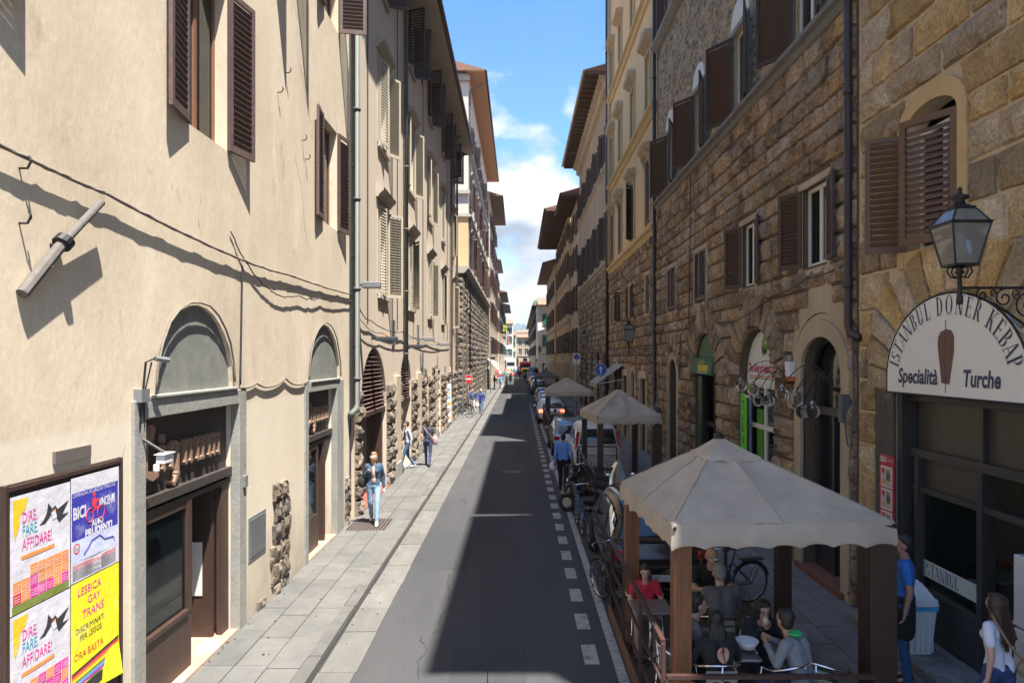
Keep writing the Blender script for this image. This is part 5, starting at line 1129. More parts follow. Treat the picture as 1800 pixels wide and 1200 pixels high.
# salad shop
sgm = thing('salad_sign', 'white arched sign reading The King of salads with a crowned vegetable drawing', 'sign', WR.P(15.4, 3.6, -.3)); mb = MB(); WR.prism(mb, arch_pts(15.55, 1.12, 3.66, 1.06, 20), -.24, -.18); WR.box(mb, 14.43, 16.67, 3.5, 3.66, -.24, -.18); mb.build('board', flat('salad_white', (.66, .67, .66)), sgm)
wtext(WR, 16.55, 3.76, -.175, 'The King of salads', .30, flat('salad_red', (.40, .01, .05)), sgm, xs=.66, bold=.008)
mb = MB(); WR.box(mb, 14.5, 16.5, 3.65, 3.675, -.18, -.175); mb.build('stripe', M['p_red'], sgm); mb = MB(); WR.box(mb, 14.5, 16.5, 3.60, 3.625, -.18, -.175); mb.build('stripe', M['p_green'], sgm)
mb = MB(); rr = random.Random(2)
for k in range(34): t_ = rr.uniform(0, 2*pi); q = rr.random(); c_ = WR.P(15.45+.2*q*cos(t_), 4.33+.27*q*sin(t_), -.17); a = rr.uniform(.03, .06); mb.add([(c_[0]-.001*k*.1, c_[1]+a*cos(j*1.05+k), c_[2]+a*1.3*sin(j*1.05+k)) for j in range(6)], [tuple(range(6))])
mb.build('vegetable_drawing', flat('lettuce', (.13, .30, .02)), sgm); mb = MB(); mb.add([(WR.P(15.05, 4.05, -.165)[0]-.04, 15.45+.08*cos(a*pi/6), 4.26+.08*sin(a*pi/6)) for a in range(12)], [tuple(range(12))]); mb.build('drawn_face', flat('beet', (.22, .01, .08)), sgm)
fr = MB()
for s in (14.46, 15.5, 16.6): WR.box(fr, s-.05, s+.05, .12, 3.5, -.27, -.19)
for z in (3.40, 2.45, .6): WR.box(fr, 14.51, 15.45, z, z+.1, -.26, -.195); WR.box(fr, 15.55, 16.55, z, z+.1, -.26, -.195)
sfr = fr.build('shop_window', M['offwhite'], P1); mb = MB(); WR.box(mb, 14.5, 16.6, .2, 3.42, -.235, -.23); mb.build('pane', M['glassc'], sfr)
mb = MB(); WR.box(mb, 16.24, 16.68, .4, 3.24, -.03, -.015); gs = tag(mb.build('takeaway_banner', flat('lime_green', (.10, .55, .02), .5)), 'lime green vertical banner reading take away beside the salad shop', 'banner')
for i, ch in enumerate('Take Away'):
    if ch != ' ': wtext(WR, 16.56, 2.85-i*.27, -.010, ch, .30, flat('plum_ink', (.25, .01, .12)), gs, bold=.006)
mb = MB(); WR.box(mb, 15.70, 16.1, .8, 2.9, -.226, -.22); mb.build('painted_reflection', flat('reflection_green', (.05, .25, .02)), sfr)  # dark green strip paints the banner's reflection onto the shop window
# ice cream shop
ic = thing('green_sign_box', 'dark green arched awning sign with a yellow bridge emblem', 'sign', WR.P(19.75, 3.4, 0)); mb = MB(); WR.prism(mb, arch_pts(19.75, 1.13, 3.72, 1.06, 18), -.18, -.08); mb.build('arched_panel', mat('faded_green', (.085, .16, .09), .8, .15, 2), ic)
mb = MB(); WR.prof(mb, 18.62, 20.88, [(-.08, 4.10), (.10, 4.08), (.17, 3.64), (.14, 3.60), (-.08, 3.62)]); mb.build('box', M['green'], ic)
mb = MB()
for k in range(6): WR.box(mb, 18.98+k*.17, 19.09+k*.17, 3.70, 3.84, .13, .172)
WR.box(mb, 18.93, 20.0, 3.84, 3.88, .12, .168); mb.build('bridge_emblem', flat('emblem_yellow', (.62, .50, .05)), ic)
wtext(WR, 20.0, 3.91, .150, 'LA CARRAIA', .17, flat('emblem_yellow', (.62, .50, .05)), ic, xs=.72); mb = MB(); WR.box(mb, 18.98, 19.95, 3.655, 3.675, .15, .178); mb.build('small_line', M['p_white'], ic)
mb = MB(); WR.box(mb, 20.35, 20.86, .2, 3.55, -.15, -.05); gb = tag(mb.build('gelateria_panel', mat('dark_green_panel', (.012, .04, .028), .4)), 'dark green vertical panel lettered gelateria beside the green awning', 'panel')
for i, ch in enumerate('GELATERIA'): wtext(WR, 20.76, 3.12-i*.33, -.045, ch, .36, flat('old_gold', (.30, .27, .08)), gb)
mb = MB(); WR.box(mb, 18.62, 18.70, .12, 3.6, -.3, -.1); WR.box(mb, 18.7, 20.3, 2.1, 2.2, -.3, -.2); WR.box(mb, 19.5, 19.58, .12, 3.6, -.3, -.2); mb.build('shop_door', M['wood_dark'], P1)
d = MB(); WR.box(d, 23.2, 24.3, .12, 3.35, -.35, -.28); d.build('door', M['wood_dark'], P1); mb = MB()
for k in range(5): mb.tube([WR.P(23.75, 3.45, -.25), WR.P(23.75+.5*cos(pi*(k+.5)/5), 3.45+.5*sin(pi*(k+.5)/5), -.25)], .015, 5)
mb.build('fanlight_bars', M['iron'], P1)
roof(WR, T0, T1, 21.4, 1.35, P1, gut='pipe_b')
downpipe(WR, 10.95, 4.62, 20.8, 'pipe_b', P1, r=.062, off=.12, foot=-.28, step=3.1); downpipe(WR, 26.5, 2.3, 20.8, 'pipe_b', P1, r=.075, off=.14, foot=-.7, step=4)
al = thing('alarm_box', 'white alarm box with an orange flasher above the glass door', 'alarm box', WR.P(13.3, 3.8)); mb = MB(); WR.box(mb, 13.18, 13.42, 3.72, 4.02, .06, .18); mb.build('housing', M['plastic_w'], al, bevel=.02); mb = MB(); WR.box(mb, 13.19, 13.41, 3.64, 3.72, .07, .17); mb.build('flasher', flat('orange_lens', (.6, .13, .03)), al)
mb = MB(); WR.box(mb, 10.98, 11.12, 3.05, 3.5, .06, .2); mb.tube([WR.P(11.05, 3.05, .12), WR.P(11.02, 2.7, .1), WR.P(10.9, 2.62, .1), WR.P(10.85, 3.4, .08), WR.P(10.9, 4.6, .08)], .014, 6); tag(mb.build('junction_box', flat('junction_grey', (.10, .095, .10))), 'grey junction box with looped cable beside the brown downpipe foot', 'junction box')
sagcable(WR, [(10.9, 5.62, .12), (12.5, 5.55, .12), (14.2, 5.38, .12), (17, 4.95, .12), (18, 4.95, .12)], .010, 'cable_d', 'thin wire running under the small stone wall windows', n=40, sag=.04)
sagcable(WR, [(21.0, 9.7, .12), (21.05, 7.5, .12), (21.2, 5.2, .12), (22.3, 4.8, .12), (22.4, 3.4, .12)], .014, 'cable_d', 'dark cable falling down the brown stone wall', n=40)
# glass ball lamp clusters on wavy iron arms
for gi, (s, z, lab) in enumerate(((13.25, 3.60, 'cluster of clear glass ball lamps on curling arms by the salad shop'), (11.35, 3.55, 'cluster of clear glass ball lamps on curling arms over the glass door'))):
    t = thing('globe_lamp_cluster', lab, 'lamp', WR.P(s, z), 'glass ball lamp clusters'); arm = MB(); arm.tube([WR.P(s, z+.02, 0), WR.P(s, z+.02, .2)], .03, 8); rr = random.Random(gi+3)
    for k in range(5):
        e = [(1.35, -.14, .35), (1.15, -.30, .25), (.95, -.05, .45), (.55, -.25, .30), (1.2, .02, .6)][k]; e = (e[0]*(.9 if gi else 1.25), e[1], e[2])
        p0 = (s, z, .15); p3 = (s+e[0], z+e[1], e[2]); pth = []
        for j in range(9): u = j/8; pth.append(WR.P(p0[0]+(p3[0]-p0[0])*u, z+e[1]*u*u+(.26+.06*k)*4*u*(1-u)*(1-u*.3), .15+(e[2]-.15)*u))
        arm.tube(pth, .009, 5)
        g_ = MB(); g_.ball(WR.P(p3[0], p3[1]-.13, p3[2]), .125, 14, 9); g_.build('glass_ball', mat('ball_glass', (.9, .92, .92), .02, trans=1, ior=1.15), t, smooth=True)
        g_ = MB(); q = WR.P(p3[0], p3[1], p3[2]); g_.lathe([(.045, -.02), (.05, 0), (.02, .05)], q, 10); g_.ball((q[0], q[1], q[2]-.07), .03, 8, 5); g_.build('socket', M['steel'], t)
    arm.build('arms', M['iron'], t)

# ---- yellow palazzo
P2 = thing('yellow_palazzo', 'tall yellow palazzo with pedimented windows over a rusticated ground floor on the right', 'building', (5.4, 33, 0))
U0, U1 = 26.7, 40.3; yc = [28.4, 32.3, 36.2, 39.2]
yh = []
for c in yc:
    for z, h in ((9.7, 2.6), (14.4, 2.3), (19.5, 2.2)): yh.append(Hole(c, .95, z, z+h, 0, .2))
lh = [Hole(c, .9, 6.0, 7.5, 0, .2) for c in (28.2, 32.4, 36.2, 39)]+[door_hole(29.2, 1.3, 3.2, 0, .4), door_hole(31.8, 1.1, 3.5, .55, .4), door_hole(34.2, 1.5, 3.2, 0, .4), door_hole(37.6, 1.7, 3.9, .8, .5)]
facade(WR, U0, U1, 0, 9.2, lh, M['mortar'], P2); facade(WR, U0, U1, 9.2, 27.5, yh, M['plasterY'], P2, name='upper_wall'); ends(WR, U0, U1, 27.5, M['plasterY'], P2); core(WR, U0, U1, 27.5, .8, P2)
stones(WR, U0+.05, U1-.05, .1, 9.0, [(h.s0-.1, h.s1+.1, h.z0-.1, h.zs+.1) for h in lh]+[('arc', h.c, h.w/2+.1, h.zs, h.rise+.1) for h in lh if h.rise], M['stoneR'], P2, 'Yst', ch=(.34, .5), wr=(.45, 1.0), dep=.09, gap=.02, rough=.5, limit=240)
for zz in (9.2, 14.0, 19.1): mb = MB(); WR.prof(mb, U0, U1, [(0, zz-.28), (.08, zz-.25), (.14, zz-.05), (.26, zz), (.26, zz+.1), (.0, zz+.16)]); mb.build('cornice', mat('yellow_trim', (.52, .38, .18), .85, .1, 1), P2)
YT = mat('sand_stone_trim', (.42, .33, .20), .88, .14, 1.4, .2, 12)
for i, c in enumerate(yc):
    for j, (z, h) in enumerate(((9.7, 2.6), (14.4, 2.3), (19.5, 2.2))):
        if j == 0: window(WR, P2, c, .95, z, h, 'offwhite', 'shut_dark', ((3, 3), (3, 35), (3, 3), (3, 3))[i], 'mesh', rec=.14, pitch=.09)
        else: window(WR, P2, c, .95, z, h, 'offwhite', None, rec=.14)
        mb = MB(); t = .17
        WR.box(mb, c-.475-t, c-.475, z-.05, z+h+.1, -.02, .07); WR.box(mb, c+.475, c+.475+t, z-.05, z+h+.1, -.02, .07); WR.box(mb, c-.475, c+.475, z+h+.002, z+h+.12, -.02, .07)
        zt = z+h+.30; WR.prof(mb, c-.80, c+.80, [(0, zt-.1), (.10, zt-.05), (.34, zt+.1), (.38, zt+.22), (0, zt+.27)])
        if j == 0:
            for q in (c-.62, c+.52): WR.prof(mb, q, q+.12, [(0, z+h-.35), (.08, z+h-.3), (.14, z+h-.1), (.28, z+h+.20), (0, z+h+.21)])
        if j == 1: zt += .25; op = arch_pts(c, .80, zt, .35, 10); WR.prism(mb, op, .0, .30)
        mb.build('pediment', YT, P2)
for h in lh[:4]:
    c = h.c; window(WR, P2, c, .9, 6.0, 1.5, 'offwhite', 'shut_dark', ((3, 3), (160, 160), (120, 3), (3, 3))[lh.index(h)], 'mesh', rec=.14, pitch=.09)
    mb = MB(); WR.box(mb, c-.6, c-.45, 5.9, 7.65, -.02, .11); WR.box(mb, c+.45, c+.6, 5.9, 7.65, -.02, .11); WR.box(mb, c-.45, c+.45, 7.502, 7.65, -.02, .11); WR.box(mb, c-.6, c+.6, 5.8, 5.9, -.02, .13); mb.build('surround', YT, P2)
for h in lh[4:]:
    mb = MB()
    for a, b in ((h.s0-.2, h.s0), (h.s1, h.s1+.2)): WR.box(mb, a, b, .1, h.zs, -.02, .12)
    if h.rise: arch_ring(WR, h.c, h.w/2, h.zs, h.rise, .2, h.zs-.01, .12, 'plasterC', P2)
    else: WR.box(mb, h.s0-.2, h.s1+.2, h.z1+.002, h.z1+.3, -.02, .14)
    mb.build('door_surround', M['plasterC'], P2); mb = MB(); WR.box(mb, h.s0+.02, h.s1-.02, .12, h.zs-.02, -.35, -.28); mb.build('door', M['wood' if h.c < 32 else 'wood_dark'], P2)
roof(WR, U0, U1, 27.5, .75, P2, gut='pipe_b')
downpipe(WR, 40.55, 1.5, 26, 'pipe_b', P2, r=.10, off=.16, step=4); downpipe(WR, 39.95, 9.5, 26, 'pipe_c', P2, r=.08, off=.13, step=4)
aw = thing('shop_awning', 'pale grey folding awning slanting out over the right pavement', 'awning', WR.P(36, 3.5)); mb = MB(); a = [WR.P(34.6, 3.75, .05), WR.P(37.9, 3.75, .05), WR.P(37.9, 2.75, 1.45), WR.P(34.6, 2.75, 1.45)]; mb.quad(*a); b = [(x, y, z+.03) for x, y, z in a]; mb.quad(*b); mb.quad(a[0], a[3], b[3], b[0]); mb.build('canvas', mat('awning_grey', (.32, .31, .29), .85, .08, 1), aw)
mb = MB(); mb.quad(WR.P(34.6, 2.76, 1.46), WR.P(37.9, 2.76, 1.46), WR.P(37.9, 2.55, 1.46), WR.P(34.6, 2.55, 1.46)); mb.build('valance', flat('awning_edge', (.34, .30, .24)), aw)
mb = MB()
for s in (34.7, 37.8): mb.bar(WR.P(s, 3.0, .05), WR.P(s, 2.75, 1.4), .04)
mb.build('arms', M['offwhite'], aw)
# ---- eaved palazzo and beyond
WR3 = Wall('R', 5.4); c5 = [42.4, 46.2, 50.0, 54.0, 58.0]
P3 = thing('deep_eaved_palazzo', 'brown palazzo with incised blocks and a very deep carved eave on the right', 'building', (5.4, 50, 0))
V0, V1 = 40.8, 60.8; h3 = [Hole(c, 1.0, z, z+h, 0, .2) for c in c5 for z, h in ((10.2, 2.7), (16.0, 2.1))]; l3 = [Hole(c, 1.5, .1, 4.6, .75, .4) for c in c5]+[Hole(c, .5, 6.3, 7.6, 0, .2) for c in c5]
facade(WR3, V0, V1, 0, 9.7, l3, M['mortar'], P3); facade(WR3, V0, V1, 9.7, 21, h3, M['plasterO'], P3, name='upper_wall'); ends(WR3, V0, V1, 21, M['plasterO'], P3); core(WR3, V0, V1, 21, .6, P3)
stones(WR3, V0+.05, V1-.05, .1, 9.5, [(h.s0-.1, h.s1+.1, h.z0-.1, h.zs+.1) for h in l3]+[('arc', h.c, h.w/2+.1, h.zs, h.rise+.1) for h in l3 if h.rise], M['stoneR'], P3, 'R3s', ch=(.34, .5), wr=(.5, 1.1), dep=.09, gap=.02, rough=.5, limit=150)
stones(WR3, V0+.05, V1-.05, 9.9, 15.6, [(h.s0-.1, h.s1+.1, h.z0-.1, h.zs+.3) for h in h3], M['plasterO'], P3, 'R3b', ch=(.4, .42), wr=(.8, .9), dep=.035, gap=.03, rough=.05, limit=60, name='ashlar_block')
for zz in (9.8, 15.7): mb = MB(); WR3.prof(mb, V0, V1, [(0, zz-.2), (.14, zz-.05), (.24, zz), (.24, zz+.1), (0, zz+.14)]); mb.build('string_course', M['plasterS'], P3)
for c in c5:
    window(WR3, P3, c, 1.0, 10.2, 2.7, 'offwhite', 'shut_dark', (160, 140), 'mesh', rec=.14); window(WR3, P3, c, 1.0, 16.0, 2.1, 'offwhite', 'shut_dark', (160, 140), 'mesh', rec=.14)
    mb = MB(); WR3.prism(mb, arch_pts(c, .6, 12.95, .8, 10), -.02, .05); mb.build('lunette', M['plasterC'], P3)
mb = MB(); WR3.prof(mb, V0-.1, V1+.1, [(0, 20.2), (.25, 20.3), (.3, 20.7), (.55, 20.8), (.6, 21.2), (0, 21.2)]); mb.build('carved_cornice', M['plasterS'], P3)
roof(WR3, V0-.2, V1+.2, 21.1, 1.45, P3, soff='soffit_w', gut='pipe_c', rafters=.8)
grid_building(Wall('R', 5.4), 'narrow_cream_house', 'narrow cream house squeezed next to the deep eaved palazzo on the right', 61.2, 70.8, 18.8, 1.6, 'plasterC', [(4.6, 2.2), (8.4, 2.4), (12.2, 2.2), (15.6, 1.9)], [63.4, 68.2], 1.1, 'shut_dark', soff='soffit_w', gh=[Hole(63.4, 1.8, .1, 3.3, .6), Hole(68, 1.8, .1, 3.3, .6)], rafters=.9, ang=(165, 150))
grid_building(Wall('R', 5.35), 'brown_jettied_house', 'brown house with a huge dark overhanging roof on the right', 71.2, 97, 19.6, 2.6, 'plasterO', [(4.6, 2.2), (8.8, 2.4), (13.2, 2.2), (16.8, 1.7)], [74, 78.5, 83, 87.5, 92], 1.1, 'shut_dark', soff='soffit_w', gh=[Hole(c, 2, .1, 3.5, .8) for c in (74, 79, 84, 89, 94)], rafters=1.0, strings=(8.0, 12.4), ang=(165, 150))
grid_building(Wall('R', 5.2), 'grey_brown_house', 'grey brown house with a lower grey eave far down on the right', 97.2, 127, 17.6, 1.7, 'plasterS', [(4.6, 2.2), (8.8, 2.4), (13.2, 2.2)], [101, 106, 111, 116, 121], 1.1, 'shut_dark', soff='soffit_w', gh=[Hole(c, 2, .1, 3.5, .8) for c in (101, 108, 115, 122)], strings=(8.0,), ang=(165, 150))
grid_building(Wall('F', 130), 'white_green_shuttered_house', 'white house with bright green shutters and a red roof facing up the street', 3.6, 11, 14.0, .9, 'white', [(6.2, 2.1), (10.2, 2.1)], [5.1, 8.5], 1.1, 'shut_green', ang=(20, 20), surround='trim', gh=[Hole(5.2, 1.4, .1, 3, 0)], dep=12)
grid_building(Wall('R', 3.9), 'dark_row_house', 'row of dark shaded houses closing the right of the far street', 142.5, 262, 15.0, 1.0, 'plasterS', [(4.6, 2.2), (8.4, 2.4), (11.8, 2.0)], [148+i*7.2 for i in range(16)], 1.4, 'shut_dark', soff='soffit_w', ang=(165, 150), cap='tile')
mb = MB(); rr = random.Random(5)
for k in range(500): c = Vector((3.9+rr.uniform(-.7, .3), 150+rr.uniform(-3, 3), 14.8+rr.uniform(0, 1.7)*rr.random())); a = Vector((rr.uniform(-1, 1), rr.uniform(-1, 1), rr.uniform(-1, 1))).normalized()*.2; b = a.orthogonal()*.7; mb.quad(c-a, c+b, c+a, c-b)
tag(mb.build('roof_garden', M['leaf']), 'green roof garden plants on the dark far houses', 'plants')
# hills
def hill(name, Y, base, amp, m, seed, x0=-1400, x1=1400):
    mb = MB(); n = 160; prof = []
    for i in range(n+1): x = x0+(x1-x0)*i/n; prof.append((x, base+amp*noise.noise(Vector((x*.004+seed, 0, 0)))+amp*.25*noise.noise(Vector((x*.02, seed, 0)))))
    for (a, b) in zip(prof, prof[1:]):
        mb.quad((a[0], Y, -5), (b[0], Y, -5), (b[0], Y+500, b[1]), (a[0], Y+500, a[1])); mb.quad((a[0], Y+500, a[1]), (b[0], Y+500, b[1]), (b[0], Y+1100, -5), (a[0], Y+1100, -5))
    return tag(mb.build(name, m), kind='structure')
hill('hills', 1900, 118, 26, mat('wooded_hillside', (.085, .14, .13), .95, .5, .012, c2=(.12, .17, .13)), 3)
tr = MB(); rr = random.Random(9)
for k in range(900):
    x = rr.uniform(-260, 260); Y = 2120+rr.uniform(-200, 240); t_ = (Y-1900)/500; z = t_*118; s = rr.uniform(4, 11); tr.ball((x, Y, z+s*.5), (s, s, s*rr.uniform(.7, 1.6)), 6, 4)
tag(tr.build('hillside_woods', mat('far_trees', (.05, .095, .09), .95), smooth=True), 'dark woods scattered on the hillside beyond the town', 'trees', kind='stuff')
vl = MB()
for k in range(60):
    x = rr.uniform(-90, 130); Y = 2180+rr.uniform(-160, 200); z = (Y-1900)/500*118; w = rr.uniform(5, 12); vl.box(x, Y, z-5, x+w, Y+8, z+rr.uniform(5, 9))
tag(vl.build('hillside_villas', flat('far_villa', (.55, .48, .42))), 'pale villas dotted over the wooded hillside', 'houses', kind='stuff')
hz = MB().box(-800, -50, -2, 800, 3300, 175).build('haze', None); tag(hz, kind='stuff')
hm = bpy.data.materials.new('haze_air'); hm.use_nodes = True; N_ = hm.node_tree.nodes; N_.clear(); o_ = N_.new('ShaderNodeOutputMaterial'); v_ = N_.new('ShaderNodeVolumePrincipled'); v_.inputs['Color'].default_value = (.80, .88, 1, 1); v_.inputs['Density'].default_value = .00022; v_.inputs['Anisotropy'].default_value = .2; hm.node_tree.links.new(v_.outputs[0], o_.inputs['Volume']); hz.data.materials.append(hm)
# ================================================================ street lamps, signs
def lantern(x, y, z, wallx, label, scale=1., W=WR):
    t = thing('wall_lantern', label, 'lantern', (x, y, z), 'iron wall lanterns on the right'); k = scale
    fr = MB(); tw, bw, h = .205*k, .12*k, .44*k; zb = z
    cs = [(-1, -1), (1, -1), (1, 1), (-1, 1)]
    for i, (a, b) in enumerate(cs):
        c, d = cs[(i+1) % 4]
        fr.bar((x+a*bw, y+b*bw, zb), (x+a*tw, y+b*tw, zb+h), .018*k); fr.bar((x+a*tw, y+b*tw, zb+h), (x+c*tw, y+d*tw, zb+h), .03*k); fr.bar((x+a*bw, y+b*bw, zb), (x+c*bw, y+d*bw, zb), .025*k)
        fr.bar((x+a*tw, y+b*tw, zb+h), (x+a*.10*k, y+b*.10*k, zb+h+.17*k), .018*k); fr.bar((x+a*.10*k, y+b*.10*k, zb+h+.17*k), (x+c*.10*k, y+d*.10*k, zb+h+.17*k), .03*k)
        fr.add([(x+a*tw, y+b*tw, zb+h), (x+a*(tw+.035*k), y+b*(tw+.035*k), zb+h+.01*k), (x+a*tw*.9, y+b*tw*.9, zb+h+.02*k)], [(0, 1, 2)])
    fr.build('frame', M['iron'], t)
    g = MB(); r_g = MB()
    for i, (a, b) in enumerate(cs):
        c, d = cs[(i+1) % 4]; e = .985
        p = MB(); p.quad((x+a*bw*e, y+b*bw*e, zb), (x+c*bw*e, y+d*bw*e, zb), (x+c*tw*e, y+d*tw*e, zb+h), (x+a*tw*e, y+b*tw*e, zb+h)); p.build('glass_pane', M['lampglass'], t)
        p = MB(); p.quad((x+a*tw*e, y+b*tw*e, zb+h), (x+c*tw*e, y+d*tw*e, zb+h), (x+c*.10*k, y+d*.10*k, zb+h+.168*k), (x+a*.10*k, y+b*.10*k, zb+h+.168*k)); p.build('roof_pane', M['lampglass'], t)
    c = MB(); c.lathe([(.11*k, 0), (.12*k, .02*k), (.06*k, .05*k), (.05*k, .09*k), (.10*k, .115*k), (.085*k, .14*k), (.03*k, .16*k), (.02*k, .19*k), (.03*k, .205*k), (.008*k, .24*k)], (x, y, zb+h+.17*k), 14); c.build('finial', M['iron'], t, smooth=True)
    s = MB(); s.lathe([(.02*k, -.42*k), (.035*k, -.40*k), (.03*k, -.34*k), (.022*k, -.30*k), (.022*k, -.1*k), (.05*k, -.08*k), (.03*k, -.04*k), (.06*k, 0)], (x, y, zb), 12)
    for a, b in ((-1, 0), (1, 0), (0, -1), (0, 1)): s.tube([(x+a*.11*k, y+b*.11*k, zb), (x+a*.14*k, y+b*.14*k, zb-.06*k), (x+a*.09*k, y+b*.09*k, zb-.13*k), (x+a*.03*k, y+b*.03*k, zb-.12*k)], .009*k, 5)
    s.build('stem', M['iron'], t, smooth=True)
    q = MB(); q.lathe([(.06*k, 0), (.075*k, .05*k), (.05*k, .16*k), (.02*k, .2*k)], (x, y, zb+.10*k), 10); q.build('lamp', M['plastic_w'], t, smooth=True)
    a = MB(); za = zb-.24*k; sg = 1 if wallx > x else -1; L_ = abs(wallx-x); a.bar((x, y, za), (wallx, y, za), .028*k, .028*k)
    def scroll(cx, cz, r0, turns, ph, fl=1):
        return [(x+sg*(cx+fl*r0*(1-i/26*.8)*cos(ph+turns*2*pi*i/26)), y, za+cz+r0*(1-i/26*.8)*sin(ph+turns*2*pi*i/26)) for i in range(27)]
    a.tube([(x+sg*L_*u, y, za-.05*k-(.55*k)*(u**1.6)) for u in [i/12 for i in range(1, 13)]], .013*k, 6)
    a.tube(scroll(L_*.26, -.075*k, .07*k, 1.3, pi/2), .010*k, 5); a.tube(scroll(L_*.52, -.11*k, .10*k, 1.3, pi/2), .010*k, 5); a.tube(scroll(L_*.80, -.20*k, .15*k, 1.4, pi/2), .010*k, 5)
    a.tube(scroll(L_*.40, -.05*k, .04*k, 1.2, -pi/2, -1), .008*k, 5); a.tube(scroll(L_*.66, -.06*k, .05*k, 1.2, -pi/2, -1), .008*k, 5)
    a.bar((wallx-sg*.015, y, za+.1), (wallx-sg*.015, y, za-.62*k), .05, .03); a.build('bracket', M['iron'], t, smooth=False)
    return t
M['lampglass'] = glassmat('lamp_glass', (.30, .29, .25), .55)
lantern(4.52, 7.0, 5.04, 5.4, 'large black iron wall lantern in front of the kebab sign at right', .95)
lantern(4.36, 27.1, 4.72, 5.4, 'second wall lantern from the camera above the shop awning', 1.1)
lantern(4.15, 43.6, 4.9, 5.4, 'third wall lantern from the camera on the deep eaved palazzo', 1.15)
lantern(4.2, 61.1, 4.8, 5.4, 'fourth wall lantern from the camera on the narrow cream house', 1.15)
lantern(4.0, 82, 4.9, 5.35, 'fifth wall lantern from the camera on the jettied house', 1.2)
lantern(3.0, 97.6, 4.9, 5.2, 'farthest wall lantern before the white house with green shutters', 1.2)
def road_sign(x, y, zc, r, label, kind, pole=True, h0=.1):
    t = thing('road_sign', label, 'road sign', (x, y, h0)); yy = y-.035
    def disc(rr, m, o, cx=0, cz=0):
        mb = MB(); mb.lathe([(0, 0), (rr, 0), (rr, .006), (0, .006)], (x+cx, yy-o, zc+cz), 26, 'y'); mb.build('disc', m, t)
    if pole: mb = MB(); mb.tube([(x, y, h0), (x, y, zc+r*.8)], .03, 8); mb.build('pole', M['panel'], t, smooth=True)
    blue = flat('sign_blue', (.02, .09, .38), .4); red = flat('sign_red', (.55, .02, .025), .4); wh = M['plastic_w']
    if kind == 'arrow':
        disc(r, wh, 0); disc(r*.94, blue, .007); mb = MB(); a = r*.62
        mb.add([(x+p*a, yy-.016, zc+q*a) for p, q in ((-.16, -1), (.16, -1), (.16, .25), (.45, .0), (.45, .35), (0, 1), (-.45, .35), (-.45, .0), (-.16, .25))], [tuple(range(9))]); mb.build('arrow', wh, t)
    if kind == 'park':
        MB().box(x-.22, yy-.002, zc-.40, x+.22, yy+.006, zc+.24).build('plate', wh, t); disc(.185, red, .006, 0, .03); disc(.155, blue, .013, 0, .03)
        mb = MB(); mb.bar((x-.11, yy-.022, zc+.14), (x+.11, yy-.022, zc-.08), .035, .004); mb.build('slash', red, t)
        mb = MB(); mb.box(x-.07, yy-.006, zc-.34, x+.07, yy-.003, zc-.31); mb.box(x-.05, yy-.006, zc-.27, x+.05, yy-.003, zc-.22); mb.build('pictogram', M['p_black'], t)
    if kind == 'noentry': disc(r, wh, 0); disc(r*.96, red, .007); MB().box(x-r*.7, yy-.02, zc-r*.16, x+r*.7, yy-.014, zc+r*.16).build('bar', wh, t)
    return t
road_sign(4.32, 36, 3.45, .32, 'round blue road sign with a white upward arrow beyond the second parasol', 'arrow')
road_sign(3.55, 42, 4.1, .2, 'white no parking sign with a blue and red disc near the third lantern', 'park')
road_sign(-3.75, 50.6, 2.5, .32, 'red no entry sign at the side street corner on the left', 'noentry')
road_sign(-3.2, 92, 3.3, .2, 'no parking sign beside the far white awning on the left', 'park')
road_sign(-3.2, 100, 2.0, .3, 'small far no entry sign on the left pavement', 'noentry')
road_sign(3.3, 128, 3.6, .25, 'white parking sign in front of the far white house', 'park')
ps = thing('banner_pole', 'thin empty sign pole on the corner of the side street', 'pole', (-4.05, 45.0, .1)); mb = MB(); mb.tube([(-4.1, 45.5, .1), (-4.1, 45.5, 3.2)], .03, 6); mb.tube([(-3.75, 45.5, .1), (-3.75, 45.5, 3.2)], .03, 6); mb.tube([(-4.1, 45.5, 3.2), (-3.75, 45.5, 3.2)], .03, 6); mb.build('tube', M['panel'], ps)
for (x, y, h, lb) in ((-3.15, 76, 6.0, 'slim grey lamp pole beside the crowd on the left pavement'), (-3.2, 66, 3.0, 'short grey post on the left pavement before the crowd')):
    t = thing('pole', lb, 'pole', (x, y, .1)); mb = MB(); mb.tube([(x, y, .1), (x, y, h)], .05, 8); mb.build('shaft', M['panel'], t); mb = MB(); mb.ball((x, y, h), .12, 8, 6); mb.build('cap', M['panel'], t, smooth=True)
for (x0, y0, lb) in ((-3.9, 84, 'white rounded shop awning over the crowd on the left'), (5.2, 99, 'beige rounded awning far down on the right')):
    t = thing('shop_awning', lb, 'awning', (x0, y0, 2.6)); mb = MB(); sg = 1 if x0 < 0 else -1; P_ = [(x0+sg*1.5*sin(a), z_) for a, z_ in ((0, 3.9), (.5, 3.75), (.95, 3.3), (1.3, 2.7), (1.45, 2.35))]
    n = len(P_); mb.add([(p, y0, z_) for p, z_ in P_]+[(p, y0+3, z_) for p, z_ in P_], [(i, i+1, n+i+1, n+i) for i in range(n-1)]+[tuple(range(n))]); mb.build('canvas', flat('white_canvas', (.6, .58, .53), .9), t)
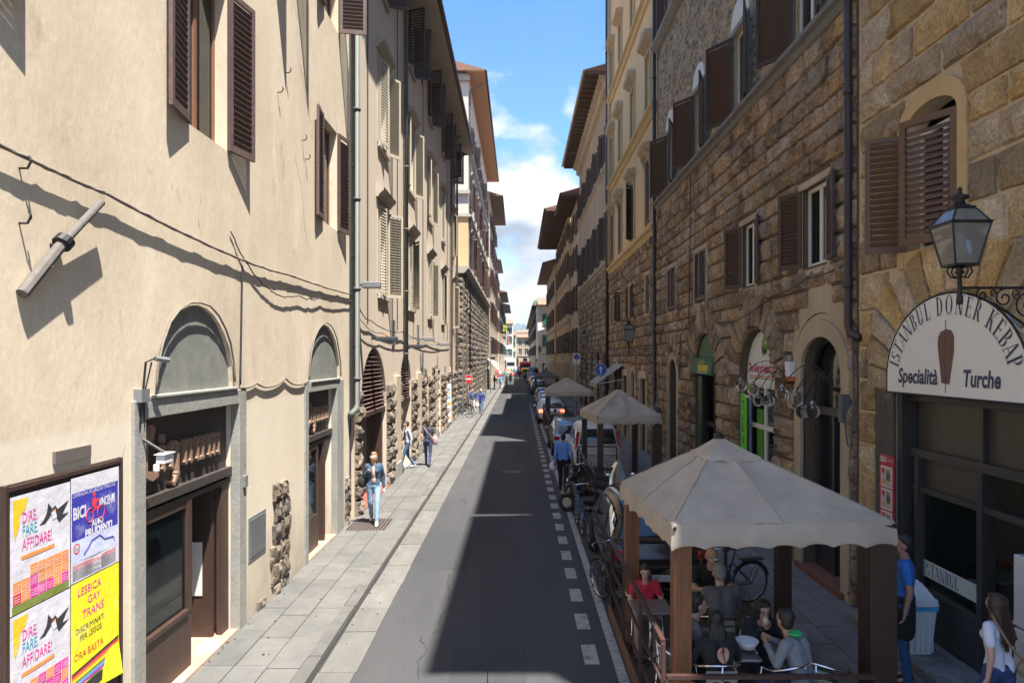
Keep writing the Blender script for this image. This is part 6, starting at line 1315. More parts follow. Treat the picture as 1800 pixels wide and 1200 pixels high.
fl = thing('hanging_flag', 'white and red flag hanging over the far left pavement', 'flag', (-3.0, 150, 9)); mb = MB(); mb.tube([(-3.6, 150, 9), (-2.2, 149, 10)], .05, 6); mb.build('pole', M['panel'], fl); mb = MB(); mb.add([(-2.9, 149.5, 9.5), (-2.2, 149, 10), (-2.3, 149, 6.8), (-2.8, 149.4, 6.6)], [(0, 1, 2, 3)]); mb.build('cloth', M['plastic_w'], fl); mb = MB(); mb.add([(-2.5, 149.1, 8.6), (-2.2, 148.9, 8.9), (-2.2, 148.9, 6.8), (-2.5, 149.1, 6.8)], [(0, 1, 2, 3)]); mb.build('stripe', M['red'], fl)

# ================================================================ terraces
def canopy(label, x0, y0, x1, y1, ze, zp, peak, m='canvas', yaw=0., posts=.19, pm='post', front_only=False):
    """ze: height of the eave's upper edge, zp: peak height"""
    t = thing('parasol_canopy', label, 'canopy', (x0, y0, .12), 'square canvas canopies over the cafe terraces'); rr = random.Random(int(x0*100)); n = 24
    per = []
    cs = [(x0, y0), (x1, y0), (x1, y1), (x0, y1)]
    cs = [((a-x0)*cos(yaw)-(b-y0)*sin(yaw)+x0, (a-x0)*sin(yaw)+(b-y0)*cos(yaw)+y0) for a, b in cs]
    for i in range(4):
        a, b = cs[i], cs[(i+1) % 4]
        for k in range(n): per.append((a[0]+(b[0]-a[0])*k/n, a[1]+(b[1]-a[1])*k/n, k/n))
    N = len(per); rings = []; T = [.16, .26, .36, .5, .62, .74, .84, .92, .97, 1.0]
    for tt in T:
        for (x, y, u) in per:
            e = sin(pi*u)**.6*0+ (abs(sin(2*pi*u)))
            sag = -.055*sin(pi*tt)*e
            rings.append((peak[0]+(x-peak[0])*tt, peak[1]+(y-peak[1])*tt, zp+(ze-zp)*tt**1.06+sag+noise.noise(Vector((x*3*tt, y*3*tt, 7)))*.018))
    mb = MB(); K = len(T)
    fs = [(r*N+i, r*N+(i+1) % N, (r+1)*N+(i+1) % N, (r+1)*N+i) for r in range(K-1) for i in range(N)]; mb.add(rings, fs)
    me = mb.build('canvas', M[m], t, smooth=False)
    cx, cy = (cs[0][0]+cs[2][0])/2, (cs[0][1]+cs[2][1])/2
    for sd in range(4):
        mb = MB(); V = []
        for j, (dz, o) in enumerate(((0, .0), (.04, .012), (.12, .02), (.20, .03), (.27, .02))):
            for k in range(n*2+1):
                u = k/(n*2); a, b = cs[sd], cs[(sd+1) % 4]; x = a[0]+(b[0]-a[0])*u; y = a[1]+(b[1]-a[1])*u; dx, dy = x-cx, y-cy; l = sqrt(dx*dx+dy*dy)
                wv = (sin(u*38+sd)*.016+noise.noise(Vector((u*9, sd*3, j*.4)))*.03)*(j/4); sc_ = .05*abs(sin(u*pi*7))**.7 if j == 4 else 0
                V.append((x+dx/l*(o+wv), y+dy/l*(o+wv), ze-dz+sc_+noise.noise(Vector((u*5, sd, 0)))*.015*(j > 0)-(0)))
        m_ = n*2+1; mb.add(V, [(j*m_+k, j*m_+k+1, (j+1)*m_+k+1, (j+1)*m_+k) for j in range(4) for k in range(m_-1)]); mb.build('valance', M[m], t, smooth=True)
    # top cap over the vent
    mb = MB(); V = []; q = .27
    for (tt, z) in ((.02, zp+.05), (.12, zp+(ze-zp)*.12+.045), (.20, zp+(ze-zp)*.20+.04), (q, zp+(ze-zp)*q+.035), (q+.005, zp+(ze-zp)*q-.01)):
        for (x, y, u) in per: V.append((peak[0]+(x-peak[0])*tt, peak[1]+(y-peak[1])*tt, z+noise.noise(Vector((x*6*tt, y*6*tt, 3)))*.035*(tt > .05)))
    mb.add(V, [(r*N+i, r*N+(i+1) % N, (r+1)*N+(i+1) % N, (r+1)*N+i) for r in range(4) for i in range(N)]); mb.build('top_cap', M[m], t, smooth=True)
    mb = MB(); mb.lathe([(.07, 0), (.07, .03), (.03, .06), (0, .08)], (peak[0], peak[1], zp+.035), 10); mb.build('knob', M['iron'], t)
    for i, (x, y) in enumerate(cs):
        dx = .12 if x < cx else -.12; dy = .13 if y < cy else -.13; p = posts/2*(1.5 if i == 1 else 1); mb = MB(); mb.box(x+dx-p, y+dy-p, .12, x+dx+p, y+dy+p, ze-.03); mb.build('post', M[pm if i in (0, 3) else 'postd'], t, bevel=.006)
        mb = MB(); mb.bar((x+dx, y+dy, ze-.08), (peak[0], peak[1], zp-.04), .04); mb.build('rafter', M['postd'], t)
        o_ = MB(); o_.ball((x+(.02 if x < cx else -.02), y-.02, ze-.03), .022, 6, 4); o_.build('tie', M['iron'], t)
    # stitched seams along the ridges
    mb = MB()
    for i in range(4):
        a, b = cs[i], cs[(i+1) % 4]
        for ex, ey in (a, ((a[0]+b[0])/2, (a[1]+b[1])/2)):
            ppth = []
            for tt in (.28, .36, .5, .62, .74, .84, .92, .97, 1.0):
                c_ = (ex == a[0] and ey == a[1]); ppth.append((peak[0]+(ex-peak[0])*tt, peak[1]+(ey-peak[1])*tt, zp+(ze-zp)*tt**1.06+.006+noise.noise(Vector((ex*3*tt, ey*3*tt, 7)))*.018))
            mb.tube(ppth, .0065, 4)
    mb.build('seams', mat('seam_thread', (.30, .27, .225), .9), t, kind='stuff'); return t
canopy('large beige canvas canopy in the foreground sheltering diners', 1.62, 7.2, 4.05, 9.75, 2.33, 3.05, (2.52, 8.6), yaw=.06)
canopy('second beige canopy beyond the black car with a scalloped edge', 2.28, 20.0, 4.22, 22.8, 2.38, 3.08, (3.1, 21.2), yaw=.08, posts=.17, pm='postd')
canopy('third canopy from the camera with people seated under it', 1.55, 37.6, 4.15, 41.2, 2.2, 2.92, (2.75, 39.4), posts=.15, pm='postd')
canopy('farthest flat grey canopy above the parked cars', 1.6, 68, 4.0, 71.5, 2.25, 2.75, (2.8, 69.7), m='canvas_grey', posts=.15, pm='postd')
def terrace(label, x0, x1, y0, y1, h=1.18, rails=(.42, .80), step=1.22, front=True, ht=None, planks=True):
    t = thing('terrace_deck', label, 'terrace', (x0, y0, 0), 'raised cafe terrace decks'); 
    r = random.Random(int(y0)); w = .14; nb = int((x1-x0)/w)
    me = MB().box(-.5, -.5, -.5, .5, .5, .5).mesh('plank', M['wood_dark'])
    for i in range(nb): o = bpy.data.objects.new('plank', me); col.objects.link(o); o.location = (x0+w*(i+.5), (y0+y1)/2, .11+r.uniform(-.002, .002)); o.scale = (w-.008, y1-y0, .03); attach(o, t)
    mb = MB(); mb.box(x0-.03, y0, .0, x0-.001, y1, .17); mb.build('side_board', M['wood'], t); mb = MB(); mb.box(x0, y0-.03, 0, x1, y0-.001, .17); mb.build('front_board', M['wood_dark'], t)
    rl = thing('railing', 'brown steel railing around the '+label.split(' deck')[0], 'railing', (x0, y0, .13), 'brown steel terrace railings')
    def run(a, b, top):
        a = Vector(a); b = Vector(b); L_ = (b-a).length; k = max(1, round(L_/step)); mb = MB(); mb.bar(a+Vector((0, 0, top)), b+Vector((0, 0, top)), .05, .04); mb.build('top_rail', M['rust'], rl)
        for z in rails: mb = MB(); mb.bar(a+Vector((0, 0, z)), b+Vector((0, 0, z)), .028); mb.build('rail', M['rust'], rl)
        for i in range(k+1): q = a.lerp(b, i/k); mb = MB(); mb.box(q.x-.022, q.y-.022, .125, q.x+.022, q.y+.022, top-.02); mb.build('upright', M['rust'], rl)
    run((x0+.02, y0+.1, 0), (x0+.02, y1, 0), h)
    if front: run((x0+.05, y0+.08, 0), (x1-.05, y0+.08, 0), ht or h)
    run((x0+.05, y1, 0), (x1-.4, y1, 0), h); return t
terrace('foreground cafe terrace deck', 1.46, 3.70, 6.9, 10.9, 1.19, ht=.84, rails=(.40, .75))
terrace('second cafe terrace deck beyond the black car', 1.95, 3.70, 17.6, 23.0, 1.1, front=False)
terrace('third cafe terrace deck', 1.46, 3.70, 32.2, 41.5, 1.1, front=False)
terrace('farthest cafe terrace deck', 1.5, 3.70, 66, 72, 1.1, front=False)
pl = MB(); rr = random.Random(3)
for k in range(900): c = Vector((rr.uniform(1.7, 3.6), 65.6+rr.uniform(-.2, .2), rr.uniform(.3, 1.5))); a = Vector((rr.uniform(-1, 1), rr.uniform(-1, 1), rr.uniform(-1, 1))).normalized()*.09; b = a.orthogonal()*.6; pl.quad(c-a, c+b, c+a, c-b)
tag(pl.build('hedge_planter', M['leaf']), 'dark green hedge in planters before the farthest canopy', 'hedge')
def chair(label, loc, rz, m='plastic_w'):
    t = thing('cafe_chair', label, 'chair', (0, 0, 0), 'aluminium cafe chairs')
    for sx in (-1, 1):
        for sy in (-1, 1):
            mb = MB(); mb.tube([(sx*.20, sy*.19, .44), (sx*.23, sy*.23, 0)], .013, 6); mb.build('leg', M['chrome'], t, smooth=True)
    mb = MB(); mb.tube([(.25*cos(a), .24*sin(a)*1.0, .70+.10*max(0, sin(a))) for a in [(-.15+i/14*1.3)*pi for i in range(15)]], .014, 6)
    for s in (-1, 1): mb.tube([(s*.23, -.12, .70), (s*.22, -.18, .44)], .012, 6)
    mb.tube([(0, .24, .80), (0, .2, .44)], .012, 6); mb.build('armrest', M['chrome'], t, smooth=True)
    for i in range(5): mb = MB(); mb.box(-.2, -.2+i*.08, .435, .2, -.14+i*.08, .45); mb.build('seat_slat', M['steel'], t)
    for i in range(3): mb = MB(); mb.box(-.16, .20, .52+i*.08, .16, .215, .57+i*.08); mb.build('back_slat', M['trim'], t)
    t.location = loc; t.rotation_euler = (0, 0, rz); return t
def table(label, loc, w=.66, h=.74):
    t = thing('cafe_table', label, 'table', (0, 0, 0), 'square aluminium cafe tables'); MB().box(-w/2, -w/2, h-.03, w/2, w/2, h).build('tabletop', mat('table_metal', (.24, .235, .23), .35, .1, 4, metal=.5), t, bevel=.01)
    mb = MB(); mb.tube([(0, 0, .03), (0, 0, h-.03)], .03, 8); mb.build('column', M['chrome'], t); 
    for a in range(4): mb = MB(); mb.bar((0, 0, .05), (.28*cos(a*pi/2+pi/4), .28*sin(a*pi/2+pi/4), .015), .035); mb.build('foot', M['chrome'], t)
    t.location = loc; return t
DZ = .125
table('nearest cafe table with food between three diners', (2.30, 7.62, DZ), .62); table('cafe table between the bald man and the grey haired man', (2.52, 8.98, DZ), .56); table('small cafe table by the railing beside the red shirt', (1.72, 8.9, DZ), .5)
for lb, x, y, a in (('chair of the woman in the backless black top', 2.10, 7.27, pi), ('chair of the man with the green collar', 2.84, 7.25, pi+.5), ('chair of the curly haired woman', 2.80, 7.85, .5), ('chair of the man in the grey hoodie', 1.78, 7.62, -pi/2*-1), ('chair of the grey haired man', 2.50, 8.62, pi), ('chair of the bald man', 2.52, 9.4, 0), ('empty chair with a chrome arc beside the pavement', 3.02, 8.35, pi*.6), ('chair of the child in red', 1.74, 9.45, 0)): chair('aluminium cafe '+lb, (x, y, DZ), a)
for i, (x, y, a) in enumerate(((1.9, 34, 0), (2.6, 34, 0), (2.3, 35.4, pi), (3.0, 35.6, pi), (2.9, 21.2, 0))): chair('aluminium cafe chair on the farther terraces, number %s from the camera' % ('four', 'three', 'two', 'five', 'one')[i], (x, y, DZ), a)
def plate(name, label, cat, c, r, m, z0=.0, prof=None):
    mb = MB(); mb.lathe(prof or [(0, 0), (r*.6, 0), (r, .018), (r*.98, .022), (r*.55, .008), (0, .008)], c, 18); return tag(mb.build(name, m, smooth=True), label, cat)
plate('takeaway_bowl', 'white takeaway bowl held by the man with the green collar', 'bowl', (2.50, 7.48, DZ+.80), .13, M['plastic_w'], prof=[(0, 0), (.08, 0), (.125, .08), (.12, .085), (.075, .01), (0, .01)])
plate('paper_plate', 'white paper plate on the nearest cafe table', 'plate', (2.15, 7.7, DZ+.745), .10, M['plastic_w'])
for x, y, c_, lb in ((2.08, 7.5, (.45, .30, .03), 'yellow paper cup on the nearest table'), (2.42, 8.9, (.5, .5, .5), 'clear drinking glass on the farther table'), (2.2, 7.85, (.5, .42, .06), 'second yellow drink on the nearest table beside the plate')):
    mb = MB(); mb.lathe([(.028, 0), (.036, .12), (.033, .12), (.025, .01)], (x, y, DZ+.742), 12); tag(mb.build('cup', flat('cup%d' % int(c_[2]*100), c_), smooth=True), lb, 'cup')
bk = thing('backpack', 'dark green and yellow backpack lying on a chair beside the diners', 'bag', (3.2, 7.2, .5))
chair('aluminium cafe chair holding the green and yellow backpack', (3.24, 7.25, DZ), 2.4)
# bin
bn = thing('litter_bin', 'white plastic swing lid bin with a blue liner beside the kebab window', 'bin', (5.19, 8.95, .26))
def frustum(mb, cx, cy, z0, z1, w0, w1, d0, d1):
    return mb.add([(cx+a*w0/2, cy+b*d0/2, z0) for a, b in ((-1, -1), (1, -1), (1, 1), (-1, 1))]+[(cx+a*w1/2, cy+b*d1/2, z1) for a, b in ((-1, -1), (1, -1), (1, 1), (-1, 1))], [(0, 3, 2, 1), (4, 5, 6, 7), (0, 1, 5, 4), (1, 2, 6, 5), (2, 3, 7, 6), (3, 0, 4, 7)])
q = MB(); frustum(q, 5.19, 8.95, .26, .86, .28, .36, .28, .40); q.build('bucket', M['plastic_w'], bn, bevel=.02)
for k in range(5): q = MB(); q.box(5.03+k*.07-.006, 8.765-.012, .32, 5.03+k*.07+.006, 8.80, .80); q.build('rib', M['plastic_w'], bn)
q = MB(); frustum(q, 5.19, 8.95, .85, .90, .38, .385, .42, .425); q.build('liner', flat('blue_liner', (.06, .35, .60), .5), bn)
q = MB(); frustum(q, 5.19, 8.95, .901, 1.0, .40, .38, .44, .40); frustum(q, 5.19, 9.05, 1.0, 1.16, .37, .20, .2, .05); q.build('lid', M['plastic_w'], bn, bevel=.02)
q = MB(); q.quad((5.03, 8.76, 1.0), (5.35, 8.76, 1.0), (5.30, 8.99, 1.14), (5.08, 8.99, 1.14)); q.build('swing_flap', M['plastic_w'], bn)

# ================================================================ vehicles
def loft_car(label, loc, rz=0., L=4.3, Wd=1.76, Hh=1.55, paint=(.5, .5, .5), style='hatch', plate_txt=None, badge=None, lit=False, cat='car', name='parked_car', rough=.25, metal=.3, group='cars parked along the right kerb', racks=False):
    t = thing(name, label, cat, (0, 0, 0), group); hw = Wd/2; r = Hh
    if style == 'hatch': st = [(0, .30, .52, .55, .90), (.02, .26, .72, .76, .95), (.06, .24, .86, .92, .98), (.115, .22, .92, 1.30*r/1.5, .985), (.17, .20, .93, 1.42*r/1.5, .99), (.28, .19, .93, 1.49*r/1.5, 1), (.42, .18, .92, r, 1), (.56, .18, .91, .985*r, 1), (.63, .18, .90, .93*r, 1), (.72, .18, .90, 1.16*r/1.5, .99), (.79, .18, .90, .955, .98), (.88, .2, .82, .87, .95), (.96, .24, .70, .74, .88), (1, .30, .52, .55, .76)]
    elif style == 'van': st = [(0, .30, .60, .64, .92), (.012, .26, .90, .98, .97), (.03, .24, 1.0, 1.08, .985), (.055, .22, 1.02, .93*r, .99), (.09, .2, 1.02, .985*r, .99), (.25, .19, 1.0, r, 1), (.45, .18, 1.0, r, 1), (.58, .18, .98, .985*r, 1), (.66, .18, .97, .92*r, 1), (.76, .18, .96, 1.22*r/1.8, .99), (.82, .18, .95, 1.0, .98), (.90, .2, .86, .90, .95), (.97, .24, .72, .76, .88), (1, .30, .5, .54, .78)]
    else: st = [(0, .30, .55, .58, .90), (.02, .26, .80, .84, .95), (.09, .22, .92, .97, .98), (.20, .20, .93, 1.02, .99), (.30, .20, .93, 1.36*r/1.45, .99), (.42, .18, .92, r, 1), (.52, .18, .91, .985*r, 1), (.60, .18, .90, .93*r, 1), (.71, .18, .88, 1.08, .99), (.78, .18, .86, .93, .98), (.90, .2, .78, .82, .95), (1, .30, .52, .55, .78)]
    def ring(y, zl, zb, zt, k):
        w = hw*k; cab = max(0, min(1, (zt-zb)/.4)); tw = w*(1-.20*cab)
        half = [(w*.86, zl), (w*.97, zl+.10), (w, zl+(zb-zl)*.5), (w*.985, zb-.03), (w*.96, zb), (w*.96+(tw-w*.96)*.9, zb+(zt-zb)*.86), (tw*.86, zt-.015*cab), (tw*.5, zt+.015), (0, zt+.022)]
        return [(x, y*L, z) for x, z in half]+[(-x, y*L, z) for x, z in reversed(half[:-1])]
    rs = [ring(*s) for s in st]; n = len(rs[0]); mb = MB()
    mb.add([p for q in rs for p in q], [(i*n+j, (i+1)*n+j, (i+1)*n+j+1, i*n+j+1) for i in range(len(rs)-1) for j in range(n-1)]+[tuple(range(n)), tuple((len(rs)-1)*n+j for j in range(n-1, -1, -1))]+[(i*n, i*n+n-1, (i+1)*n+n-1, (i+1)*n) for i in range(len(rs)-1)])
    pm = mat('car_paint_'+name+str(len(bpy.data.materials)), paint, rough, metal=metal, spec=.6); b = mb.build('body', pm, t, smooth=True); sm = b.modifiers.new('s', 'SUBSURF'); sm.levels = 1; sm.render_levels = 1
    def patch_(A, B, C, D, name_, m_, off, n_=4):
        q = MB(); A, B, C, D = map(Vector, (A, B, C, D)); nr = (B-A).cross(D-A).normalized(); ctr = Vector((0, L/2, .7))
        if nr.dot((A+C)/2-ctr) < 0: nr = -nr
        vs = []
        for j in range(n_+1):
            for i in range(n_+1): u, v = i/n_, j/n_; p = A.lerp(B, u).lerp(D.lerp(C, u), v)+nr*(off+.012*sin(pi*u)*sin(pi*v)); vs.append(p)
        q.add(vs, [(j*(n_+1)+i, j*(n_+1)+i+1, (j+1)*(n_+1)+i+1, (j+1)*(n_+1)+i) for j in range(n_) for i in range(n_)]); return q.build(name_, m_, t, smooth=True)
    idx = {'hatch': dict(side=[(3, 5), (5, 7), (7, 9)], rear=(2, 3), front=(8, 10)), 'van': dict(side=[(4, 5), (5, 7), (7, 9)], rear=(2, 3), front=(8, 10)), 'sedan': dict(side=[(3, 5), (5, 7), (7, 8)], rear=(3, 4), front=(7, 8))}[style]
    for (i, j) in idx['side']:
        for sgn in (1, -1):
            def gp(s, u):
                y, zl, zb, zt, k = st[s]; w = hw*k; cab = max(0, min(1, (zt-zb)/.4)); tw = w*(1-.20*cab); return Vector((sgn*(w*.96+(tw-w*.96)*.9*u), y*L, zb+(zt-zb)*.86*u))
            a, b_ = gp(i, .10), gp(j, .10); c, d = gp(j, .93), gp(i, .93); f = .05
            patch_(a.lerp(b_, f), b_.lerp(a, f), c.lerp(d, f), d.lerp(c, f), 'side_window', M['glassv'], .012)
    def top(s, u, k_=.84):
        y, zl, zb, zt, k = st[s]; w = hw*k; cab = max(0, min(1, (zt-zb)/.4)); tw = w*(1-.20*cab); return Vector((u*tw*k_, y*L, zt))
    i, j = idx['rear']; a, b_ = top(i, -.98), top(i, .98); c, d = top(j, .95), top(j, -.95); patch_(a.lerp(d, .06), b_.lerp(c, .06), c.lerp(b_, .05), d.lerp(a, .05), 'rear_window', M['glassv'], .028)
    i, j = idx['front']; a, b_ = top(j, -.95), top(j, .95); c, d = top(i, .92), top(i, -.92); patch_(a, b_, c, d, 'windscreen', M['glassv'], .028)
    bh = .80 if style != 'van' else .95; red = M['redlens']
    for sgn in (-1, 1):
        if style == 'van': q = MB(); q.bar((sgn*hw*.91, .025*L, .90), (sgn*hw*.80, .052*L, Hh*.86), .10, .07, up=(0, 1, 0)); q.build('tail_light', red if not lit else M['litred'], t, bevel=.02)
        else: q = MB(); q.box(sgn*hw*.80-.15, .012*L, .72, sgn*hw*.80+.10, .05*L, .87); q.build('tail_light', red if not lit else M['litred'], t, bevel=.03)
        q = MB(); q.box(sgn*hw*.72-.12, L*.965, .58, sgn*hw*.72+.12, L*.985, .72); q.build('headlight', M['glassc'], t, bevel=.02)
        q = MB(); q.ball((sgn*(hw+.10), L*.66, .98), (.10, .06, .07), 8, 6); q.build('mirror', pm, t, smooth=True)
        for yy in (.185*L, .80*L):
            q = MB(); q.lathe([(.0, 0), (.345, 0), (.345, .02), (0, .02)], (sgn*(hw-.012)-.01, yy, .33), 20, 'x'); q.build('wheel_arch', M['rubber'], t)
            w_ = MB(); x = sgn*(hw-.07); w_.lathe([(.19, -.1), (.30, -.105), (.318, -.07), (.318, .07), (.30, .105), (.19, .1)], (x, yy, .318), 24, 'x'); wo = w_.build('wheel', M['rubber'], t, smooth=True)
            q = MB(); q.lathe([(0, .08), (.05, .09), (.07, .06), (.18, .055), (.205, .10), (.2, .05), (0, .04)] if sgn > 0 else [(0, -.08), (.05, -.09), (.07, -.06), (.18, -.055), (.205, -.10), (.2, -.05), (0, -.04)], (x, yy, .318), 20, 'x')
            for a in range(5): an = a*2*pi/5; q.bar((x+sgn*.095, yy, .318), (x+sgn*.095, yy+.19*cos(an), .318+.19*sin(an)), .035, .02)
            q.build('rim', M['steel'], wo)
    q = MB(); q.box(-hw*.8, -.03, .30, hw*.8, .05*L, .50); q.build('bumper', pm if style != 'van' else pm, t, bevel=.05)
    q = MB(); q.box(-.26, -.045 if style != 'hatch' else -.045, .52-.10, .26, -.035, .52+.01); pl_ = q.build('number_plate', M['plastic_w'], t)
    q = MB(); q.box(-.26, -.047, .42, -.225, -.046, .53); q.box(.225, -.047, .42, .26, -.046, .53); q.build('plate_band', flat('eu_blue', (.02, .06, .4)), pl_)
    def rtxt(s, x, z, y, size, m_, xs=1): me = text_mesh(s, size); [setattr(v, 'co', Vector((x+v.co.x*xs, y, z+v.co.y))) for v in me.vertices]; me.materials.clear(); me.materials.append(m_); obj('lettering', me, t)
    if plate_txt: rtxt(plate_txt, -.20, .435, -.05, .10, M['p_black'], .85)
    if badge: rtxt(badge, .30, .895, .005, .06, M['chrome'], 1)
    q = MB(); q.bar((0, .13*L, Hh*.985), (0, .13*L-.02, Hh+.22), .008) if style != 'van' else q.bar((.5, .2*L, Hh), (.5, .2*L-.1, Hh+.3), .008); q.build('aerial', M['iron'], t)
    if racks:
        for sgn in (-1, 1): q = MB(); q.tube([(sgn*hw*.72, .16*L, Hh-.04), (sgn*hw*.72, .2*L, Hh+.03), (sgn*hw*.72, .55*L, Hh+.05), (sgn*hw*.72, .6*L, Hh-.02)], .014, 6); q.build('roof_rail', M['chrome'], t)
    t.location = loc; t.rotation_euler = (0, 0, rz); return t
M['litred'] = mat('lit_tail_lamp', (.6, .03, .02), .3, emit=(1, .08, .03, 3))
Zc = .002
loft_car('black hatchback with a B160 badge parked behind the foreground terrace', (2.42, 11.25, Zc), 0, 4.27, 1.78, 1.60, (.010, .010, .011), 'hatch', 'EF', 'B 160', rough=.12, metal=.1)
loft_car('white small van with tall red tail lights behind the second terrace', (2.72, 23.4, Zc), 0, 4.0, 1.66, 1.78, (.62, .62, .60), 'van', None, None, rough=.3, metal=0)
loft_car('pale blue grey hatchback parked ahead of the white van', (2.25, 27.9, Zc), .02, 4.0, 1.68, 1.48, (.22, .27, .33), 'hatch', rough=.15, racks=True)
loft_car('white hatchback with a lit red tail lamp beyond the third canopy', (2.05, 42.0, Zc), .02, 4.0, 1.68, 1.48, (.60, .60, .60), 'hatch', lit=True)
loft_car('silver estate car fourth in the row beyond the third canopy', (2.2, 47.0, Zc), .0, 4.3, 1.72, 1.5, (.30, .31, .33), 'hatch')
loft_car('white saloon car in the row before the farthest terrace', (2.25, 52.3, Zc), .0, 4.3, 1.72, 1.45, (.6, .6, .6), 'sedan')
loft_car('dark grey hatchback just before the farthest terrace', (2.25, 57.6, Zc), .0, 4.1, 1.72, 1.5, (.04, .045, .05), 'hatch')
for i, (y, c_, s_, lb) in enumerate(((74, (.035, .04, .045), 'hatch', 'black hatchback directly beyond the farthest canopy'), (79, (.45, .46, .48), 'hatch', 'silver hatchback second beyond the farthest canopy'), (84, (.05, .05, .055), 'van', 'dark people carrier third beyond the farthest canopy'), (89.5, (.03, .03, .035), 'hatch', 'black hatchback fourth beyond the farthest canopy'), (95, (.5, .5, .5), 'sedan', 'white saloon fifth beyond the farthest canopy'), (101, (.04, .04, .05), 'van', 'dark small van just before the tall dark van'))): loft_car(lb, (2.2, y, Zc), 0, 4.2, 1.72, 1.5 if s_ != 'van' else 1.75, c_, s_)
loft_car('tall dark grey delivery van parked far down on the right', (2.3, 108, Zc), 0, 5.6, 2.0, 2.55, (.06, .065, .07), 'van', cat='van', name='delivery_van')
loft_car('white car parked at the very end of the right row', (4.4, 132, Zc), 0, 4.2, 1.72, 1.5, (.6, .6, .6), 'hatch')
loft_car('silver car coming up the far street', (-.4, 200, Zc), 0, 4.2, 1.72, 1.5, (.5, .5, .5), 'hatch', group=None)
for (x, y, w, l, h, c_, nm, lb) in ((1.4, 150, 2.5, 9, 3.1, (.62, .03, .02), 'bus', 'red bus far down the street'), (-2.2, 186, 2.5, 8, 3.3, (.62, .63, .62), 'truck', 'white box truck at the far left of the street'), (1.6, 135, 2.0, 5, 2.0, (.75, .5, .02), 'delivery_van', 'yellow van standing in front of the red bus')):
    t = thing(nm, lb, nm.replace('delivery_', ''), (x, y, 0)); MB().box(x-w/2, y, .45, x+w/2, y+l, h).build('body', mat(nm+'_paint', c_, .35), t, bevel=.15); MB().box(x-w*.42, y-.02, h*.55, x+w*.42, y-.005, h*.85).build('rear_window', M['glassv'], t)
    MB().box(x-w/2+.1, y-.05, .35, x+w/2-.1, y-.001, .62).build('bumper', M['rubber'], t)
    for sx in (-1, 1):
        MB().box(x+sx*w*.42-.08, y-.03, .75, x+sx*w*.42+.08, y-.006, 1.05).build('tail_light', M['redlens'], t)
        for yy in (y+1.4, y+l-1.4): q = MB(); q.lathe([(0, -.12), (.45, -.12), (.45, .12), (0, .12)], (x+sx*(w/2-.1), yy, .45), 16, 'x'); q.build('wheel', M['rubber'], t)
# bicycles
def bicycle(label, loc, rz, c, basket=False, city=True):
    t = thing('bicycle', label, 'bicycle', (0, 0, 0)); fm = mat('bike_paint%d' % len(bpy.data.materials), c, .35)
    for y in (-.52, .52):
        mb = MB(); mb.tube([(0, y+.325*cos(a*pi/14), .34+.325*sin(a*pi/14)) for a in range(28)], .016, 6, closed=True); w = mb.build('wheel', M['rubber'], t, smooth=True)
        mb = MB(); mb.tube([(0, y+.305*cos(a*pi/12), .34+.305*sin(a*pi/12)) for a in range(24)], .008, 4, closed=True); mb.build('rim', M['chrome'], w)
        mb = MB()
        for a in range(14): mb.bar((0.02*(1 if a % 2 else -1), y, .34), (0, y+.30*cos(a*2*pi/14), .34+.30*sin(a*2*pi/14)), .0025)
        mb.build('spokes', M['steel'], w, kind='stuff'); mb = MB(); mb.tube([(0, y+.36*cos(a*pi/12), .34+.36*sin(a*pi/12)) for a in range(2, 12)], .018, 5); mb.build('mudguard', fm, t, smooth=True)
    mb = MB(); bb = (0, -.03, .28); st_ = (0, -.20, .78); hd = (0, .38, .82)
    for a, b, r in ((bb, st_, .015), (bb, (0, .40, .68), .017), ((0, -.15, .62), hd, .014), (bb, (.05, -.52, .34), .010), (bb, (-.05, -.52, .34), .010), ((0, -.17, .70), (.05, -.52, .34), .009), ((0, -.17, .70), (-.05, -.52, .34), .009), (hd, (0, .42, .62), .018), ((.05, .42, .6), (.05, .52, .34), .010), ((-.05, .42, .6), (-.05, .52, .34), .010), (st_, (0, -.22, .90), .012), (hd, (0, .35, 1.0), .012)): mb.tube([a, b], r, 7)
    mb.build('frame', fm, t, smooth=True); mb = MB(); mb.tube([(-.29, .13, 1.0), (-.27, .25, 1.03), (-.14, .36, 1.02), (0, .36, 1.0), (.14, .36, 1.02), (.27, .25, 1.03), (.29, .13, 1.0)], .011, 7); mb.build('handlebar', M['chrome'], t, smooth=True)
    for s in (-1, 1): mb = MB(); mb.tube([(s*.29, .10, .995), (s*.285, .20, 1.015)], .016, 7); mb.build('grip', M['rubber'], t)
    mb = MB(); mb.ball((0, -.26, .93), (.085, .11, .035), 10, 6); mb.ball((0, -.13, .925), (.03, .10, .025), 8, 5); mb.build('saddle', M['rubber'], t, smooth=True)
    mb = MB(); mb.lathe([(0, -.01), (.09, -.01), (.09, .01), (0, .01)], (.05, -.03, .28), 16, 'x'); mb.bar((.07, -.03, .28), (.07, .12, .22), .015); mb.bar((-.07, -.03, .28), (-.07, -.18, .34), .015); mb.box(.05, .08, .20, .14, .16, .225); mb.box(-.14, -.22, .33, -.05, -.14, .355); mb.build('crank', M['steel'], t)
    if city: mb = MB(); mb.box(-.06, -.74, .71, .06, -.34, .725); mb.bar((.05, -.7, .71), (.05, -.52, .34), .008); mb.bar((-.05, -.7, .71), (-.05, -.52, .34), .008); mb.build('rack', M['iron'], t)
    t.location = loc; t.rotation_euler = (0, -.05, rz); return t
bicycle('blue city bicycle with swept chrome handlebars leaning at the terrace edge', (1.46, 16.3, .0), .03, (.02, .10, .22))
bicycle('dark bicycle parked between the foreground terrace and the black car', (1.60, 11.15, .0), pi/2*.0+.4, (.02, .02, .02))
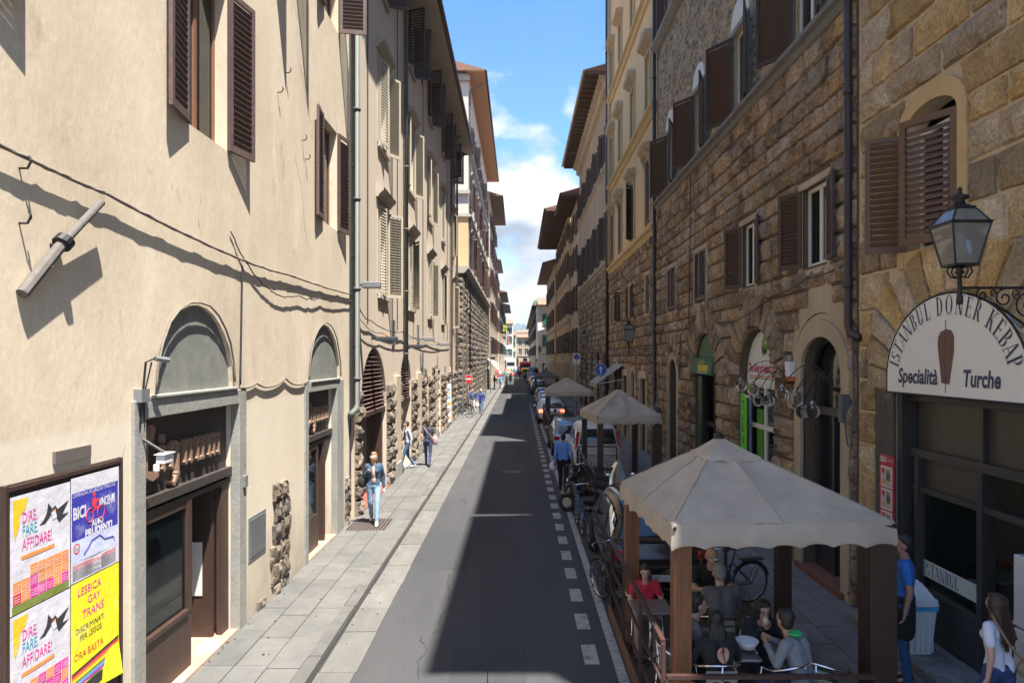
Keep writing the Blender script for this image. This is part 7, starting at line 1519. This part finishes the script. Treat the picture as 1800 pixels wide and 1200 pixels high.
bicycle('black bicycle standing behind the bald man', (3.25, 10.95, .12), pi/2+.3, (.02, .02, .02))
bicycle('old bicycle leaning on the pole at the side street corner', (-3.75, 44.9, .12), -pi/2+.3, (.03, .03, .03))
for i, (x, y, a) in enumerate(((-3.9, 47.5, 1.2), (-4.2, 48.3, 1.4))): bicycle(('dark bicycle parked at the no entry sign', 'second dark bicycle deeper in the side street')[i], (x, y, .12), a, (.03, .03, .035))
bicycle('dark bicycle tied to the railing of the second terrace', (1.72, 19.4, .0), .1, (.03, .03, .04))
# ================================================================ people
def capsule(mb, a, b, ra, rb, n=10, caps=3):
    a = Vector(a); b = Vector(b); d = b-a; L_ = d.length
    if L_ < 1e-4: return mb.ball(a, ra, n, 6)
    d /= L_; path = []; rs = []
    for i in range(caps, 0, -1): t = i/caps*pi/2; path.append(a-d*ra*sin(t)*.999); rs.append(max(ra*cos(t), ra*.06))
    path.append(a); rs.append(ra); path.append(b); rs.append(rb)
    for i in range(1, caps+1): t = i/caps*pi/2; path.append(b+d*rb*sin(t)*.999); rs.append(max(rb*cos(t), rb*.06))
    return mb.tube(path, rs, n)
def blob(mb, name, m, parent, voxel, smooth_it=4, wrinkle=0, seed=0, fac=.5):
    me = mb.mesh('tmp', m); o = bpy.data.objects.new('tmp', me)
    r = o.modifiers.new('r', 'REMESH'); r.mode = 'VOXEL'; r.voxel_size = voxel
    s = o.modifiers.new('s', 'SMOOTH'); s.factor = fac; s.iterations = smooth_it
    me2 = evalmesh(o); bpy.data.meshes.remove(me)
    if wrinkle:
        for v in me2.vertices: c = v.co; k = noise.noise(Vector((c.x*9+seed, c.y*9, c.z*5)))+.6*noise.noise(Vector((c.x*22, c.y*22+seed, c.z*16))); v.co = c+v.normal*k*wrinkle
    me2.polygons.foreach_set('use_smooth', [True]*len(me2.polygons)); me2.materials.clear(); me2.materials.append(m); me2.name = name
    return obj(name, me2, parent)
CM = {}
def cloth(c, rough=.9, bump=.25):
    k = tuple(round(x, 3) for x in c)
    if k not in CM: CM[k] = mat('cloth_%d' % len(CM), c, rough, .15, 3, bump, 60, bdist=.004)
    return CM[k]
SK = {'fair': (.50, .30, .215), 'tan': (.38, .205, .135), 'pale': (.55, .36, .27)}
def skinm(k):
    if k not in CM: CM[k] = mat('skin_'+k, SK[k], .55, .06, 6)
    return CM[k]
POSES = {
 'stand': dict(pel=(0, 0, .97), wst=(0, 0, 1.12), chs=(0, .005, 1.31), nek=(0, .01, 1.49), hed=(0, -.015, 1.635), shL=(.175, .01, 1.43), elL=(.225, .03, 1.14), wrL=(.235, -.06, .90), shR=(-.175, .01, 1.43), elR=(-.225, .03, 1.14), wrR=(-.235, -.06, .90),
   hiL=(.09, 0, .93), knL=(.10, -.02, .51), anL=(.10, .03, .09), hiR=(-.09, 0, .93), knR=(-.10, -.02, .51), anR=(-.10, .03, .09)),
 'walk': dict(pel=(0, 0, .96), wst=(0, -.01, 1.11), chs=(0, -.02, 1.30), nek=(0, -.02, 1.48), hed=(0, -.05, 1.625), shL=(.17, .01, 1.42), elL=(.22, .10, 1.15), wrL=(.235, .07, .91), shR=(-.17, -.03, 1.42), elR=(-.22, -.06, 1.15), wrR=(-.21, -.20, .95),
   hiL=(.09, 0, .92), knL=(.09, -.16, .53), anL=(.085, -.26, .10), hiR=(-.09, 0, .92), knR=(-.09, .03, .50), anR=(-.08, .27, .13)),
 'sit': dict(pel=(0, .02, .54), wst=(0, .0, .70), chs=(0, -.02, .90), nek=(0, -.06, 1.08), hed=(0, -.10, 1.215), shL=(.175, -.03, 1.02), elL=(.25, -.18, .80), wrL=(.12, -.38, .84), shR=(-.175, -.03, 1.02), elR=(-.25, -.18, .80), wrR=(-.12, -.38, .84),
   hiL=(.10, 0, .52), knL=(.13, -.42, .52), anL=(.13, -.40, .09), hiR=(-.10, 0, .52), knR=(-.13, -.42, .52), anR=(-.13, -.40, .09))}
def person(label, loc, rz, pose='stand', h=1.72, top=(.2, .2, .2), sleeve='long', bottom=(.05, .07, .15), legs='long', hair=((.03, .02, .015), 'short'), skin='fair', shoes=(.03, .03, .03), over=None, vox=.022, turn=0., nod=0., detail=False, fem=False, group=None, jacket=None, shirt_tail=False, back_open=False, glasses=False, bend=0):
    t = thing('person', label, 'person', (0, 0, 0), group); k = h/1.75; J = dict(POSES[pose])
    if over: J.update(over)
    if bend:
        P0 = Vector(J['pel'])
        for q in ('wst', 'chs', 'nek', 'hed', 'shL', 'shR'): v = Vector(J[q])-P0; J[q] = (v.x, v.y*cos(bend)-v.z*sin(bend), v.y*sin(bend)+v.z*cos(bend)); J[q] = tuple(Vector(J[q])+P0)
    J = {a: Vector(b)*k for a, b in J.items()}; sw = .92 if fem else 1.0; sk = skinm(skin)
    for q in ('shL', 'shR'): J[q].x *= sw
    hc = J['hed']
    def head_pt(x, y, z):
        y_, z_ = y*cos(nod)-z*sin(nod), y*sin(nod)+z*cos(nod); return Vector((x*cos(turn)-y_*sin(turn), x*sin(turn)+y_*cos(turn), z_))*k+hc
    b = MB(); n = 10
    capsule(b, J['nek']-Vector((0, 0, .06)), J['hed']-Vector((0, 0, .03))*k, .058*k, .052*k)
    def hb(c, r, n_=14, m_=10):
        c = head_pt(*c); b.ball(c, tuple(x*k for x in r), n_, m_)
    hb((0, .012, .03), (.076, .092, .098)); hb((0, -.028, -.03), (.056, .058, .078)); hb((0, -.055, -.078), (.028, .026, .025)); 
    if detail:
        capsule(b, head_pt(0, -.088, .02), head_pt(0, -.112, -.022), .010*k, .014*k, 8, 2); hb((0, -.082, -.052), (.024, .013, .008), 8, 5); hb((.032, -.078, .028), (.018, .012, .008), 8, 5); hb((-.032, -.078, .028), (.018, .012, .008), 8, 5)
        for s in (-1, 1): hb((s*.078, .01, -.005), (.010, .020, .030), 8, 6)
    else: hb((0, -.10, -.01), (.014, .018, .02), 6, 4)
    capsule(b, J['pel'], J['chs'], .05*k, .05*k)
    for s in 'LR':
        capsule(b, J['sh'+s], J['el'+s], .046*k, .037*k); capsule(b, J['el'+s], J['wr'+s], .037*k, .025*k)
        d = (J['wr'+s]-J['el'+s]).normalized(); w = J['wr'+s]; side = d.cross(Vector((0, -1, .3))).normalized()
        up = side.cross(d)
        hp = w+d*.075*k
        if detail:
            capsule(b, w+d*.02*k-side*.018*k, hp-side*.022*k, .017*k, .014*k, 8, 2); capsule(b, w+d*.02*k+side*.018*k, hp+side*.022*k, .017*k, .014*k, 8, 2); capsule(b, w+d*.02*k, hp, .017*k, .015*k, 8, 2)
            for i, (o_, l_) in enumerate(((-.032, .058), (-.011, .070), (.011, .066), (.032, .050))):
                p = w+d*.078*k+side*o_*k; p1 = p+d*l_*.5*k+up*.010*k*1; p2 = p1+(d*.55+up*.8).normalized()*l_*.5*k; capsule(b, p, p1, .0088*k, .0082*k, 6, 2); capsule(b, p1, p2, .0082*k, .007*k, 6, 2)
            sd = 1 if s == 'L' else -1; p = w+d*.025*k-side*.028*k*sd; p1 = p+(d*.6-side*.8*sd+up*.2).normalized()*.04*k; capsule(b, p, p1, .011*k, .010*k, 6, 2); capsule(b, p1, p1+(d*.9+up*.3).normalized()*.03*k, .010*k, .008*k, 6, 2)
        else: capsule(b, w, hp, .026*k, .028*k, 8, 2); capsule(b, hp, hp+d*.06*k, .026*k, .016*k, 8, 2)
        capsule(b, J['hi'+s], J['kn'+s], .075*k, .052*k); capsule(b, J['kn'+s], J['an'+s], .050*k, .034*k); a_ = J['an'+s]; capsule(b, a_, a_+Vector((0, -.12, -.04))*k, .035*k, .028*k)
    blob(b, 'body', sk, t, min(vox, .0125) if detail else vox, 3 if detail else 3)
    # top garment
    c = MB(); e = .014*k; tp = top if jacket is None else jacket
    wx = .105 if fem else .125
    for s in (-1, 1):
        capsule(c, J['chs']+Vector((s*.07, 0, .06))*k, J['wst']+Vector((s*.055, 0, 0))*k, .105*k, (.082 if fem else .098)*k); capsule(c, J['wst']+Vector((s*.055, 0, 0))*k, J['pel']+Vector((s*.065, .0, .02 if not shirt_tail else -.08))*k, (.082 if fem else .098)*k, (.108 if fem else .105)*k)
        if fem: c.ball(J['chs']+Vector((s*.075, -.085, .0))*k, (.06*k, .055*k, .06*k), 10, 7)
    capsule(c, J['shL']+Vector((-.02, 0, 0)), J['shR']+Vector((.02, 0, 0)), .062*k, .062*k); capsule(c, J['nek']-Vector((0, 0, .10))*k, J['nek']-Vector((0, 0, .045))*k, .085*k, .060*k)
    for s in 'LR':
        if sleeve == 'long': capsule(c, J['sh'+s], J['el'+s], .062*k, .052*k); capsule(c, J['el'+s], J['wr'+s], .052*k, .038*k)
        elif sleeve == 'short': capsule(c, J['sh'+s], J['sh'+s].lerp(J['el'+s], .62), .062*k, .056*k)
        elif sleeve == 'elbow': capsule(c, J['sh'+s], J['el'+s], .062*k, .054*k); capsule(c, J['el'+s], J['el'+s].lerp(J['wr'+s], .15), .052*k, .048*k)
    blob(c, 'jacket' if jacket else 'shirt', cloth(tp), t, vox if not detail else .016, 5, .011*k if vox < .03 else 0, seed=len(label))
    if jacket is not None or glasses is None: pass
    if jacket is not None:
        q = MB(); q.ball(J['chs']+Vector((0, -.075, -.03))*k, (.055*k, .075*k, .16*k), 12, 9); q.ball(J['wst']+Vector((0, -.055, -.02))*k, (.065*k, .08*k, .12*k), 12, 9); blob(q, 'blouse', cloth(top), t, vox, 3)
    # legs
    c = MB()
    capsule(c, J['hiL']+Vector((-.005, 0, .03))*k, J['hiR']+Vector((.005, 0, .03))*k, .105*k, .105*k)
    for s in 'LR':
        K_ = J['kn'+s]; A_ = J['an'+s]
        if legs == 'long': capsule(c, J['hi'+s], K_, .095*k, .066*k); capsule(c, K_, A_+Vector((0, 0, -.02))*k, .064*k, .053*k if not fem else .047*k)
        elif legs == 'shorts': capsule(c, J['hi'+s], K_, .10*k, .085*k)
        elif legs == 'skirt': capsule(c, J['hi'+s], J['hi'+s].lerp(K_, .8), .105*k, .11*k)
    blob(c, 'shorts' if legs == 'shorts' else 'skirt' if legs == 'skirt' else 'trousers', cloth(bottom), t, vox, 4, .008*k if vox < .03 else 0, seed=3)
    for s in 'LR':
        c = MB(); a_ = J['an'+s]; f = Vector((0, -1, 0)); capsule(c, a_+Vector((0, .03, -.045))*k, a_+Vector((0, -.13, -.055))*k, .042*k, .036*k, 8, 3); capsule(c, a_+Vector((0, 0, -.01))*k, a_+Vector((0, -.05, -.04))*k, .046*k, .040*k, 8, 3)
        me = c.mesh('shoe', cloth(shoes, .6, 0), True); obj('shoe', me, t)
    # hair
    hcol, style = hair
    if style != 'bald':
        c = MB()
        def hbx(p, r): c.ball(head_pt(*p), tuple(x*k for x in r), 12, 9)
        hbx((0, .028, .052), (.083, .092, .088)); hbx((0, .045, .0), (.076, .068, .085))
        if style == 'short': hbx((0, -.015, .088), (.06, .055, .035))
        if style in ('bob', 'long', 'curly'):
            for s in (-1, 1): hbx((s*.06, .02, -.03), (.032, .055, .09))
            hbx((0, .065, -.05), (.07, .045, .10)); hbx((0, -.02, .095), (.06, .06, .03))
        if style in ('long', 'curly'):
            ww = .12 if style == 'long' else .11
            for i in range(6):
                z = -.10-.07*i; c.ball(head_pt(0, .085 if style == 'long' else .07, z), (ww*k*(1-i*.08), .045*k, .07*k), 12, 8)
            rr = random.Random(len(label))
            for i in range(26 if detail else 0):
                x = rr.uniform(-.10, .10); capsule(c, head_pt(x*.6, .09, .0), head_pt(x*1.15+rr.uniform(-.02, .02), .15+rr.uniform(-.01, .03), rr.uniform(-.46, -.32)), .018*k, .007*k, 6, 2)
            if style == 'curly': hbx((0, .035, .02), (.104, .098, .112))
            if style == 'curly':
                for i in range(60): a = rr.uniform(0, 2*pi); z = rr.uniform(-.38, .12); r_ = .10 if z > -.1 else .115; x, y = r_*cos(a), .035+r_*.8*sin(a)
                for i in range(110):
                    a = rr.uniform(-.35, pi+.35); z = rr.uniform(-.42, .07); r_ = .080+.015*rr.random() if z > -.05 else .10; x, y = r_*cos(a), .03+r_*.75*sin(a); s_ = rr.uniform(.014, .026); c.ball(head_pt(x, y, z), (s_*k, s_*k, s_*1.4*k), 6, 4)
        if style == 'fringe': hbx((0, .10, -.02), (.03, .05, .03)); hbx((0, -.03, .085), (.065, .055, .035))
        blob(c, 'hair', cloth(hcol, .55, .8), t, .014 if detail else vox, 2, .004 if detail else 0)
    elif style == 'bald' and detail:
        c = MB()
        for s in (-1, 1): c.ball(head_pt(s*.072, .03, .0), (.012*k, .05*k, .03*k), 8, 6)
        c.build('hair', cloth(hcol), t, smooth=True)
    if glasses and detail:
        c = MB()
        for s in (-1, 1): c.ball(head_pt(s*.032, -.100, .022), (.024*k, .006*k, .016*k), 10, 6)
        c.build('sunglasses', M['rubber'] if glasses == 'dark' else M['plastic_w'], t, smooth=True); c = MB(); c.bar(head_pt(-.07, -.09, .024), head_pt(.07, -.09, .024), .006)
        for s in (-1, 1): c.bar(head_pt(s*.07, -.09, .024), head_pt(s*.08, .0, .02), .005)
        c.build('glasses_frame', M['plastic_w'], t)
    if detail:
        c = MB()
        for s in (-1, 1): c.ball(head_pt(s*.031, -.0835, .018), (.0115*k, .007*k, .006*k), 8, 5)
        c.build('eyes', flat('eye_dark', (.02, .015, .012), .3), t, smooth=True); c = MB()
        for s in (-1, 1): c.bar(head_pt(s*.018, -.093, .038), head_pt(s*.048, -.082, .040), .006)
        c.build('eyebrows', cloth(hcol), t); c = MB(); c.ball(head_pt(0, -.0945, -.052), (.021*k, .006*k, .0055*k), 8, 5); c.build('lips', flat('lip', (.38, .13, .11), .5), t, smooth=True)
    t.location = loc; t.rotation_euler = (0, 0, rz); t['_k'] = k
    del t['_k']; return t, J
def bag(p, J, label, at, size, m, strap=None):
    """bag in the hand or on the shoulder: its own thing, placed in the wearer's frame"""
    Mx = Matrix.Translation(p.location) @ Matrix.Rotation(p.rotation_euler[2], 4, 'Z'); at = Vector(at); t = thing('bag', label, 'bag', Mx @ at)
    c = MB(); n = 10; m_ = 7
    c.ball((0, 0, 0), (size[0], size[1], size[2]), 12, 8); c.v = [(x, y, z*(1 if z > 0 else 1.1)) for x, y, z in c.v]; o = c.build('pouch', m, t, smooth=True); o.matrix_parent_inverse = Matrix.Identity(4)
    if strap:
        c = MB(); c.tube([Vector(s)-at for s in strap], .012, 5); o = c.build('strap', m, t); o.matrix_parent_inverse = Matrix.Identity(4)
    t.rotation_euler = (0, 0, p.rotation_euler[2]); return t
p, J = person('woman in light blue jeans and a denim jacket walking towards the camera', (-3.46, 16.3, .125), .12, 'walk', 1.72, top=(.42, .30, .25), jacket=(.04, .075, .125), bottom=(.19, .30, .43), hair=((.26, .15, .07), 'bob'), shoes=(.55, .50, .46), vox=.018, detail=True, fem=True, glasses='white', turn=-.15,
  over=dict(elR=(-.21, .02, 1.16), wrR=(-.13, -.15, 1.30)))
bag(p, J, 'dark shoulder bag of the woman in light blue jeans', (-.27, .02, 1.02), (.11, .07, .14), cloth((.02, .018, .02)), [(-.16, -.05, 1.44), (-.25, -.06, 1.2), (-.27, .02, 1.12), (-.22, .08, 1.25), (-.16, .06, 1.44)])
p, J = person('woman in a dark vest and navy trousers walking away along the left pavement', (-3.33, 25.0, .125), pi+.05, 'walk', 1.70, top=(.035, .035, .06), sleeve='short', bottom=(.035, .05, .11), hair=((.06, .03, .02), 'bob'), vox=.02, fem=True, shoes=(.04, .04, .05))
bag(p, J, 'pale pink shoulder bag of the woman in the dark vest', (-.26, .03, .95), (.11, .06, .17), cloth((.42, .27, .27)), [(.14, .08, 1.42), (0, .15, 1.25), (-.22, .1, 1.02), (-.26, .03, 1.02), (-.15, -.14, 1.2), (.14, -.1, 1.42)])
person('person in a pale grey top stepping out of the narrower louvred arch', (-3.98, 24.4, .125), -1.2, 'walk', 1.70, top=(.40, .42, .45), bottom=(.05, .10, .18), hair=((.03, .02, .02), 'short'), vox=.022, shoes=(.4, .4, .4))
p, J = person('man in a red cap and open blue jacket walking with a companion', (-3.25, 48.0, .125), .05, 'walk', 1.78, top=(.03, .18, .20), jacket=(.05, .05, .16), bottom=(.30, .27, .22), legs='shorts', hair=((.5, .02, .02), 'short'), vox=.026, shoes=(.6, .6, .6))
bag(p, J, 'white carrier bag of the man in the red cap', (.33, -.1, .62), (.14, .10, .2), cloth((.6, .6, .6)))
person('grey haired man in a royal blue jacket and jeans beside the red cap', (-2.66, 48.2, .125), .05, 'walk', 1.75, top=(.05, .05, .06), jacket=(.04, .06, .24), bottom=(.05, .09, .18), hair=((.45, .43, .40), 'short'), vox=.026, glasses='dark')
p, J = person('man in a bright blue shirt and black trousers walking away at the kerb', (1.34, 20.7, .0), pi-.1, 'walk', 1.80, top=(.12, .24, .58), bottom=(.012, .012, .015), hair=((.015, .012, .01), 'short'), skin='tan', vox=.016, detail=True, over=dict(elR=(-.26, .06, 1.16), wrR=(-.25, -.04, .93)))
bag(p, J, 'white plastic bag carried by the man in the bright blue shirt', (.30, -.04, .80), (.12, .08, .14), cloth((.62, .62, .62), .5))
# foreground diners
D_ = .125
p1, J1 = person('woman in a backless black top sitting with her back to the camera', (2.10, 7.14, D_), pi, 'sit', 1.68, top=(.010, .010, .012), bottom=(.012, .012, .015), hair=((.012, .009, .008), 'long'), vox=.014, detail=True, fem=True, bend=.10)
c = MB(); q = []; 
for i in range(16): a = i*pi/8; q.append((.062*cos(a), .118+.012*cos(a*2)*0, .93+.085*sin(a)*(.9 if sin(a) > 0 else 1)))
c.add([(x, .150-abs(x)*.35+(z-.93)*-.11, z) for x, y, z in q], [tuple(range(16))]); ob = c.build('bare_back', skinm('tan'), None); ob.parent = p1
c = MB(); c.tube([(.0, .155, 1.02), (.004, .160, .93), (-.012, .162, .86)], .005, 5); c.tube([(.0, .155, 1.02), (.02, .16, .95)], .005, 5); ob = c.build('ribbon', M['black'], None); ob.parent = p1
person('curly haired woman eating with both hands under the foreground canopy', (2.70, 7.82, D_), .25, 'sit', 1.66, top=(.012, .012, .014), bottom=(.015, .015, .02), hair=((.018, .010, .008), 'curly'), skin='tan', vox=.014, detail=True, fem=True, turn=-.25, nod=.15, bend=.12, over=dict(elL=(.24, -.16, .82), wrL=(.05, -.24, 1.02), elR=(-.24, -.16, .82), wrR=(-.06, -.24, 1.02)))
c = MB(); c.ball((2.73, 7.55, D_+1.06), (.04, .03, .05), 8, 6); tag(c.build('sandwich', flat('bread', (.5, .38, .25)), smooth=True), 'wrapped sandwich held by the curly haired woman', 'sandwich')
person('young man in a grey sweater with a green collar sitting at the nearest table', (2.98, 7.12, D_), pi+.75, 'sit', 1.74, top=(.17, .18, .20), bottom=(.03, .04, .07), hair=((.018, .013, .01), 'short'), skin='tan', vox=.014, detail=True, bend=.18, turn=-.4, over=dict(elL=(.25, -.18, .80), wrL=(.10, -.36, .90), elR=(-.25, -.18, .80), wrR=(-.08, -.38, .90)))
c = MB(); c.lathe([(.060, 0), (.072, .02), (.064, .035), (.058, .02)], (2.905, 7.18, D_+1.06), 16); tag(c.build('collar', flat('green_collar', (.03, .42, .12)), smooth=True), 'bright green shirt collar of the young man in grey', 'collar')
person('man in a grey hoodie sitting at the left of the nearest table', (1.78, 7.62, D_), pi/2+.15, 'sit', 1.78, top=(.13, .125, .125), bottom=(.03, .03, .04), hair=((.03, .02, .015), 'short'), vox=.014, detail=True, bend=.2)
person('grey haired man in a dark grey sweater sitting with his back to the camera', (2.55, 8.52, D_), pi, 'sit', 1.80, top=(.115, .11, .11), bottom=(.03, .03, .04), hair=((.22, .21, .20), 'short'), vox=.014, detail=True, bend=.1)
person('bald man in a black polo shirt facing the camera at the farther table', (2.64, 9.5, D_), .0, 'sit', 1.82, top=(.014, .014, .018), sleeve='short', bottom=(.03, .03, .04), hair=((.10, .08, .07), 'bald'), vox=.014, detail=True, glasses='clear', nod=.3, bend=.08)
person('child in a red tee shirt sitting by the railing', (1.74, 9.40, D_), -.15, 'sit', 1.50, top=(.50, .02, .05), sleeve='short', bottom=(.35, .22, .20), hair=((.03, .02, .015), 'short'), vox=.014, detail=True, nod=.2)
p, J = person('waiter in a bright blue tee shirt, black apron and jeans behind the canopy post', (4.72, 8.35, .115), -pi/2-.5, 'stand', 1.80, top=(.03, .16, .55), sleeve='short', bottom=(.025, .07, .20), hair=((.02, .015, .012), 'short'), skin='tan', vox=.014, detail=True, over=dict(elL=(.25, .05, 1.16), wrL=(.27, .0, .92)))
c = MB()
for s in (-1, 1): capsule(c, (s*.07, 0, 1.04), (s*.075, -.01, .66), .122, .125)
ob = blob(c, 'apron', M['black'], None, .02, 4, .006); ob.parent = p
p, J = person('woman in a white tee shirt with long dark curly hair at bottom right', (4.80, 6.82, .115), pi+.25, 'walk', 1.62, top=(.60, .62, .72), sleeve='short', bottom=(.03, .06, .16), hair=((.035, .018, .012), 'curly'), vox=.014, detail=True, fem=True)
bag(p, J, 'tan shoulder bag on the hip of the woman in the white tee shirt', (-.20, .12, .92), (.11, .06, .09), cloth((.24, .17, .11)), [(.13, .03, 1.44), (.05, .135, 1.2), (-.18, .14, .95)])
for c_, o_, s_ in (((.012, .04, .025), (0, 0, .56), (.15, .12, .17)), ((.60, .36, .02), (.04, -.05, .50), (.14, .11, .12)), ((.01, .03, .02), (-.08, .05, .60), (.07, .09, .12))):
    b_ = MB(); b_.ball((3.22+o_[0], 7.22+o_[1], o_[2]+.10), s_, 14, 10); ob = blob(b_, 'pocket', cloth(c_), bk, .02, 3, .012)
for x, z in ((3.20, .72), (3.30, .66)): b_ = MB(); b_.ball((x, 7.07, z), (.025, .012, .025), 10, 6); b_.build('badge', flat('badge_blue', (.05, .15, .55)), bk, smooth=True)
# people under the third canopy
person('woman in a pale blue shirt with pale hair sitting under the third canopy', (1.95, 33.9, D_), pi, 'sit', 1.68, top=(.28, .36, .52), hair=((.38, .30, .24), 'short'), vox=.03)
person('person in dark clothes sitting nearest the railing under the third canopy', (1.85, 35.0, D_), pi-.2, 'sit', 1.75, top=(.03, .03, .035), hair=((.04, .02, .015), 'short'), vox=.03)
person('woman with red hair and a green top sitting under the third canopy', (3.0, 34.6, D_), 2.2, 'sit', 1.68, top=(.08, .22, .20), hair=((.20, .07, .03), 'bob'), vox=.03, fem=True)
# crowd down the street
rr = random.Random(21)
cols = [('black', (.02, .02, .025)), ('white', (.6, .6, .58)), ('red', (.50, .03, .03)), ('navy', (.03, .05, .14)), ('green', (.06, .30, .08)), ('pink', (.55, .25, .28)), ('grey', (.22, .22, .23)), ('orange', (.6, .25, .05)), ('turquoise', (.05, .35, .40)), ('beige', (.42, .34, .25)), ('yellow', (.6, .5, .08)), ('purple', (.20, .06, .25)), ('brown', (.14, .07, .04)), ('sky blue', (.25, .42, .60)), ('maroon', (.22, .02, .05))]
bots = [('jeans', (.06, .11, .22)), ('black trousers', (.02, .02, .02)), ('beige trousers', (.36, .30, .22)), ('white trousers', (.5, .5, .5))]
spots = []
def px(pxx, pyy, z=.125): Z = (4.1-z)*1200/(pyy-628); return ((pxx-912)/1200*Z, Z)
for (x, y) in ((861, 681), (872, 676), (879, 678), (886, 680), (892, 674), (868, 671), (876, 669), (883, 671), (888, 668), (895, 670), (858, 672), (865, 668), (872, 667), (880, 666), (886, 665), (891, 664), (896, 666), (899, 663), (865, 664), (874, 662), (882, 661), (889, 660), (894, 659), (899, 660), (878, 659), (869, 660), (901, 667), (897, 675), (863, 676), (869, 683), (876, 673), (881, 683), (890, 683), (884, 674), (893, 668), (860, 666), (870, 662), (886, 670), (898, 671), (875, 666), (867, 674), (888, 664)): spots.append((x, y, .125))
for (x, y) in ((909, 671), (905, 668), (914, 667), (917, 668), (922, 668), (925, 671), (928, 669), (906, 661), (911, 660), (916, 660), (921, 661), (925, 662), (903, 663), (930, 664)): spots.append((x, y, 0))
combos = [(a, b) for a in cols for b in bots]; rr.shuffle(combos)
for i, (x, y, z) in enumerate(spots):
    X, Z = px(x, y, z); X = max(X, -3.85) if z else X
    (tn, tc), (bn_, bc) = combos[i]; hs = rr.choice([((.03, .02, .015), 'short'), ((.06, .03, .02), 'bob'), ((.2, .12, .06), 'bob'), ((.03, .02, .02), 'long')])
    wh = 'on the crowded left pavement' if z else 'crossing the far roadway'
    person('distant walker in a %s top and %s %s' % (tn, bn_, wh), (X, Z, z), rr.choice([0, pi, pi, .3, pi+.4, 1.2]), rr.choice(['walk', 'walk', 'stand']), rr.uniform(1.6, 1.82), top=tc, bottom=bc, hair=hs, vox=.045, sleeve=rr.choice(['long', 'short']), fem=rr.random() < .5, group='walkers in the far crowd')
# ================================================================ scooters
def scooter(label, loc, rz, c, screen=True):
    t = thing('scooter', label, 'scooter', (0, 0, 0), 'scooters parked by the second terrace'); pm = mat('scooter_paint%d' % len(bpy.data.materials), c, .2)
    for y in (-.62, .62):
        m_ = MB(); m_.lathe([(.11, -.055), (.22, -.06), (.25, -.03), (.25, .03), (.22, .06), (.11, .055)], (0, y, .25), 20, 'x'); w = m_.build('wheel', M['rubber'], t, smooth=True); m_ = MB(); m_.lathe([(0, -.06), (.13, -.062), (.13, .062), (0, .06)], (0, y, .25), 16, 'x'); m_.build('rim', M['steel'], w)
    b = MB(); capsule(b, (0, -.55, .55), (0, -.10, .62), .15, .16); capsule(b, (0, -.2, .35), (0, .25, .30), .15, .13); capsule(b, (0, .30, .35), (0, .52, .85), .16, .13); capsule(b, (0, .55, .46), (0, .75, .42), .09, .07); capsule(b, (-.18, .46, .92), (.18, .46, .92), .06, .06); blob(b, 'fairing', pm, t, .025, 4)
    b = MB(); capsule(b, (0, -.62, .76), (0, -.05, .76), .12, .13); blob(b, 'seat', M['rubber'], t, .025, 4)
    m_ = MB(); m_.tube([(-.34, .34, 1.0), (-.2, .42, 1.03), (0, .46, 1.0), (.2, .42, 1.03), (.34, .34, 1.0)], .016, 7); m_.tube([(0, .46, 1.0), (0, .62, .3)], .03, 8); m_.build('handlebar', M['iron'], t, smooth=True)
    for s in (-1, 1):
        m_ = MB(); m_.tube([(s*.22, .42, 1.02), (s*.30, .44, 1.2)], .006, 5); m_.ball((s*.31, .44, 1.22), (.06, .015, .045), 10, 6); m_.build('mirror', M['chrome'], t, smooth=True)
    m_ = MB(); m_.ball((0, .62, .82), (.09, .05, .08), 12, 8); m_.build('headlight', M['chrome'], t, smooth=True)
    m_ = MB(); m_.box(-.07, -.74, .58, .07, -.70, .66); m_.build('tail_light', M['redlens'], t)
    if screen:
        m_ = MB(); V = []
        for j in range(6):
            for i in range(9): u = i/8*2-1; v = j/5; w = .28*sqrt(max(0, 1-(v*.95)**3)); V.append((u*w, .60-.16*v-.10*u*u, .95+.58*v))
        m_.add(V, [(j*9+i, j*9+i+1, (j+1)*9+i+1, (j+1)*9+i) for j in range(5) for i in range(8)]); m_.build('windscreen', glassmat('smoked_screen', (.14, .12, .11), .62), t, smooth=True)
    m_ = MB(); m_.tube([(.14, -.1, .2), (.16, -.55, .28), (.16, -.75, .32)], .05, 8); m_.build('exhaust', M['steel'], t, smooth=True)
    t.location = loc; t.rotation_euler = (0, .08, rz); return t
scooter('dark maxi scooter with a tall smoked windscreen behind the black car', (2.72, 17.2, 0), pi-.3, (.02, .018, .02))
scooter('black scooter parked crosswise beyond the blue bicycle', (2.0, 19.2, 0), .9, (.015, .015, .018), False)
scooter('second black scooter with chrome mirrors by the second canopy post', (1.85, 17.9, 0), 1.1, (.014, .013, .015), False)

bpy.data.scenes.remove(WS)
